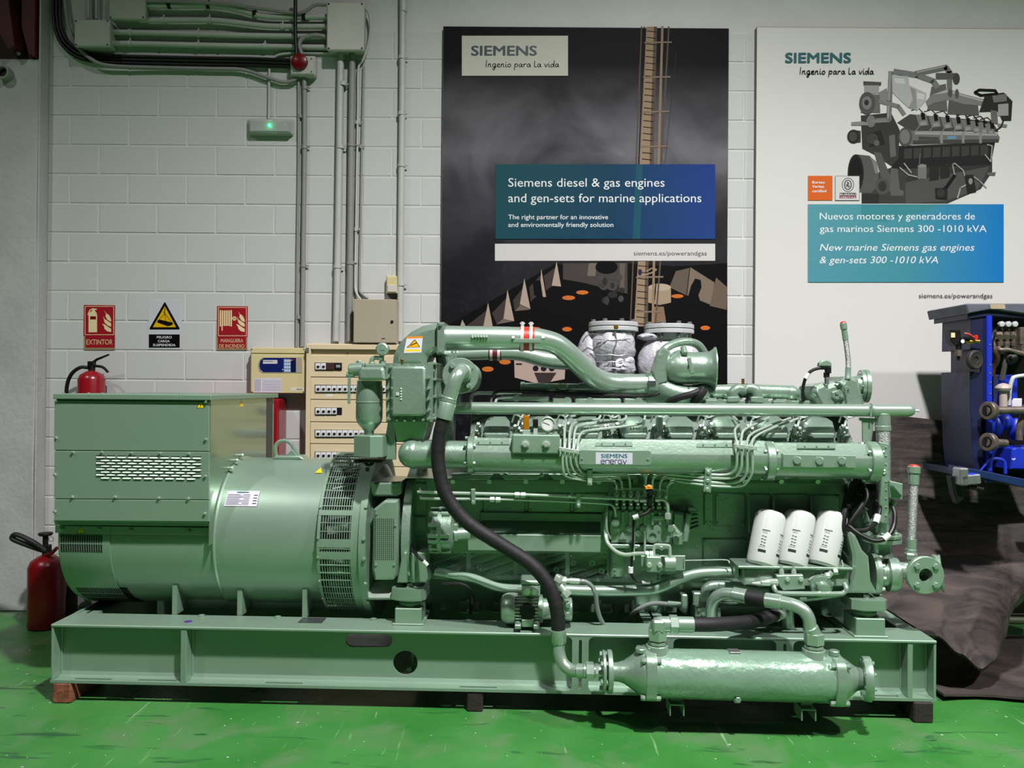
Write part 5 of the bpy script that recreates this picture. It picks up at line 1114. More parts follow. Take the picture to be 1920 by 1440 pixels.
# round finned pump at the left of the flank
CR2 = .102; cc = g(826, 993, .17); xa2, xb2 = g(804, 993, .07).x, g(849, 993, .07).x
mb = MB(); mb.lathe((xa2, cc.y, cc.z), (1, 0, 0), [(0, .05), (.004, CR2 - .012), (.012, CR2), (xb2 - xa2 - .012, CR2), (xb2 - xa2, CR2 - .02), (xb2 - xa2 + .004, .04)], 32); COU = P('raw_water_pump', mb, GCAST, label='drum-shaped casting with thick raised ribs')
mb = MB(); xm2 = (xa2 + xb2) / 2 - .01; mb.lathe((xm2 - .012, cc.y, cc.z), (1, 0, 0), [(0, CR2 - .005), (.002, CR2 + .012), (.022, CR2 + .012), (.024, CR2 - .005)], 32, cap=False)
for k, an in enumerate((-1.25, -.95, -.38, .1, .35, .75, 1.1)):
    for h in (-1, 1):
        if h > 0 and k % 3 == 2: continue
        mb.obox((xm2 + h * .028, cc.y - (CR2 + .004) * math.cos(an), cc.z - (CR2 + .004) * math.sin(an)), (.024, .012, .010), Matrix.Rotation(an, 3, 'X'), .004)
P('casting_ribs', mb, GRN, COU, kind='stuff')
mb = MB(); ptube(mb, [(850, 1002, .12), (880, 1000, .14)], .03, 14); pbox(mb, 850, 983, 858, 1015, .10, .16, .004); P('pump_shaft', mb, GCAST, COU)
# thermostat valve block on a bracket, right of centre
mb = MB(); pprism(mb, [(1202, 1042), (1285, 1042), (1285, 1070), (1202, 1069)], .12, .012, .002); VB = P('valve_bracket', mb, GRN)
mb = MB(); pbox(mb, 1212, 1044, 1240, 1073, .05, .118, .004); P('valve_block', mb, GRN, VB); each('bolt', [(1217, 1059), (1237, 1059)], lambda q, p: q.hexbolt(g(*p, .05), (0, -1, 0), .013, .012), SILP, VB)
mb = MB(); q = g(1258, 1055, .12); mb.lathe(g(1245, 1056, .10), (1, 0, 0), [(0, .04), (.05, .04)], 18, a0=-PI / 2, a1=PI / 2, cap=False); P('curved_guard', mb, GRN, VB)
mb = MB(); pprism(mb, [(1280, 1046), (1282, 1046), (1283, 1066), (1280, 1068)], .119, .002); P('adjusting_slot', mb, DARK, VB)
rod('loop_line', [(1226, 1042, .08), (1226, 1028, .08), (1229, 1022, .08), (1240, 1022, .08), (1252, 1023, .08), (1256, 1028, .08), (1256, 1060, .08)], .0075)
rod('return_line', [(1136, 985, .17), (1136, 1005, .15), (1141, 1020, .12), (1155, 1034, .1), (1172, 1040, .09), (1195, 1038, .08), (1222, 1038, .07)], .0095)
mb = MB()
for px in (1213, 1221): q = g(px, 1038, .07); mb.cyl(q - Vector((.008, 0, 0)), q + Vector((.008, 0, 0)), .014, 6)
mb.hexbolt(g(1256, 1066, .08), (0, 0, 1), .014, .02); P('line_nuts', mb, SILP, kind='stuff')
rod('sensor_cable', [(1188, 975, .1), (1187, 1010, .09), (1184, 1060, .09), (1183, 1075, .08), (1190, 1087, .08), (1202, 1092, .08), (1222, 1092, .1)], .006, CAB)
P('cable_sleeve', MB().cyl(g(1182.5, 1063, .085), g(1182.5, 1074, .085), .012, 12), WTXT, label='white sleeve on the sensor cable'); P('cable_end', MB().cyl(g(1203, 1092, .08), g(1218, 1092.5, .09), .008, 10), SIL)
rod('guide_rod', [(1188, 990, .16), (1188, 1050, .16)], .006); rod('guide_rod', [(1209, 996, .16), (1209, 1036, .16)], .005)
# sump pipe along the bottom of the flank
rod('oil_pipe', [(1058, 1106, .2), (1120, 1108, .2), (1200, 1107, .2), (1235, 1102, .18), (1275, 1085, .17), (1305, 1076, .17), (1345, 1073, .17), (1392, 1074, .17)], .027, GRN, n=16)
rod('oil_pipe', [(815, 1072, .22), (860, 1080, .22), (890, 1085, .22), (930, 1100, .22), (965, 1104, .22), (1010, 1104, .22)], .022, GRN); rod('oil_pipe', [(840, 1078, .15), (872, 1079, .15), (905, 1090, .15), (945, 1103, .15), (970, 1105, .16)], .009, GRN)
rod('thin_line', [(1285, 1051, .14), (1330, 1050, .14), (1362, 1050, .13), (1368, 1056, .12)], .003)
rod('drain_hose', [(830, 1095, .2), (862, 1095, .2), (880, 1105, .2), (886, 1130, .2), (882, 1150, .25)], .008, CAB)
# ---------------------------------------------------------------- oil filters
mb = MB(); mb.prism([g(1392, 1066, .06), g(1592, 1062, .06), g(1592, 1100, .05), g(1396, 1098, .05)], (0, .16, 0), .006); pbox(mb, 1378, 1060, 1386, 1085, .1, .2, .003); pbox(mb, 1384, 1063, 1600, 1068, .03, .2, .003); OFB = P('filter_head', mb, GCAST)
for k, (bx, by, tx, ty) in enumerate(((1427, 1062, 1446, 966), (1483, 1062, 1501, 966), (1540, 1062, 1561, 967))):
    a = g(bx, by, .10); b = g(tx, ty - 3, .17); L_ = (b - a).length; r = .0725
    mb = MB(); mb.lathe(a, b - a, [(0, r * .8), (.012, r * .96), (.03, r), (L_ - .02, r), (L_ - .006, r * .95), (L_ + .006, r * .8), (L_ + .014, r * .4), (L_ + .016, 0)], 36); F = P('oil_filter', mb, FILTW, label='white spin-on oil filter')
    d, u, w = orth(b - a)
    def band(t0, t1, c0, c1, m, nm):
        # angles measured from the side facing the aisle
        base = math.atan2(w.dot(Vector((0, -1, 0))), u.dot(Vector((0, -1, 0))))
        q = MB(); q.lathe(a, b - a, [(t0 * L_, r + .0006), (t1 * L_, r + .0006)], 8, cap=False, a0=base + c0, a1=base + c1); P(nm, q, m, F)
    sgn = 1 if (d.cross(Vector((0, -1, 0)))).x > 0 else -1
    for cc in (-.72, .55):
        band(.22, .27, cc, cc + .5, BLK, 'print_band'); band(.62, .635, cc + .05, cc + .55, BLK, 'print_band'); band(.60, .604, cc + .05, cc + .4, BLK, 'print_band')
        for j in range(4): band(.34 + j * .055, .36 + j * .055, cc + .08 + .03 * (j % 2), cc + .2, STICK, 'print_mark'); band(.335 + j * .055, .35 + j * .055, cc + .24, cc + .4, STICK, 'print_mark')
        band(.575, .58, cc + .1, cc + .4, STICK, 'print_mark'); band(.31, .315, cc + .0, cc + .4, STICK, 'print_mark')
# valve block, round plug and loop line below the filters
mb = MB(); mb.prism([g(1456, 1079, .01), g(1506, 1078, .01), g(1510, 1105, .01), g(1468, 1108, .01), g(1460, 1098, .01)], (0, .07, .0), .004); VB2 = P('priming_valve', mb, GRN); bolts_px(mb2 := MB(), [(1476, 1086), (1501, 1086)], .01, .011, .01)
P('bolt', mb2, SILP, VB2); mb = MB()
for px in (1465, 1488): c = g(px, 1080, .03); mb.hexbolt(c, (0, 0, 1), .012, .03); mb.cyl(c, c + Vector((0, 0, .045)), .007, 8)
P('bleed_nipples', mb, SILP, VB2)
mb = MB(); q = [g(1410, 1094, .0), g(1425, 1095, .0), g(1440, 1092, .0), g(1456, 1092, .01)]; mb.tube(q, [.006, .013, .016, .018], 10); mb.obox(g(1434, 1093, .0), (.022, .016, .012), None, .004); mb.tube([g(1410, 1094, .0), g(1432, 1096, -.01)], .006, 8); P('drain_cock', mb, SILP)
c = g(1545, 1101, -.0); mb = MB(); mb.lathe(c + Vector((0, .06, 0)), (0, -1, -.15), [(0, .05), (.03, .052), (.035, .05), (.04, .03), (.07, .028), (.075, .02)], 24); bolts_px(mb, [(1531, 1094), (1560, 1094)], .015, .008, .008); P('relief_valve', mb, GCAST)
mb = MB(); mb.ball(g(1551, 1080, .03), .018, 10); mb.cyl(g(1546, 1086, .03), g(1560, 1073, .03), .013, 10); mb.hexbolt(g(1562, 1072, .03), (1, 0, .2), .016, .02); P('angle_fitting', mb, SILP)
rod('loop_line', [(1450, 1098, .0), (1453, 1106, -.01), (1462, 1112, -.01), (1500, 1113, -.01), (1570, 1113, -.01), (1582, 1111, -.0), (1587, 1104, .0), (1583, 1094, .02)], .011, GPIPE)
rod('thin_line', [(1517, 1088, .05), (1528, 1075, .06), (1550, 1069, .08), (1590, 1066, .1), (1597, 1062, .1), (1590, 1045, .12), (1580, 1032, .14)], .004)
rod('thin_line', [(1518, 1086, .05), (1535, 1077, .05), (1575, 1076, .06), (1583, 1070, .08), (1578, 1050, .1)], .004)
rod('oil_pipe', [(1400, 1117, .1), (1450, 1121, .1), (1510, 1121, .1), (1580, 1112, .12)], .018, GCAST)
mb = MB(); pbox(mb, 1300, 1112, 1350, 1160, .30, .45, .006); pbox(mb, 1303, 1138, 1352, 1158, .25, .32, .004); bolts_px(mb, [(1310, 1142), (1318, 1152)], .25, .01, .01); pbox(mb, 1345, 1135, 1440, 1165, .33, .5, .006); P('oil_pump_housing', mb, GCAST)
mb = MB(); ptube(mb, [(1322, 1118, .28), (1326, 1103, .28), (1345, 1098, .28), (1395, 1101, .28), (1440, 1106, .28)], .026, 14); pbox(mb, 1347, 1094, 1360, 1110, .25, .32, .004); P('suction_pipe', mb, GCAST)
# ---------------------------------------------------------------- charge-air cooler tower at the left end of the engine
IY = .06
mb = MB(); pbox(mb, 737, 690, 800, 783, IY, IY + .28, .012); mb.prism([g(735, 783, IY + .03), g(806, 783, IY + .03), g(793, 829, IY + .05), g(742, 829, IY + .05)], (0, .22, 0), .006); ICO = P('charge_air_cooler', mb, GCAST)
mb = MB(); mb.plate([g(a, b, IY - .012) for a, b in ((723, 681), (812, 681), (811, 791), (724, 791))], [[g(a, b, IY - .012) for a, b in ((737, 693), (737, 780), (797, 780), (797, 693))]], (0, .02, 0)); P('cover_flange', mb, GCAST, ICO)
mb = MB(); pprism(mb, [(733, 691), (737, 687), (793, 687), (797, 691), (797, 776), (793, 780), (737, 780), (733, 776)], IY - .045, .035, .010); P('cover', mb, GCAST, ICO)
mb = MB()
for px, py in ((753, 738), ): pprism(mb, [(742, 736), (748, 736), (748, 742), (742, 742)], IY - .049, .005, .001)
for k in range(5): mb.ball(g(752, 729 + k * 5, IY - .045), .005, 8)
P('cast_marks', mb, PALE, ICO, kind='stuff')
mb = MB()
for k in range(5):
    yy = (708, 728, 748, 769, 785)[k]; bolts_px(mb, [(728, yy), (797.5 if 0 else 804, yy)], IY - .012, .0085, .03)
bolts_px(mb, [(733, 688), (748, 687), (764, 687), (779, 688), (795, 688), (731, 786), (745, 787), (760, 788), (777, 788), (794, 787)], IY - .012, .008, .016); P('cover_bolts', mb, GRN, ICO, kind='stuff')
mb = MB()
for k in range(6): mb.box(g(813, 720, IY).x, g(813, 720, IY).x + .012, IY + .02 + k * .045, IY + .04 + k * .045, zz(795, IY), zz(682, IY), .002)
for yy in (682, 712, 745, 786): z = zz(yy, IY); mb.box(g(801, 720, IY).x, g(813, 720, IY).x + .014, IY, IY + .30, z - .012, z, .002)
P('side_ribs', mb, GCAST, ICO, kind='stuff')
mb = MB(); c = g(754, 682, IY - .01); mb.cyl(c, c + Vector((0, 0, .02)), .006, 8); mb.hexbolt(c + Vector((0, 0, .012)), (0, 0, 1), .009, .01); P('bleed_screw', mb, BRASS, ICO)
mb = MB(); pprism(mb, [(734, 688), (736, 668), (743, 650), (754, 635), (770, 621), (790, 611), (812, 606), (828, 606), (828, 659), (812, 662), (803, 667), (799, 676), (798, 688)], IY + .02, .24, .03); DU = P('air_duct', mb, GCAST)
mb = MB(); pprism(mb, [(734, 682), (812, 682), (812, 690), (734, 690)], IY - .005, .29, .003); P('lower_flange', mb, GCAST, DU)
mb = MB(); pprism(mb, [(819, 604), (833, 604), (833, 664), (819, 664)], IY - .01, .28, .004); bolts_px(mb, [(826, 609), (826, 659)], IY - .01, .008, .012); P('outlet_flange', mb, GCAST, DU)
pr = Print(G, IY + .0195); pr.poly([(763, 631), (793, 630), (790, 661), (757, 662)], (214, 212, 226)); pr.poly([(763, 631), (793, 630), (793, 634), (762, 635)], (216, 140, 50)); pr.poly([(778, 636), (788, 651), (762, 652)], (40, 30, 10)); pr.poly([(778, 638), (786, 650.3), (765, 651)], (240, 176, 24)); pr.line([(770, 648), (776, 645), (781, 643)], 1.8, (40, 26, 12)); pr.poly([(760, 655), (788, 655), (787, 659), (759, 659)], (236, 206, 60)); pr.build('warning_label', DU)
# fuel filter
FYc = .12; mb = MB(); c = g(693, 714, FYc); zb_ = g(693, 788, FYc).z; r = gm(25, FYc)
mb.lathe((c.x, FYc, zb_), (0, 0, 1), [(-.075, .008), (-.072, .022), (-.05, .024), (-.045, .03), (-.022, r * .78), (-.01, r * .93), (.004, r - .002), (.01, r), (.085, r), (.087, r + .002), (.091, r + .002), (.093, r), (c.z - zb_ - .035, r), (c.z - zb_ - .02, r * .94), (c.z - zb_, r * .94)], 32); FF = P('fuel_filter', mb, GCAST, label='fuel filter bowl with its head and lever')
mb = MB(); pprism(mb, [(671, 709), (671, 694), (676, 688), (716, 688), (720, 694), (722, 713), (671, 713)], FYc - .095, .18, .012); c2 = g(672, 693, FYc - .02); mb.cyl(g(655, 694, FYc - .04), g(680, 692, FYc - .04), .032, 16, bev=.006); mb.cyl(g(650, 703, FYc - .05), g(664, 703, FYc - .05), .014, 12); pbox(mb, 684, 682, 722, 690, FYc - .05, FYc + .06, .006); P('filter_head_casting', mb, GCAST, FF)
mb = MB(); pprism(mb, [(652, 708), (656.5, 708), (656, 757), (651.5, 757)], FYc - .07, .012, .002); P('lever', mb, GRN, FF)
mb = MB(); ptube(mb, [(668, 692, FYc), (680, 690, FYc), (700, 690, FYc), (712, 690, FYc)], .009, 8); ptube(mb, [(697, 690, FYc), (697, 676, FYc), (702, 671, FYc), (712, 671, FYc), (718, 668, FYc)], .011, 10); ptube(mb, [(717, 692, FYc), (717, 660, FYc)], .008, 8)
for a, b in ((674, 683), (679, 686), (717, 683), (697, 686), (712, 671)): mb.hexbolt(g(a, b, FYc), (0, 0, 1) if a != 712 else (1, 0, 0), .017, .018)
P('filter_fittings', mb, GRN, FF); mb = MB(); mb.cyl(g(688, 690, FYc - .02), g(688, 684, FYc - .02), .012, 10); P('blue_cap', mb, BLUEP, FF, label='small blue cap')
mb = MB(); c = g(717, 655, FYc - .02); mb.lathe(c, (0, -1, 0), [(-.03, .03), (.0, .033), (.012, .031), (.018, .024)], 28); mb.mat(1); pbox(mb, 713, 651, 721, 657, FYc - .040, FYc - .037, .001); P('back_gauge', mb, [GRN, GSHEET], FF, label='green-painted pressure gauge')
mb = MB(); mb.prism([(g(661, 822, .02).x, .05, zz(822, .03)), (g(694, 822, .0).x, .0, zz(822, .03)), (g(716, 822, .0).x, .02, zz(822, .03)), (g(722, 822, .0).x, .2, zz(822, .03)), (g(661, 822, .02).x, .2, zz(822, .03))], (0, 0, zz(862, .03) - zz(822, .03)), .004); pprism(mb, [(722, 822), (727, 792), (741, 778), (741, 862), (722, 862)], .10, .03, .003); P('filter_bracket', mb, GSHEET, FF)
mb = MB(); ptube(mb, [(680, 862, .1), (690, 872, .1), (700, 868, .12)], .008, 8); pbox(mb, 664, 862, 716, 868, .06, .14, .004); mb.hexbolt(g(689, 876, .1), (0, 0, -1), .01, .02); P('bracket_bolts', mb, BLKM, FF)
# big charge-air pipe to the turbocharger with its red sleeve
rr = gm(22, .18)
path = [(832, 634, .18), (870, 634, .19), (930, 634, .2), (985, 635, .22), (1015, 637, .24), (1042, 645, .27), (1066, 663, .30), (1090, 687, .34), (1112, 706, .38), (1138, 717, .42), (1168, 720, .45), (1215, 720, .46)]
q = spline([g(*p) for p in path], 6); n_ = len(q); rads = [.0625 - (.0625 - .0535) * min(1, i / (n_ * .4)) for i in range(n_)]
mb = MB(); mb.tube(q, rads, 24); AP = P('charge_air_pipe', mb, GPIPE)
mb = MB()
for k in range(6): mb.obox(g(886 + k * 5.4, 630, .126), (.0045, .004, .006 if k else .009))
P('cast_numbers', mb, PALE, AP, kind='stuff')
def sleeve(x0, x1, py, y, r, m, parent, steel=True):
    a, b = g(x0, py, y), g(x1, py + .6, y); mb = MB(); mb.cyl(a, b, r + .003, 24, bev=.003); s = P('rubber_sleeve', mb, m, parent, label='red rubber sleeve')
    for t in (.12, .68):
        mb = MB(); p0 = a.lerp(b, t); p1 = a.lerp(b, t + .2); mb.cyl(p0, p1, r + .006, 24); mb.obox(p0.lerp(p1, .5) + Vector((0, 0, r + .016)), (.008, .012, .010), None, .002); mb.cyl(p0.lerp(p1, .5) + Vector((-.012, 0, r + .018)), p0.lerp(p1, .5) + Vector((.012, 0, r + .018)), .004, 8); P('steel_band', mb, SIL, parent)
    return s
sleeve(973, 1002, 635, .22, .0575, REDC, AP)
mb = MB(); pbox(mb, 962, 635, 1014, 643, .135, .17, .003)
for px in (960, 1016): mb.hexbolt(g(px, 634, .14), (1, 0, 0), .010, .014)
P('support_strap', mb, GRN, AP)
path = [(836, 666, .55), (880, 664, .55), (940, 662, .55), (975, 663, .55), (1000, 668, .55), (1025, 674, .55), (1060, 677, .56), (1085, 676, .57)]
q = spline([g(*p) for p in path], 6); mb = MB(); mb.tube(q, [.030 + .017 * min(1, i / (len(q) * .75)) for i in range(len(q))], 20); AP2 = P('rear_air_pipe', mb, GPIPE)
sleeve(916, 941, 662.5, .55, .034, REDD, AP2); mb = MB(); pbox(mb, 908, 655, 952, 658, .52, .58, .002); P('support_strap', mb, GRN, AP2)
mb = MB(); pbox(mb, 834, 655, 850, 700, .42, .62, .01); pbox(mb, 848, 620, 856, 720, .5, .55, .003); pprism(mb, [(816, 668), (834, 664), (838, 690), (820, 694)], .3, .2, .01); P('rear_duct', mb, GCAST)
mb = MB(); pbox(mb, 820, 718, 850, 830, .30, .42, .006); pbox(mb, 826, 740, 846, 800, .24, .34, .004); pbox(mb, 852, 720, 862, 762, .2, .36, .004)
P('cooler_bracket', mb, GCAST)
# turbocharger compressor with its bell mouth
ax = Vector((1, -.10, .0)).normalized(); TY = .46
c0 = g(1243, 690, TY); s = gm(1, TY)
mb = MB(); mb.lathe(c0, ax, [(0, .03), (.006, 16 * s), (.03, 26 * s), (.07, 30 * s), (.11, 30 * s), (.20, 29.5 * s), (.235, 31 * s), (.255, 36 * s), (.262, 39.5 * s), (.268, 39.5 * s), (.266, 36 * s), (.24, 28 * s), (.15, 24 * s)], 40, cap=False); TUR = P('compressor_housing', mb, GCAST, label='turbocharger compressor with a bell mouth')
mb = MB(); ptube(mb, [(1232, 690, .44), (1238, 668, .42), (1250, 652, .44), (1270, 643, .48), (1292, 641, .51), (1310, 648, .54), (1322, 664, .56)], [.022] * 31, 14); mb.ball(g(1276, 689, TY), 33 * s, 24, (.85, 1, 1)); P('volute', mb, GCAST, TUR)
mb = MB(); pprism(mb, [(1225, 692), (1238, 655), (1246, 651), (1258, 660), (1250, 690), (1252, 716), (1232, 722), (1226, 710)], TY - .06, .10, .008); mb.lathe(g(1230, 690, TY + .06), ax, [(0, .09), (.03, .10)], 24); P('back_plate', mb, GCAST, TUR)
mb = MB(); ptube(mb, [(1212, 720, .46), (1232, 722, .46), (1252, 732, .45), (1275, 740, .44), (1300, 741, .44), (1320, 736, .46)], [.053] * 26, 18); P('volute_outlet', mb, GCAST, TUR)
mb = MB(); mb.cyl(g(1213, 720.5, .46), g(1232, 721, .46), .060, 28, bev=.004); mb.obox(g(1215, 702, .44), (.012, .02, .014), None, .003); JO = P('pipe_coupling', mb, GCAST, TUR); mb = MB(); pbox(mb, 1214, 714, 1230, 723, .396, .40, .001); P('coupling_tag', mb, STICK, TUR)
mb = MB(); pprism(mb, [(1289, 671), (1296, 670), (1302, 699), (1295, 701)], TY - 31 * s - .012, .014, .002); c = g(1293, 675, TY - .115); mb.cyl(c, c + Vector((0, -.008, 0)), .005, 8); c = g(1298, 695, TY - .115); mb.cyl(c, c + Vector((0, -.008, 0)), .005, 8); P('maker_plate', mb, GRN, TUR)
mb = MB(); pprism(mb, [(1301, 716), (1328, 708), (1326, 716), (1302, 722)], TY - .06, .05, .003); ptube(mb, [(1281, 652, TY - .05), (1284, 664, TY - .08)], .016, 10); P('volute_lugs', mb, GCAST, TUR)
rod('wrapped_hose', [(1255, 752, .42), (1275, 745, .38), (1300, 738, .36), (1318, 730, .38)], .018, RUB); rod('wrapped_hose', [(1300, 754, .40), (1312, 742, .36), (1320, 730, .36)], .022, RUB)
mb = MB(); pbox(mb, 1205, 738, 1250, 770, .45, .58, .01); pbox(mb, 1225, 735, 1255, 755, .5, .62, .01); P('turbo_pedestal', mb, GCAST, TUR)
# exhaust outlets: lagged bends under round flanges
def lump(c, sq, r, seed, amp, n=36):
    from mathutils import noise as NZ
    q = MB(); q.ball(c, r, n, sq); c = Vector(c)
    for i, v in enumerate(q.v):
        d = Vector(v) - c; t = d.normalized(); k = NZ.noise(t * 3.2 + Vector((seed, 0, 0))) + .6 * NZ.noise(Vector((t.x * 3, t.y * 3, t.z * 11)) + Vector((0, seed, 0))) + .4 * NZ.noise(t * 14)
        q.v[i] = tuple(c + d * (1 + amp * k))
    return q
s = gm(1, .75)
def ext(cx, y, py, r, name):
    c = g(cx, py, y); mb = MB(); 
    mb.lathe(c, (0, 0, -1), [(0, r * .6), (0, r - .003), (.003, r), (.022, r), (.024, r - .003)], 40); mb.lathe(c + Vector((0, 0, -.028)), (0, 0, -1), [(0, r - .003), (.003, r), (.022, r), (.025, r * .8), (.06, r * .72)], 40)
    F_ = P(name, mb, SIL)
    mb = MB()
    for k in range(8):
        a = 2 * PI * k / 8 + .3; p = c + Vector((r * .86 * math.cos(a), r * .86 * math.sin(a), 0)); mb.hexbolt(p, (0, 0, 1), .013, .014); mb.cyl(p + Vector((0, 0, -.08)), p, .008, 8)
    P('flange_bolts', mb, STEEL, F_, kind='stuff'); return F_
F1 = ext(1150, .78, 605, gm(46, .78), 'exhaust_flange'); F2 = ext(1254, .82, 609.5, gm(46, .82), 'exhaust_flange')
q = lump(g(1149, 650, .76), (1, 1, 1.05), gm(42, .76), 1.3, .07); P('insulation_jacket', q, LAG, label='crumpled silver insulation jacket, laced at the front')
q = lump(g(1155, 688, .76), (1, 1, .95), gm(36, .76), 4.1, .09); P('insulation_jacket', q, LAG); q = lump(g(1106, 672, .82), (.55, .8, 1.1), gm(46, .8), 6.2, .05); P('insulation_jacket', q, LAG, label='padded white insulation behind the jacket')
q = lump(g(1256, 682, .80), (1.0, .6, 1.0), gm(60, .8), 8.4, .02); P('insulation_jacket', q, LAG, label='round quilted insulation pad behind the compressor'); q = lump(g(1225, 632, .78), (1.5, 1, .4), gm(20, .78), 2.4, .12); P('insulation_jacket', q, LAG)
mb = MB()
for a in (635, 665, 678, 690):
    mb.tube(spline([g(1112 + (a - 635) * .15 + k * 14, a + (0, 1.5, 0, 2, .5, 1)[k], .76 - gm((36, 41, 43, 43, 40, 34)[k], .76)) for k in range(6)], 4), .0028, 6)
mb.tube(spline([g(1092, 642, .70), g(1098, 632, .68), g(1110, 626, .66), g(1130, 629, .63)], 4), .003, 6); mb.tube(spline([g(1153, 622, .64), g(1156, 640, .63), g(1150, 660, .63), g(1154, 690, .64)], 4), .0045, 6)
for k in range(5): mb.ball(g(1165 + (k % 2) * 6, 668 + k * 6, .63), .006, 8)
P('lacing_wire', mb, STEEL, kind='stuff')
mb = MB(); mb.obox(g(1155, 613.5, .62), (.012, .006, .011), None, .003); P('wire_tag', mb, BRASS)
rod('braided_cable', [(1082, 690, .55), (1086, 700, .53), (1098, 709, .5), (1115, 716, .47), (1130, 719, .46)], .012, CAB); mb = MB(); mb.tube(spline([g(1128, 700, .7), g(1112, 695, .68), g(1098, 700, .66), g(1092, 690, .7)], 4), .02, 8); P('lagging_roll', mb, LAG)
# coolant pipes and covers along the valley
VYY = .46
mb = MB(); mb.cyl(g(980, 727, VYY), g(1126, 729, VYY), .027, 18); mb.cyl(g(976, 727, VYY), g(984, 727, VYY), .032, 18, bev=.003); mb.cyl(g(1086, 728, VYY), g(1114, 729, VYY), .031, 18); mb.ball(g(1055, 728, VYY - .02), .03, 14, (1.2, 1, .9)); mb.cyl(g(1122, 729, VYY), g(1128, 733, VYY), .03, 16); P('coolant_rail', mb, GCAST)
mb = MB(); mb.cyl(g(1322, 734, VYY), g(1345, 735, VYY), .034, 18); mb.cyl(g(1340, 734, VYY), g(1412, 733, VYY), .036, 18); ptube(mb, [(1380, 752, VYY - .06), (1374, 738, VYY - .07), (1384, 729, VYY - .07), (1395, 732, VYY - .06)], .026, 14); ptube(mb, [(1402, 728, VYY - .06), (1415, 730, VYY - .07), (1420, 742, VYY - .07), (1418, 752, VYY - .06)], .026, 14); pbox(mb, 1364, 744, 1386, 754, VYY - .10, VYY, .004); pbox(mb, 1408, 744, 1432, 754, VYY - .10, VYY, .004); P('coolant_rail', mb, GCAST)
mb = MB(); a, b = g(1412, 733, VYY), g(1480, 736, VYY); mb.tube(spline([a, a.lerp(b, .5), b, g(1490, 740, VYY + .02), g(1496, 752, VYY + .04)], 5), [.037] * 21, 18); mb.ball(g(1483, 737, VYY), .041, 16); P('coolant_bend', mb, GCAST)
mb = MB(); c = g(1393, 719, VYY); 
for k in range(4): mb.cyl(c + Vector((0, 0, -.012 + k * .010)), c + Vector((0, 0, -.005 + k * .010)), .009 - .001 * (k % 2), 10)
mb.cyl(c + Vector((0, 0, -.02)), c + Vector((0, 0, .022)), .006, 8); P('threaded_stud', mb, BRASS)
each('valley_cover', [(1036, 746, 1072, 760), (1078, 747, 1165, 760), (1170, 747, 1215, 760), (1322, 749, 1398, 762), (1405, 750, 1448, 762), (1450, 751, 1546, 763), (940, 741, 1030, 752)], lambda q, a: (pbox(q, *a, .38, .5, .006), pbox(q, a[0] + 5, a[1] - 3, a[0] + 22, a[1], .40, .46, .003), pbox(q, a[2] - 20, a[1] - 3, a[2] - 6, a[1], .40, .46, .003), q.cyl(g(a[0] + 28, a[1] + 5, .375), g(a[0] + 28, a[1] + 5, .38), .02, 14)), GCAST, GS)
rod('wiring_cable', [(921, 768, .3), (922, 748, .33), (930, 735, .36), (945, 732, .38), (1000, 734, .4), (1060, 737, .4), (1140, 741, .4), (1200, 743, .38), (1225, 741, .36), (1236, 736, .36)], .0085, CAB)
rod('breather_line', [(883, 762, .3), (884, 746, .32), (892, 738, .34), (920, 737, .38), (978, 738, .4)], .009); rod('breather_line', [(928, 756, .3), (936, 747, .34), (975, 745, .4), (1000, 749, .42), (1040, 755, .42)], .007)
# thermostat housing on the right
TYY = .32
mb = MB(); pprism(mb, [(1526, 735), (1530, 724), (1546, 718), (1552, 722), (1580, 714), (1585, 706), (1600, 705), (1612, 712), (1624, 760), (1620, 775), (1545, 775), (1530, 748)], TYY, .24, .02); TH = P('thermostat_housing', mb, GCAST)
mb = MB(); mb.cyl(g(1534, 738, TYY + .05), g(1545, 735, TYY + .02), .045, 18, bev=.005); pprism(mb, [(1560, 735), (1575, 730), (1582, 734), (1584, 748), (1568, 751), (1560, 745)], TYY - .012, .02, .005); bolts_px(mb, [(1569, 737), (1568, 746), (1577, 743)], TYY - .012, .009, .01); mb.tube(spline([g(1566, 716, TYY), g(1575, 718, TYY - .02), (g(1584, 728, TYY - .02)), g(1588, 745, TYY - .015)], 4), .006, 8)
for a, b in ((1527, 733), (1526, 742), (1576, 723), (1588, 728)): mb.hexbolt(g(a, b, TYY), (-.6, -1, 0), .012, .014)
P('housing_cover', mb, GCAST, TH)
mb = MB(); c = g(1612, 724, TYY + .08); d_ = Vector((1, -.16, .0)).normalized(); mb.lathe(c - d_ * .03, d_, [(0, .05), (.03, .055), (.03, .083), (.045, .085), (.047, .079), (.050, .085), (.068, .085), (.07, .08)], 36); 
for k in range(8): a = 2 * PI * k / 8; dd, u, w = orth(d_); mb.cyl(c - d_ * .004 + (u * math.cos(a) + w * math.sin(a)) * .066, c + (u * math.cos(a) + w * math.sin(a)) * .066, .006, 8)
P('outlet_flange', mb, GCAST, TH)
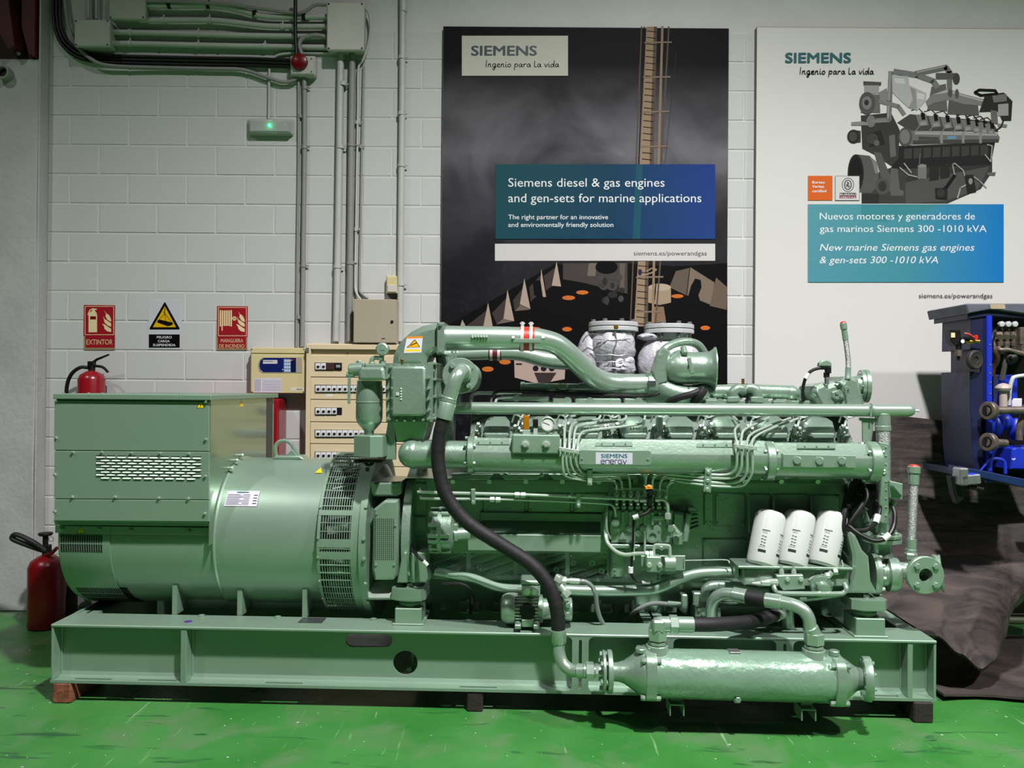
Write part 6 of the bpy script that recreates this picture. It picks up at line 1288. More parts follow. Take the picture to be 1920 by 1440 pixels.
def capped_hose(pts, r, name='braided_hose', lab='braided steel hose standing up with a red cap'):
    q = [g(*p) for p in pts]; q = spline(q, 5); mb = MB(); mb.tube(q, r, 14); H = P(name, mb, BRAID, label=lab)
    mb = MB(); d = (q[-1] - q[-2]).normalized(); e = q[-1]; mb.lathe(e - d * .01, d, [(0, r * 1.12), (.05, r * 1.12), (.05, r * 1.05), (.056, r * 1.05), (.056, r * 1.32), (.085, r * 1.32), (.087, r * 1.2)], 18); d0 = (q[1] - q[0]).normalized(); mb.lathe(q[0] - d0 * .03, d0, [(0, r * 1.2), (.01, r * 1.2), (.012, r * 1.1), (.06, r * 1.1)], 18); P('hose_end', mb, GRN, H)
    mb = MB(); mb.lathe(e + d * .077, d, [(0, r * 1.1), (.006, r * .95), (.009, r * .5)], 16); P('red_cap', mb, REDC, H)
capped_hose([(1590, 700, .33), (1590.5, 680, .33), (1588, 655, .33), (1585, 634, .33)], .0125)
capped_hose([(1708.5, 1022, .2), (1710, 980, .2), (1712, 930, .2), (1713, 904, .2)], .022)
mb = MB(); pprism(mb, [(1536, 687), (1537, 680), (1542, 676), (1550, 674), (1557, 677), (1560, 682), (1560, 688)], .30, .03, .006); SE = P('level_sensor', mb, GRN); mb = MB(); pbox(mb, 1550, 688, 1559, 700, .30, .33, .002); pbox(mb, 1538, 687, 1552, 693, .305, .33, .003); pbox(mb, 1547, 698, 1556, 708, .305, .33, .003); P('sensor_plug', mb, BLKM, SE); mb = MB(); pbox(mb, 1549, 707, 1555, 720, .305, .33, .002); P('sensor_stem', mb, STEEL, SE)
rod('sensor_cable', [(1538, 690, .31), (1524, 694, .31), (1513, 704, .31), (1507, 720, .31), (1505, 735, .32), (1506, 752, .34)], .008, CAB); mb = MB(); mb.cyl(g(1516, 700, .305), g(1510, 710, .305), .0105, 10); P('cable_sleeve', mb, WTXT, label='white sleeve on the sensor cable')
# ---------------------------------------------------------------- long straight water pipe over the rocker covers
mb = MB(); q = [g(852, 765, .20), g(880, 765.2, .19), g(1700, 770, .19), g(1708, 770, .19), g(1713, 770, .19), g(1716, 770, .19)]; mb.tube(q, [.029, .030, .030, .027, .018, .004], 20); WP = P('water_pipe', mb, GPIPE)
mb = MB(); mb.cyl(g(1714, 770, .19), g(1723, 770, .19), .006, 10); P('drain_plug', mb, SIL, WP)
mb = MB(); a = g(1634, 769.5, .19); mb.lathe(a - Vector((.004, 0, 0)), (1, 0, 0), [(0, .030), (0, .034), (.008, .034), (.008, .030)], 24, cap=False); ptube(mb, [(1634, 760, .16), (1633, 782, .16)], .005, 8); pprism(mb, [(1612, 783), (1655, 785), (1654, 790), (1640, 790), (1634, 830), (1618, 830), (1617, 790), (1612, 788)], .19, .01, .002); P('pipe_clamp', mb, GRN, WP)
mb = MB(); mb.cyl(g(1656, 778, .19), g(1656, 800, .19), .033, 18); mb.cyl(g(1656, 798, .19), g(1656, 808, .19), .036, 18, bev=.003); P('tee_branch', mb, GPIPE, WP)
mb = MB(); mb.cyl(g(1656, 808, .19), g(1657, 970, .20), .033, 20); P('braided_sleeve', mb, BRAID, label='braided steel water hose at the right end')
mb = MB(); pprism(mb, [(1647, 828), (1667, 832), (1668, 900), (1667, 984), (1643, 978), (1650, 945), (1653, 900), (1652, 860)], .12, .02, .004); GP = P('guard_plate', mb, GSHEET); mb = MB()
for k in range(9): c = g(1661, 838 + k * 16, .12); mb.cyl(c, c + Vector((0, -.004, 0)), .004, 8)
for k in range(3): c = g(1651 + k * 3.6, 887 + k * .5, .118); mb.ball(c, .006, 8)
P('rivets', mb, SILP, GP, kind='stuff')
mb = MB(); pprism(mb, [(1668, 902), (1693, 907), (1692, 937), (1669, 934)], .10, .09, .003); mb.prism([g(1670, 914, .10), g(1676, 911, .06), g(1692, 930, .06), g(1688, 935, .10)], (0, .03, 0), .004); P('junction_bracket', mb, GRN); mb = MB(); ptube(mb, [(1668, 960, .16), (1672, 948, .14), (1676, 938, .14)], .014, 10); P('lower_lug', mb, GRN)
mb = MB(); mb.cyl(g(1652, 968, .19), g(1652, 1000, .19), .038, 20); c = g(1652, 999, .19); flange(mb, c, (0, 0, -1), .092, .018, 6, .012, .78); mb.lathe(c + Vector((0, 0, -.022)), (0, 0, -1), [(0, .092), (.018, .092), (.02, .05), (.06, .045), (.09, .06)], 30); P('pump_inlet', mb, GCAST)
d_ = Vector((1, -.12, 0)).normalized(); c = g(1632, 1075, .17)
mb = MB(); mb.lathe(c, d_, [(0, .07), (.0, .10), (.012, .105), (.03, .10), (.034, .085), (.05, .06), (.07, .06), (.075, .082), (.10, .085), (.12, .08), (.135, .05), (.14, .035)], 36); WPU = P('water_pump', mb, GCAST)
mb = MB()
for k in range(10): a = 2 * PI * k / 10; dd, u, w = orth(d_); mb.hexbolt(c + d_ * .03 + (u * math.cos(a) + w * math.sin(a)) * .092, d_, .009, .014)
P('pump_bolts', mb, SILP, WPU, kind='stuff')
mb = MB(); ptube(mb, [(1676, 1070, .16), (1700, 1070, .16), (1725, 1071, .17)], .040, 20); ptube(mb, [(1708, 1050, .17), (1708, 1062, .17)], .02, 12); mb.hexbolt(g(1708, 1048, .17), (0, 0, 1), .03, .03); OUT = P('pump_outlet', mb, GPIPE)
mb = MB(); flange(mb, g(1736, 1079, .05), (-.05, 1, 0), .088, .024, 4, .014, .70, hole=.032, a0=PI / 4, bh=.012); mb.lathe(g(1736, 1079, .074), (0, 1, 0), [(0, .04), (.08, .04), (.1, .032), (0.1, .028), (0, .03)], 20, cap=False); P('round_flange', mb, GRN, OUT)
mb = MB(); flange(mb, g(1757, 1075, .15), Vector((-1, .25, 0)), .088, .018, 4, .012, .75); mb.cyl(g(1762, 1075, .15), g(1767, 1075, .145), .088, 36, bev=.003); P('round_flange', mb, GRN, OUT)
# end of the engine, its shade painted as black, with its wiring
mb = MB(); pprism(mb, [(1640, 835), (1650, 850), (1650, 950), (1630, 985), (1600, 960), (1590, 905), (1640, 900)], .26, .2, .01); P('end_shadow_casting', mb, BLKM, label='casting at the right end of the engine, coloured black for its shade')
c = g(1625, 970, .30); mb = MB(); mb.lathe(c, (.5, -1, .2), [(0, .10), (.03, .10), (.034, .09)], 30); fan = P('alternator_fan', mb, GRN); mb = MB(); d, u, w = orth((.5, -1, .2))
for k in range(22): a = 2 * PI * k / 22; mb.obox(c + d * .036 + (u * math.cos(a) + w * math.sin(a)) * .066, (.004, .003, .024), Matrix.Rotation(.5, 3, 'X') @ Matrix.Rotation(a, 3, 'Y'))
P('fan_slots', mb, SILP, fan, kind='stuff')
for pts, r in (([(1598, 905, .2), (1590, 930, .16), (1583, 960, .12), (1580, 990, .1), (1588, 1002, .1)], .016), ([(1612, 903, .2), (1622, 918, .16), (1624, 935, .13), (1612, 955, .11), (1598, 975, .1), (1590, 990, .1)], .013), ([(1605, 900, .2), (1597, 925, .17), (1588, 950, .14)], .02), ([(1588, 992, .1), (1605, 995, .08), (1625, 993, .08), (1640, 982, .08), (1648, 962, .1), (1650, 945, .14)], .011), ([(1590, 985, .1), (1608, 1000, .07), (1635, 1013, .06), (1655, 1012, .06), (1668, 1002, .06), (1676, 985, .08), (1678, 965, .1), (1674, 950, .12)], .011), ([(1580, 910, .2), (1640, 938, .15), (1665, 946, .13), (1672, 950, .12)], .007)): rod('wiring_harness', pts, r, CAB)
for a, b in (((1642, 980, .078), (1646, 966, .095)), ((1657, 1011, .058), (1668, 1002, .058))): P('cable_sleeve', MB().cyl(g(*a), g(*b), .0145, 12), WTXT, label='white cable sleeve')
# ---------------------------------------------------------------- flanged elbow and the long black hose
mb = MB(); c = g(863, 704.5, .06); flange(mb, c, (-.10, 1, 0), .086, .022, 4, .014, .70, a0=PI / 4 + .1, bh=.016); ptube(mb, [(870, 704, .08), (880, 704, .2), (880, 715, .3)], .06, 18); EL = P('elbow_flange', mb, GRN)
mb = MB(); q = spline([g(*p) for p in ((869, 701, .06), (866, 697, .0), (860, 702, -.045), (853, 715, -.06), (846, 735, -.06), (842, 748, -.06))], 6); mb.tube(q, .034, 20); c = g(868, 700, .055); mb.lathe(c, (-.12, -1, .1), [(0, .044), (.012, .044), (.014, .038), (.022, .038)], 20); P('elbow_pipe', mb, GPIPE, EL)
mb = MB(); a, b = g(843, 745, -.06), g(832.5, 785, -.06); mb.lathe(a, b - a, [(0, .035), (.004, .037), (.012, .035), (.018, .037), (.026, .035), (.03, .0375), ((b - a).length, .0385), ((b - a).length, .03)], 24); P('hose_collar', mb, GRN, EL)
HP = [(833, 781, -.06), (828, 800, -.06), (823, 825, -.055), (821, 855, -.05), (824, 885, -.05), (831, 915, -.05), (844, 942, -.05), (864, 968, -.05), (890, 990, -.05), (925, 1012, -.05), (960, 1034, -.05), (992, 1055, -.055), (1015, 1078, -.06), (1031, 1102, -.065), (1041, 1130, -.07), (1046, 1158, -.07), (1047, 1186, -.07)]
q = spline([g(*p) for p in HP], 7); mb = MB(); mb.tube(q, [.0325 + (.0012 if i % 9 == 0 else 0) for i in range(len(q))], 20); P('black_hose', mb, RUB, label='long black rubber hose from the top flange to the cooler')
mb = MB(); a, b = g(1047, 1180, -.07), g(1048, 1206, -.07); mb.lathe(a, b - a, [(0, .033), (.001, .037), ((b - a).length - .01, .036), ((b - a).length, .031)], 24); q = spline([g(*p) for p in ((1048, 1204, -.07), (1048, 1222, -.075), (1055, 1243, -.09), (1070, 1256, -.11), (1085, 1258, -.13), (1100, 1258, -.14))], 6); mb.tube(q, .028, 18); mb.cyl(g(1082, 1258, -.13), g(1099, 1258, -.14), .032, 20, bev=.002); P('lower_elbow', mb, GPIPE)
# ---------------------------------------------------------------- shell-and-tube oil cooler hung on the front of the frame
KY = -.15
A_ = g(1147, 1259, KY); B_ = g(1640, 1273, KY); dx = (B_ - A_).normalized(); sk = gm(1, KY)
def K(px): return A_ + dx * ((px - 1147) * sk)
def T_(px): return (px - 1147) * sk
mb = MB(); R_ = 44.5 * sk
mb.lathe(A_, dx, [(T_(1215), R_ - .004), (T_(1222), R_), (T_(1548), R_), (T_(1552), R_ - .004)], 48); OC = P('oil_cooler', mb, mat('lumpy_green_casting', (138, 172, 148), .27, .35, .08, 6, .45, 26))
mb = MB(); mb.lathe(A_, dx, [(T_(1143), 16 * sk), (T_(1158), 17 * sk), (T_(1170), 21 * sk), (T_(1188), 33 * sk), (T_(1199), 42 * sk), (T_(1205), 45 * sk), (T_(1208), 45 * sk)], 40); P('end_cone', mb, GCAST, OC)
mb = MB(); mb.lathe(A_, dx, [(T_(1558), 45 * sk), (T_(1562), 44 * sk), (T_(1578), 34 * sk), (T_(1594), 22 * sk), (T_(1606), 19 * sk), (T_(1618), 19 * sk)], 40); P('end_cone', mb, GCAST, OC)
for x0, x1 in ((1205, 1225), (1545, 1563)):
    mb = MB(); c = K(x0); d, u, w = orth(dx); ol = []
    for k in range(32):
        a = 2 * PI * k / 32; r = R_ + .006 + .013 * max(0, math.cos(4 * a + PI)) ; ol.append(c + (u * math.cos(a) + w * math.sin(a)) * r)
    mb.prism(ol, dx * (x1 - x0) * sk, .004)
    for k in range(4):
        a = PI / 4 + k * PI / 2; p = c + (u * math.cos(a) + w * math.sin(a)) * (R_ + .006); mb.hexbolt(p, -dx, .014, .02); mb.hexbolt(p + dx * (x1 - x0) * sk, dx, .014, .02)
    P('casting_flange', mb, GCAST, OC)
mb = MB(); flange(mb, K(1138), dx, 39 * sk, .022, 6, .012, .8); P('end_flange', mb, GRN, OC); mb = MB(); flange(mb, K(1129), dx, 38 * sk, .014, 6, .013, .8); P('end_flange', mb, GRN, OC)
mb = MB(); c = K(1616); d2 = (dx + Vector((0, -.22, 0))).normalized(); mb.lathe(c - d2 * .02, d2, [(0, .03), (0, 38 * sk), (.003, 39 * sk), (.032, 40 * sk), (.036, 38 * sk), (.037, .03)], 40); d, u, w = orth(d2)
for k in range(8): a = 2 * PI * k / 8 + .2; p = c + (u * math.cos(a) + w * math.sin(a)) * 32 * sk; mb.cyl(p - d2 * .022, p - d2 * .019, .008, 10); mb.hexbolt(p + d2 * .016, d2, .009, .01)
P('end_flange', mb, GRN, OC)
mb = MB(); mb.lathe(K(1095), dx, [(0, .031), (T_(1098) - T_(1095), .031)], 16); mb.lathe(K(1099), dx, [(0, .04), (.034, .04), (.036, .034)], 6); mb.lathe(K(1113), dx, [(0, .026), (.008, .026)], 14); mb.lathe(K(1116), dx, [(0, .033), (.016, .033)], 6); mb.lathe(K(1121), dx, [(0, .028), (.02, .028)], 16); P('hex_union', mb, GPIPE, OC)
def port(px, zlab):
    c = K(px) + Vector((0, 0, R_ * .75)); mb = MB(); mb.lathe(c, (0, 0, 1), [(-.02, .062), (.02, .055), (.035, .05), (.044, .05), (.046, .044)], 28); mb.lathe(c + Vector((0, 0, .044)), (0, 0, 1), [(0, .034), (.006, .034), (.006, .042), (.016, .042), (.018, .03), (.022, .03)], 8); mb.lathe(c + Vector((0, 0, .066)), (0, 0, 1), [(0, .038), (.003, .043), (.048, .043), (.052, .038)], 6); P('port_fitting', mb, GPIPE, OC); return c + Vector((0, 0, .116))
p1 = port(1231, 0); p2 = port(1519, 0)
mb = MB(); zc = g(1240, 1170, KY).z; mb.tube(bend([p1 - Vector((0, 0, .01)), Vector((p1.x, p1.y, zc)), Vector((p1.x + .07, p1.y, zc))], .045, 6), .034, 18); mb.obox((p1.x, p1.y - .02, zc), (.026, .022, .026), None, .008); mb.lathe((p1.x + .052, p1.y, zc), (1, 0, 0), [(0, .036), (.003, .042), (.036, .042), (.04, .036)], 6); P('elbow_fitting', mb, GPIPE)
hx = Vector((p1.x + .095, p1.y, zc)); mb = MB(); mb.cyl(hx - Vector((.005, 0, 0)), hx + Vector((.065, 0, 0)), .034, 20, bev=.002); P('hose_collar', mb, GRN)
q = spline([hx + Vector((.05, 0, 0)), g(1330, 1171, -.14), g(1370, 1169, -.09), g(1405, 1166, -.02), g(1435, 1159, .04), g(1456, 1150, .08)], 7); mb = MB(); mb.tube(q, .0315, 18); P('black_hose', mb, RUB, label='short black rubber hose lying above the cooler')
mb = MB(); mb.cyl(g(1452, 1152, .075), g(1469, 1145, .12), .035, 18, bev=.002); ptube(mb, [(1476, 1130, .16), (1477, 1160, .16), (1478, 1190, .16)], .03, 16); P('riser_pipe', mb, GPIPE)
# the bent green pipe with its black sleeve
BP = [g(1519, 1180, p2.y), g(1517, 1162, -.15), g(1508, 1146, -.14), g(1492, 1136, -.12), g(1470, 1130, -.09), g(1440, 1126, -.05), g(1418, 1122, -.02), g(1395, 1118, .01), g(1375, 1114, .04), g(1355, 1114, .07), g(1341, 1122, .09), g(1335, 1138, .11), g(1334, 1162, .13)]
mb = MB(); mb.tube(spline([p2 - Vector((0, 0, .02))] + BP, 6), .0285, 18); BPP = P('bent_water_pipe', mb, GPIPE)
mb = MB(); mb.tube([BP[5].lerp(BP[6], .1), BP[6], BP[7].lerp(BP[6], .15)], .0335, 18); P('rubber_sleeve', mb, RUB, BPP, label='black rubber sleeve')
for a, b in ((BP[4].lerp(BP[5], .15), BP[5].lerp(BP[6], .2)), (BP[7].lerp(BP[6], .25), BP[8])):
    mb = MB(); mb.cyl(a, b, .0345, 18, bev=.002); P('pipe_collar', mb, GPIPE, BPP)
mb = MB(); mb.cyl(p2 - Vector((0, 0, .012)), g(1519, 1176, p2.y), .034, 18, bev=.002); P('pipe_collar', mb, GPIPE, BPP)
# feet, drain boss and tag of the cooler
for px in (1264, 1502):
    c = K(px); zf = g(px, 1332 if px < 1400 else 1341, KY).z; mb = MB(); mb.box(c.x - .022, c.x + .022, KY - .03, KY - .022, zf + .05, c.z - R_ * .7, .001); w = .032; zt2 = zf + .045
    mb.box(c.x - w, c.x + w, KY - .06, KY + .04, zt2, zt2 + .006, .001); mb.box(c.x - w, c.x - w + .005, KY - .06, KY + .04, zf, zt2, .001); mb.box(c.x + w - .005, c.x + w, KY - .06, KY + .04, zf, zt2, .001); mb.box(c.x - .02, c.x + .02, KY + .02, .03, zt2 + .006, zt2 + .03, .002); P('cooler_foot', mb, GSHEET, OC)
mb = MB(); c = K(1383); mb.prism([g(a, b, KY - R_ * .75) for a, b in ((1376, 1292), (1390, 1292), (1390, 1316), (1387, 1319), (1379, 1319), (1376, 1316))], (0, .03, 0), .003); q = g(1383, 1311, KY - R_ * .75); mb.hexbolt(q, (0, -1, 0), .014, .014); P('drain_boss', mb, GCAST, OC)
mb = MB(); mb.box(K(1362).x, K(1382).x, KY - .03, KY + .02, K(1372).z + R_ - .002, K(1372).z + R_ + .004, .001); P('steel_tag', mb, STEEL, OC)
mb = MB(); c = K(1553) + Vector((0, -.02, R_ + .0)); mb.cyl(c, c + Vector((0, 0, .022)), .022, 16, bev=.003); c = K(1200) + Vector((0, -.02, R_ - .01)); mb.cyl(c, c + Vector((0, 0, .02)), .026, 16, bev=.003); P('top_plugs', mb, GCAST, OC)
# ---------------------------------------------------------------- small electric pump on the frame
MYY = .11
c = g(948, 1140, MYY); zc = c.z; r = gm(28, MYY); s = gm(1, MYY); ax0 = g(939, 1140, MYY).x
mb = MB(); mb.lathe((ax0, MYY, zc), (1, 0, 0), [(0, r * .55), (.006, r * .8), (.02, r * .94), (.035, r), (27 * s, r), (27 * s, r * .9)], 32); EM = P('electric_pump', mb, GRN, label='small electric pump with a finned motor')
mb = MB(); mb.lathe((ax0 + 26 * s, MYY, zc), (1, 0, 0), [(0, r * .78), (46 * s, r * .78)], 28)
for k in range(26): a = 2 * PI * k / 26; mb.obox((ax0 + 48 * s, MYY - r * .86 * math.cos(a), zc + r * .86 * math.sin(a)), (22 * s, r * .12, .0018), Matrix.Rotation(-a, 3, 'X'))
P('finned_motor', mb, SILP, EM)
mb = MB(); c = g(989, 1148, MYY - r - .004); mb.lathe(c, (0, 1, 0), [(0, 12 * s), (.0, 14 * s), (.02, 15 * s)], 20); P('dark_oval_cover', mb, BLKM, EM)
mb = MB(); mb.lathe((ax0 + 70 * s, MYY, zc), (1, 0, 0), [(0, r * .9), (8 * s, r * .92), (10 * s, r * .7), (26 * s, r * .66), (40 * s, r * .55), (46 * s, r * .55), (50 * s, r * .74), (62 * s, r * .76), (64 * s, r * .6)], 28); pbox(mb, 1055, 1128, 1070, 1158, MYY - r * .8, MYY, .006); mb.hexbolt(g(1064, 1152, MYY - r * .8), (0, -1, 0), .013, .012); mb.hexbolt(g(1064, 1134, MYY - r * .8), (0, -1, 0), .013, .012); P('pump_head', mb, GCAST, EM)
mb = MB(); pbox(mb, 978, 1097, 1013, 1118, MYY - .08, MYY + .03, .004); pbox(mb, 976, 1089, 1015, 1097, MYY - .085, MYY + .035, .006); TBX = P('motor_terminal_box', mb, GRN, EM); each('cable_gland', [(988, 1108), (1003, 1108)], lambda q, p: (q.lathe(g(*p, MYY - .08), (0, -1, 0), [(0, .018), (.01, .018), (.012, .012), (.018, .012)], 8)), SILP, EM)
mb = MB(); f = G.ground(990, 1181, ZT)
yf_ = .012
pbox(mb, 978, 1162, 1000, 1176, .03, .16, .003)
for px in (971, 1006): pbox(mb, px - 6, 1172, px + 6, 1180, .0, .14, .003); mb.hexbolt(g(px, 1171, .02), (0, 0, 1), .011, .014)
P('motor_foot', mb, GRN, EM)
mb = MB(); ptube(mb, [(1040, 1120, MYY), (1048, 1092, .08), (1056, 1088, .07)], .016, 12); mb.hexbolt(g(1046, 1090, .07), (.4, 0, 1), .024, .03); ptube(mb, [(1050, 1098, .06), (1060, 1110, .05)], .016, 12); mb.hexbolt(g(1058, 1109, .05), (.6, -.3, -.7), .024, .03); ptube(mb, [(1050, 1088, .07), (1085, 1090, .08)], .012, 12); mb.lathe(g(1054, 1088, .07), (1, 0, 0), [(0, .019), (.02, .019)], 6); mb.cyl(g(1068, 1089, .075), g(1086, 1090, .08), .014, 14); P('angle_fittings', mb, SILP, EM)
rod('clear_hose', [(1084, 1090, .08), (1098, 1091, .08), (1110, 1100, .09), (1117, 1115, .1), (1119, 1135, .11), (1124, 1155, .13), (1132, 1172, .16)], .011, mat('hazy_clear_hose', (170, 180, 175), .2, 0, trans=.55), n=12)
rod('clear_hose', [(1170, 1170, .3), (1190, 1148, .3), (1210, 1135, .3), (1232, 1131, .3), (1262, 1134, .3)], .011, mat('shaded_clear_hose', (120, 130, 125), .3)); mb = MB(); mb.cyl(g(1252, 1132, .3), g(1276, 1134, .3), .015, 10); pbox(mb, 1278, 1115, 1290, 1150, .3, .4, .006); P('hose_tail', mb, GCAST)  # second clear hose is a darker copy, its shade put into the colour
rod('solenoid_cable', [(770, 1020, .2), (773, 1030, .1), (782, 1042, .05), (795, 1054, .03), (806, 1064, .05), (812, 1072, .1)], .007, CAB); mb = MB(); mb.cyl(g(793, 1052, .03), g(801, 1060, .035), .0105, 12); P('cable_sleeve', mb, WTXT, label='white sleeve on the black cable')
# timber and steel packing under the frame
def packing(px0, px1, pyb, m, label, dy=.16):
    a = G.ground(px0, pyb, 0); b = G.ground(px1, pyb, 0); wl = [G.mat @ Vector(p) for p in ((a.x, a.y, 0), (b.x, a.y, 0))]
    o = thing('packing_block', label, 'block', ((wl[0].x + wl[1].x) / 2, wl[0].y, 0), G.deg); w = (wl[1] - wl[0]).length / 2
    mb = MB(); mb.box(-w, w, 0, dy, 0, ZB - .001, .006); k = obj('block_body', mb, m, o); return o
packing(97, 133, 1319, WOODO, 'rust-orange block propping up the left end of the base frame', .3); packing(875, 905, 1335, WOODD, 'dark brown block under the middle of the base frame'); packing(1714, 1750, 1356, WOODD, 'dark brown block under the right end of the base frame')

# ---------------------------------------------------------------- dusty rubber belting hung behind the right end
o = thing('rubber_sheet', 'dusty black rubber belting draped and curled on the floor behind the generator', 'rubber sheet')
YR = -.35
prof = []   # (pixel row at the middle, distance in front of the wall)
rows = [(786, .15), (880, .18), (960, .25), (1030, .38), (1090, .58), (1140, .82), (1185, 1.08), (1215, 1.26), (1238, 1.36), (1250, 1.40), (1255, 1.37), (1250, 1.28), (1240, 1.16), (1232, 1.02)]
LIP = [(1600, -75), (1757, -58), (1800, -25), (1840, 4), (1866, -12), (1884, -55), (1900, -120), (1960, -210)]
mb = MB(); nx = 40; vs = []; fs = []
from mathutils import noise as NZ
def rp(i, j, off=0.0):
    u = i / nx; px = 1640 + u * 300
    py, d = rows[j]
    sag = 0
    if j == 0: py = 778 + (px - 1672) * .11
    if j >= 3:
        for (a, u0), (b, u1) in zip(LIP, LIP[1:]):
            if a <= px <= b: t = (px - a) / (b - a); t = t * t * (3 - 2 * t); sag = (u0 + (u1 - u0) * t) * min(1, ((j - 2) / 7)) ** 1.4
    y = -d - .05 * NZ.noise(Vector((px * .012, j * .5, 0))) * min(1, j / 4) - .03 * math.sin(px * .02 + j * .4) * min(1, j / 5)
    p = W(px, py + sag, y - off); 
    if p.y < -.45: p.x = max(p.x, 2.01 + .012 * off)
    return p
for off in (0.0, .012):
    for i in range(nx + 1):
        for j in range(len(rows)): vs.append(rp(i, j, off))
R_n = len(rows); S_ = (nx + 1) * R_n
for i in range(nx):
    for j in range(R_n - 1):
        a = i * R_n + j; fs.append((a, a + 1, a + R_n + 1, a + R_n)); a += S_; fs.append((a, a + R_n, a + R_n + 1, a + 1))
for i in range(nx):
    for j in (0, R_n - 1): a = i * R_n + j; fs.append((a, a + R_n, a + R_n + S_, a + S_))
for j in range(R_n - 1):
    for i in (0, nx): a = i * R_n + j; fs.append((a, a + 1, a + 1 + S_, a + S_))
mb.add(vs, fs); obj('hanging_fold', mb.mesh('hanging_fold', RBELT, 75), None, o)
mb = MB(); vs = []; fs = []
zf = [(-1.42, .012), (-1.25, .012), (-1.0, .016), (-.8, .012), (-.55, .02)]
for k in range(13):
    x = 2.12 + k * .09
    for y, z in zf: vs.append((x, y - .05 + .03 * math.sin(k * .8), z + .006 + .012 * max(0, math.sin(k * .9 + y * 3))))
n5 = len(zf)
base = len(vs); vs += [(v[0], v[1], v[2] + .012) for v in vs]
for k in range(12):
    for j in range(n5 - 1): a = k * n5 + j; fs.append((a, a + 1, a + n5 + 1, a + n5)); a += base; fs.append((a, a + n5, a + n5 + 1, a + 1))
    for j in (0, n5 - 1): a = k * n5 + j; fs.append((a, a + n5, a + n5 + base, a + base))
for j in range(n5 - 1):
    for k in (0, 12): a = k * n5 + j; fs.append((a, a + 1, a + 1 + base, a + base))
mb.add(vs, fs); obj('floor_fold', mb.mesh('floor_fold', RBELT, 75), None, o)

# ---------------------------------------------------------------- blue engine test rig at the right edge
YM = -.78
o = thing('blue_engine_rig', 'blue machine frame full of greasy pipes and fittings at the right edge', 'machine')
def M_(px, py, y=YM): return W(px, py, y)
def mp(name, pts, y, t, m, b=.004, parent=None, lab=None):
    q = MB(); q.prism([M_(a, c, y) for a, c in pts], (0, t, 0), b); return obj(name, q, m, parent or o, lab)
mp('top_hood', [(1812, 571), (1815, 569), (2010, 569), (2010, 600), (1860, 580), (1816, 588)], YM - .03, .42, SLATE, .006)
mp('hood_lip', [(1815, 588), (1862, 579), (2010, 580), (2010, 604), (1862, 592), (1815, 598)], YM - .01, .36, NAVYP); mp('stained_patch', [(1856, 570), (1884, 570), (1885, 579), (1858, 579)], YM - .0318, .001, mat('tan_tape', (176, 160, 132), .6, 0, .2, 40), 0)
mp('side_panel', [(1821, 594), (1853, 592), (1853, 700), (1838, 700), (1838, 655), (1820, 655)], YM, .30, NAVYP); mp('side_panel', [(1819, 697), (1853, 697), (1853, 900), (1830, 900), (1822, 840), (1819, 760)], YM, .30, NAVYP)
mp('upright', [(1851, 592), (1861, 592), (1861, 720), (1862, 905), (1851, 905)], YM - .02, .03, BLUE); mp('back_wall', [(1853, 590), (2010, 590), (2010, 905), (1853, 905)], YM + .25, .02, BLKM)
mb = MB()
for py in (646, 684, 700, 717, 738): mb.cyl(M_(1857, py, YM - .024), M_(1857, py, YM - .019), .005, 8)
obj('panel_screws', mb, STEEL, o, kind='stuff')
mb = MB()
for k in range(3): c = M_(1875 + k * 12.5, 608, YM + .02); mb.lathe(c, (0, -1, 0), [(0, .016), (.02, .016), (.022, .008)], 14)
obj('pump_plugs', mb, SIL, o, kind='stuff')
mb = MB()
for k in range(3):
    x = 1875 + k * 12.5
    mb.cyl(M_(x, 630, YM + .06), M_(x, 614, YM + .06), .018, 10); mb.cyl(M_(x, 626, YM + .02), M_(x, 632, YM - .02), .016, 10); mb.hexbolt(M_(x, 640, YM), (0, 0, -1), .018, .03)
mb.obox(M_(1893, 622, YM + .08), (.11, .03, .03), None, .006); mb.cyl(M_(1866, 627, YM), M_(1876, 627, YM), .016, 10); mb.obox(M_(1913, 630, YM), (.012, .02, .05), None, .004); mb.obox(M_(1905, 648, YM + .08), (.14, .03, .05), None, .006)
obj('fuel_pump', mb, GREASE, o)
def mt(name, pts, r, m, n=10, sm=5):
    q = MB(); q.tube(spline([M_(a, b, YM + c) for a, b, c in pts], sm), r, n); return obj(name, q, m, o)
mt('copper_hose', [(1861, 640, .02), (1864, 655, .0), (1870, 668, .0), (1868, 680, .02), (1862, 690, .04), (1860, 705, .05)], .016, mat('brown_hose', (70, 44, 34), .5)); mt('grey_hose', [(1872, 652, .0), (1876, 656, -.02), (1890, 656, -.03), (1905, 660, -.03), (1940, 668, -.02)], .013, GREASE); mt('grey_hose', [(1887, 645, .0), (1887, 660, .0), (1884, 685, .01), (1878, 712, .04)], .014, mat('grey_rubber', (88, 82, 78), .6)); mt('black_loop', [(1862, 625, .03), (1856, 640, .0), (1860, 665, .02), (1866, 685, .05)], .02, CAB); mt('top_hose', [(1864, 600, .1), (1885, 594, .06), (1910, 594, .04), (1950, 600, .04)], .008, mat('olive_hose', (74, 70, 52), .6))
mt('silver_line', [(1892, 760, .0), (1893, 735, .0), (1897, 714, .0), (1905, 706, .0), (1940, 702, .0)], .011, SIL)
mb = MB(); c = M_(1881, 728, YM - .02); mb.lathe(c, (0, 0, 1), [(-.05, .02), (-.02, .02), (-.012, .036), (.0, .042), (.012, .038), (.026, .02), (.03, .004)], 24); mb.cyl(M_(1881, 742, YM - .02), M_(1881, 765, YM - .02), .021, 14); obj('filler_cap', mb, mat('off_white_plastic', (176, 164, 156), .4), o)
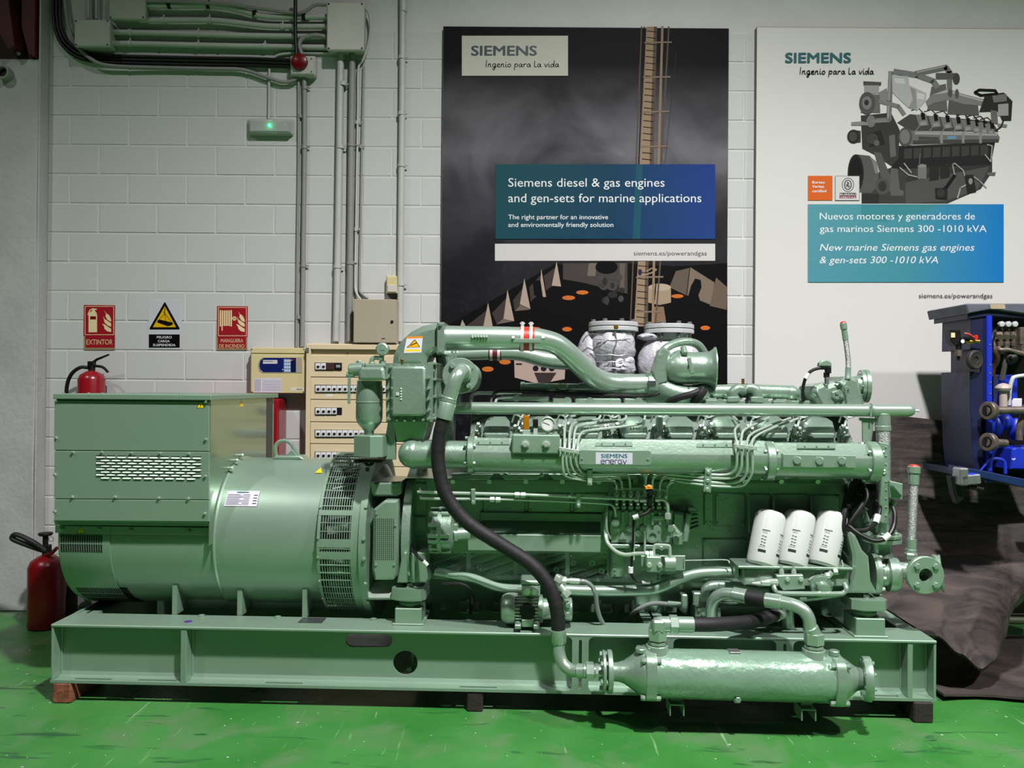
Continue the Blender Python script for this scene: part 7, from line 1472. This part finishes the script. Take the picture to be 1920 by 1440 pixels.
mb = MB(); c = M_(1895, 672, YM - .0); mb.lathe(c, (-.3, -1, 0), [(0, .035), (.03, .03), (.035, .018), (.06, .016), (.064, .008)], 18); obj('round_boss', mb, BLKM, o)
for k, (py, L2) in enumerate(((770, 1990), (829, 1886))):
    c = M_(1850, py, YM - .10); d = Vector((-1, -.35, .02)).normalized(); mb = MB(); mb.lathe(c - d * .035, d, [(0, .04), (0, .05), (.004, .052), (.03, .052), (.034, .048), (.034, .032), (.025, .030), (.02, .012), (.02, .001)], 30, cap=False); fl_ = obj('pipe_flange', mb, GREASE, o); mb = MB(); mb.cyl(c, M_(L2, py + (-2 if k == 0 else 2), YM - .08), .022, 18); obj('flanged_pipe', mb, GREASE, o)
    mb = MB(); mb.lathe(c - d * .0, d, [(0, .03), (.0005, .028)], 18); obj('black_bore', mb, BLKM, o)
mt('flexible_hose', [(1925, 760, -.06), (1918, 780, -.06), (1912, 800, -.06), (1911, 825, -.06)], .018, GREASE); mp('white_bracket', [(1899, 763), (1899, 752), (1902, 747), (1917, 747), (1917, 763)], YM - .06, .01, WHITE)
mb = MB(); mb.ball(M_(1868, 800, YM + .12), .05, 12, (.8, .8, 1.2)); mb.ball(M_(1882, 790, YM + .12), .05, 12); mb.ball(M_(1905, 805, YM + .12), .05, 12, (.9, .9, 1.4)); mb.obox(M_(1885, 740, YM + .16), (.06, .03, .12), None, .01); obj('blue_castings', mb, BLUE, o)
mp('blue_block', [(1898, 842), (1905, 839), (2010, 839), (2010, 884), (1896, 880)], YM - .04, .2, BLUE, .008); text('VP', W, 1897, 863, YM - .0405, 7, 4, WTXT, o, bold=.03)
mb = MB(); mb.tube(bend([M_(1856, 882, YM - .05), M_(1858, 858, YM - .05), M_(1884, 862, YM - .05), M_(1885, 888, YM - .05)], .03, 4), .010, 8); obj('hoop_bracket', mb, BLUE, o); mb = MB(); mb.tube([M_(1834, 888, YM - .05), M_(1855, 862, YM - .05)], .006, 8); obj('brace', mb, BLUE, o)
mp('base_beam', [(1797, 874), (1840, 882), (2010, 916), (2010, 934), (1840, 896), (1797, 886)], YM - .10, .10, mat('dark_blue_beam', (22, 44, 88), .4, 0, .2, 6), .004)
mp('base_deck', [(1800, 880), (2010, 915), (2010, 930), (1840, 900), (1800, 892)], YM - .02, .4, NAVYP)
mp('stand_leg', [(2020, 930), (2080, 940), (2080, 1345), (2020, 1345)], YM + .05, .1, BLKM, .006)
mb = MB(); mb.cyl(M_(1888, 1163, YM + .1), M_(1990, 1166, YM + .1), .022, 14); obj('green_bar', mb, mat('olive_green_bar', (92, 104, 72), .5, 0, .3, 12), o)
for a in ((1912, 1000), (1945, 1010)): pass
mb = MB(); mb.obox(M_(1812, 898, YM - .10), (.055, .05, .028), Matrix.Rotation(-.1, 3, 'Y'), .006); mb.obox(M_(1801, 893, YM - .11), (.026, .04, .05), None, .008); obj('clamp_jaw', mb, STEEL, o); mb = MB(); mb.obox(M_(1821, 897, YM - .115), (.028, .03, .03), None, .006); obj('clamp_body', mb, BLUE, o)
mb = MB(); mb.prism([M_(a, b, YM - .1) for a, b in ((1783, 893), (1802, 893), (1808, 935), (1796, 945), (1789, 925))], (0, .05, 0), .004); mb.cyl(M_(1816, 912, YM - .12), M_(1842, 918, YM - .12), .014, 14); obj('clamp_arm', mb, BLKM, o)
mb = MB(); mb.prism([M_(a, b, YM + .0) for a, b in ((1838, 775), (1850, 770), (1850, 820), (1838, 818))], (0, .1, 0), .004); obj('side_hinge', mb, BLKM, o)
# ring wheel and air regulator
mb = MB(); c = M_(1824, 675, YM - .02); mb.lathe(c, (.35, -1, 0), [(0, .05), (.0, .055), (.02, .056), (.026, .048), (.022, .036), (.022, .02), (.016, .018), (.016, .001)], 30, cap=False); obj('rubber_wheel', mb, mat('worn_black_rubber', (48, 44, 40), .6, 0, .3, 20), o)
YA = YM - .06
q = MB(); q.prism([M_(a, b, YA) for a, b in ((1782, 618), (1801, 618), (1803, 632), (1806, 640), (1800, 648), (1792, 648), (1783, 640), (1782, 632))], (0, .05, 0), .004); RG = obj('air_regulator', q, BLKM, o)
q = MB(); q.prism([M_(a, b, YA - .003) for a, b in ((1783.5, 624), (1791, 624), (1791, 633), (1783.5, 633))], (0, .01, 0), .001); obj('paper_sticker', q, CRTXT, RG); q = MB(); q.cyl(M_(1797, 645, YA + .02), M_(1796.5, 668, YA + .02), .017, 14); q.cyl(M_(1796.5, 668, YA + .02), M_(1797, 676, YA + .02), .009, 10); obj('bowl', q, BLKM, RG); q = MB(); q.cyl(M_(1796.7, 656, YA + .019), M_(1796.6, 668, YA + .019), .0178, 14); obj('clear_cup', q, GREASE, RG)
q = MB(); q.lathe(M_(1805, 640, YA - .006), (0, -1, 0), [(0, .015), (.006, .015), (.007, .013)], 18); q.mat(1); q.lathe(M_(1805, 640, YA - .013), (0, -1, 0), [(0, .011), (.001, .011)], 16); obj('small_gauge', q, [BLKM, WTXT], RG); q = MB(); q.cyl(M_(1803, 640, YA + .02), M_(1836, 640, YA + .02), .010, 12); q.hexbolt(M_(1816, 640, YA + .02), (1, 0, 0), .016, .03); obj('brass_pipe', q, BRASS, RG); q = MB(); q.obox(M_(1812, 634, YA + .02), (.02, .02, .008), None, .003); obj('valve_body', q, BLKM, RG); q = MB(); q.tube(spline([M_(1808, 625, YA + .01), M_(1818, 627, YA), M_(1825, 632, YA), M_(1833, 633, YA)], 4), .0055, 8); q.cyl(M_(1830, 628, YA), M_(1830, 638, YA), .010, 10); obj('red_lever', q, REDC, RG)
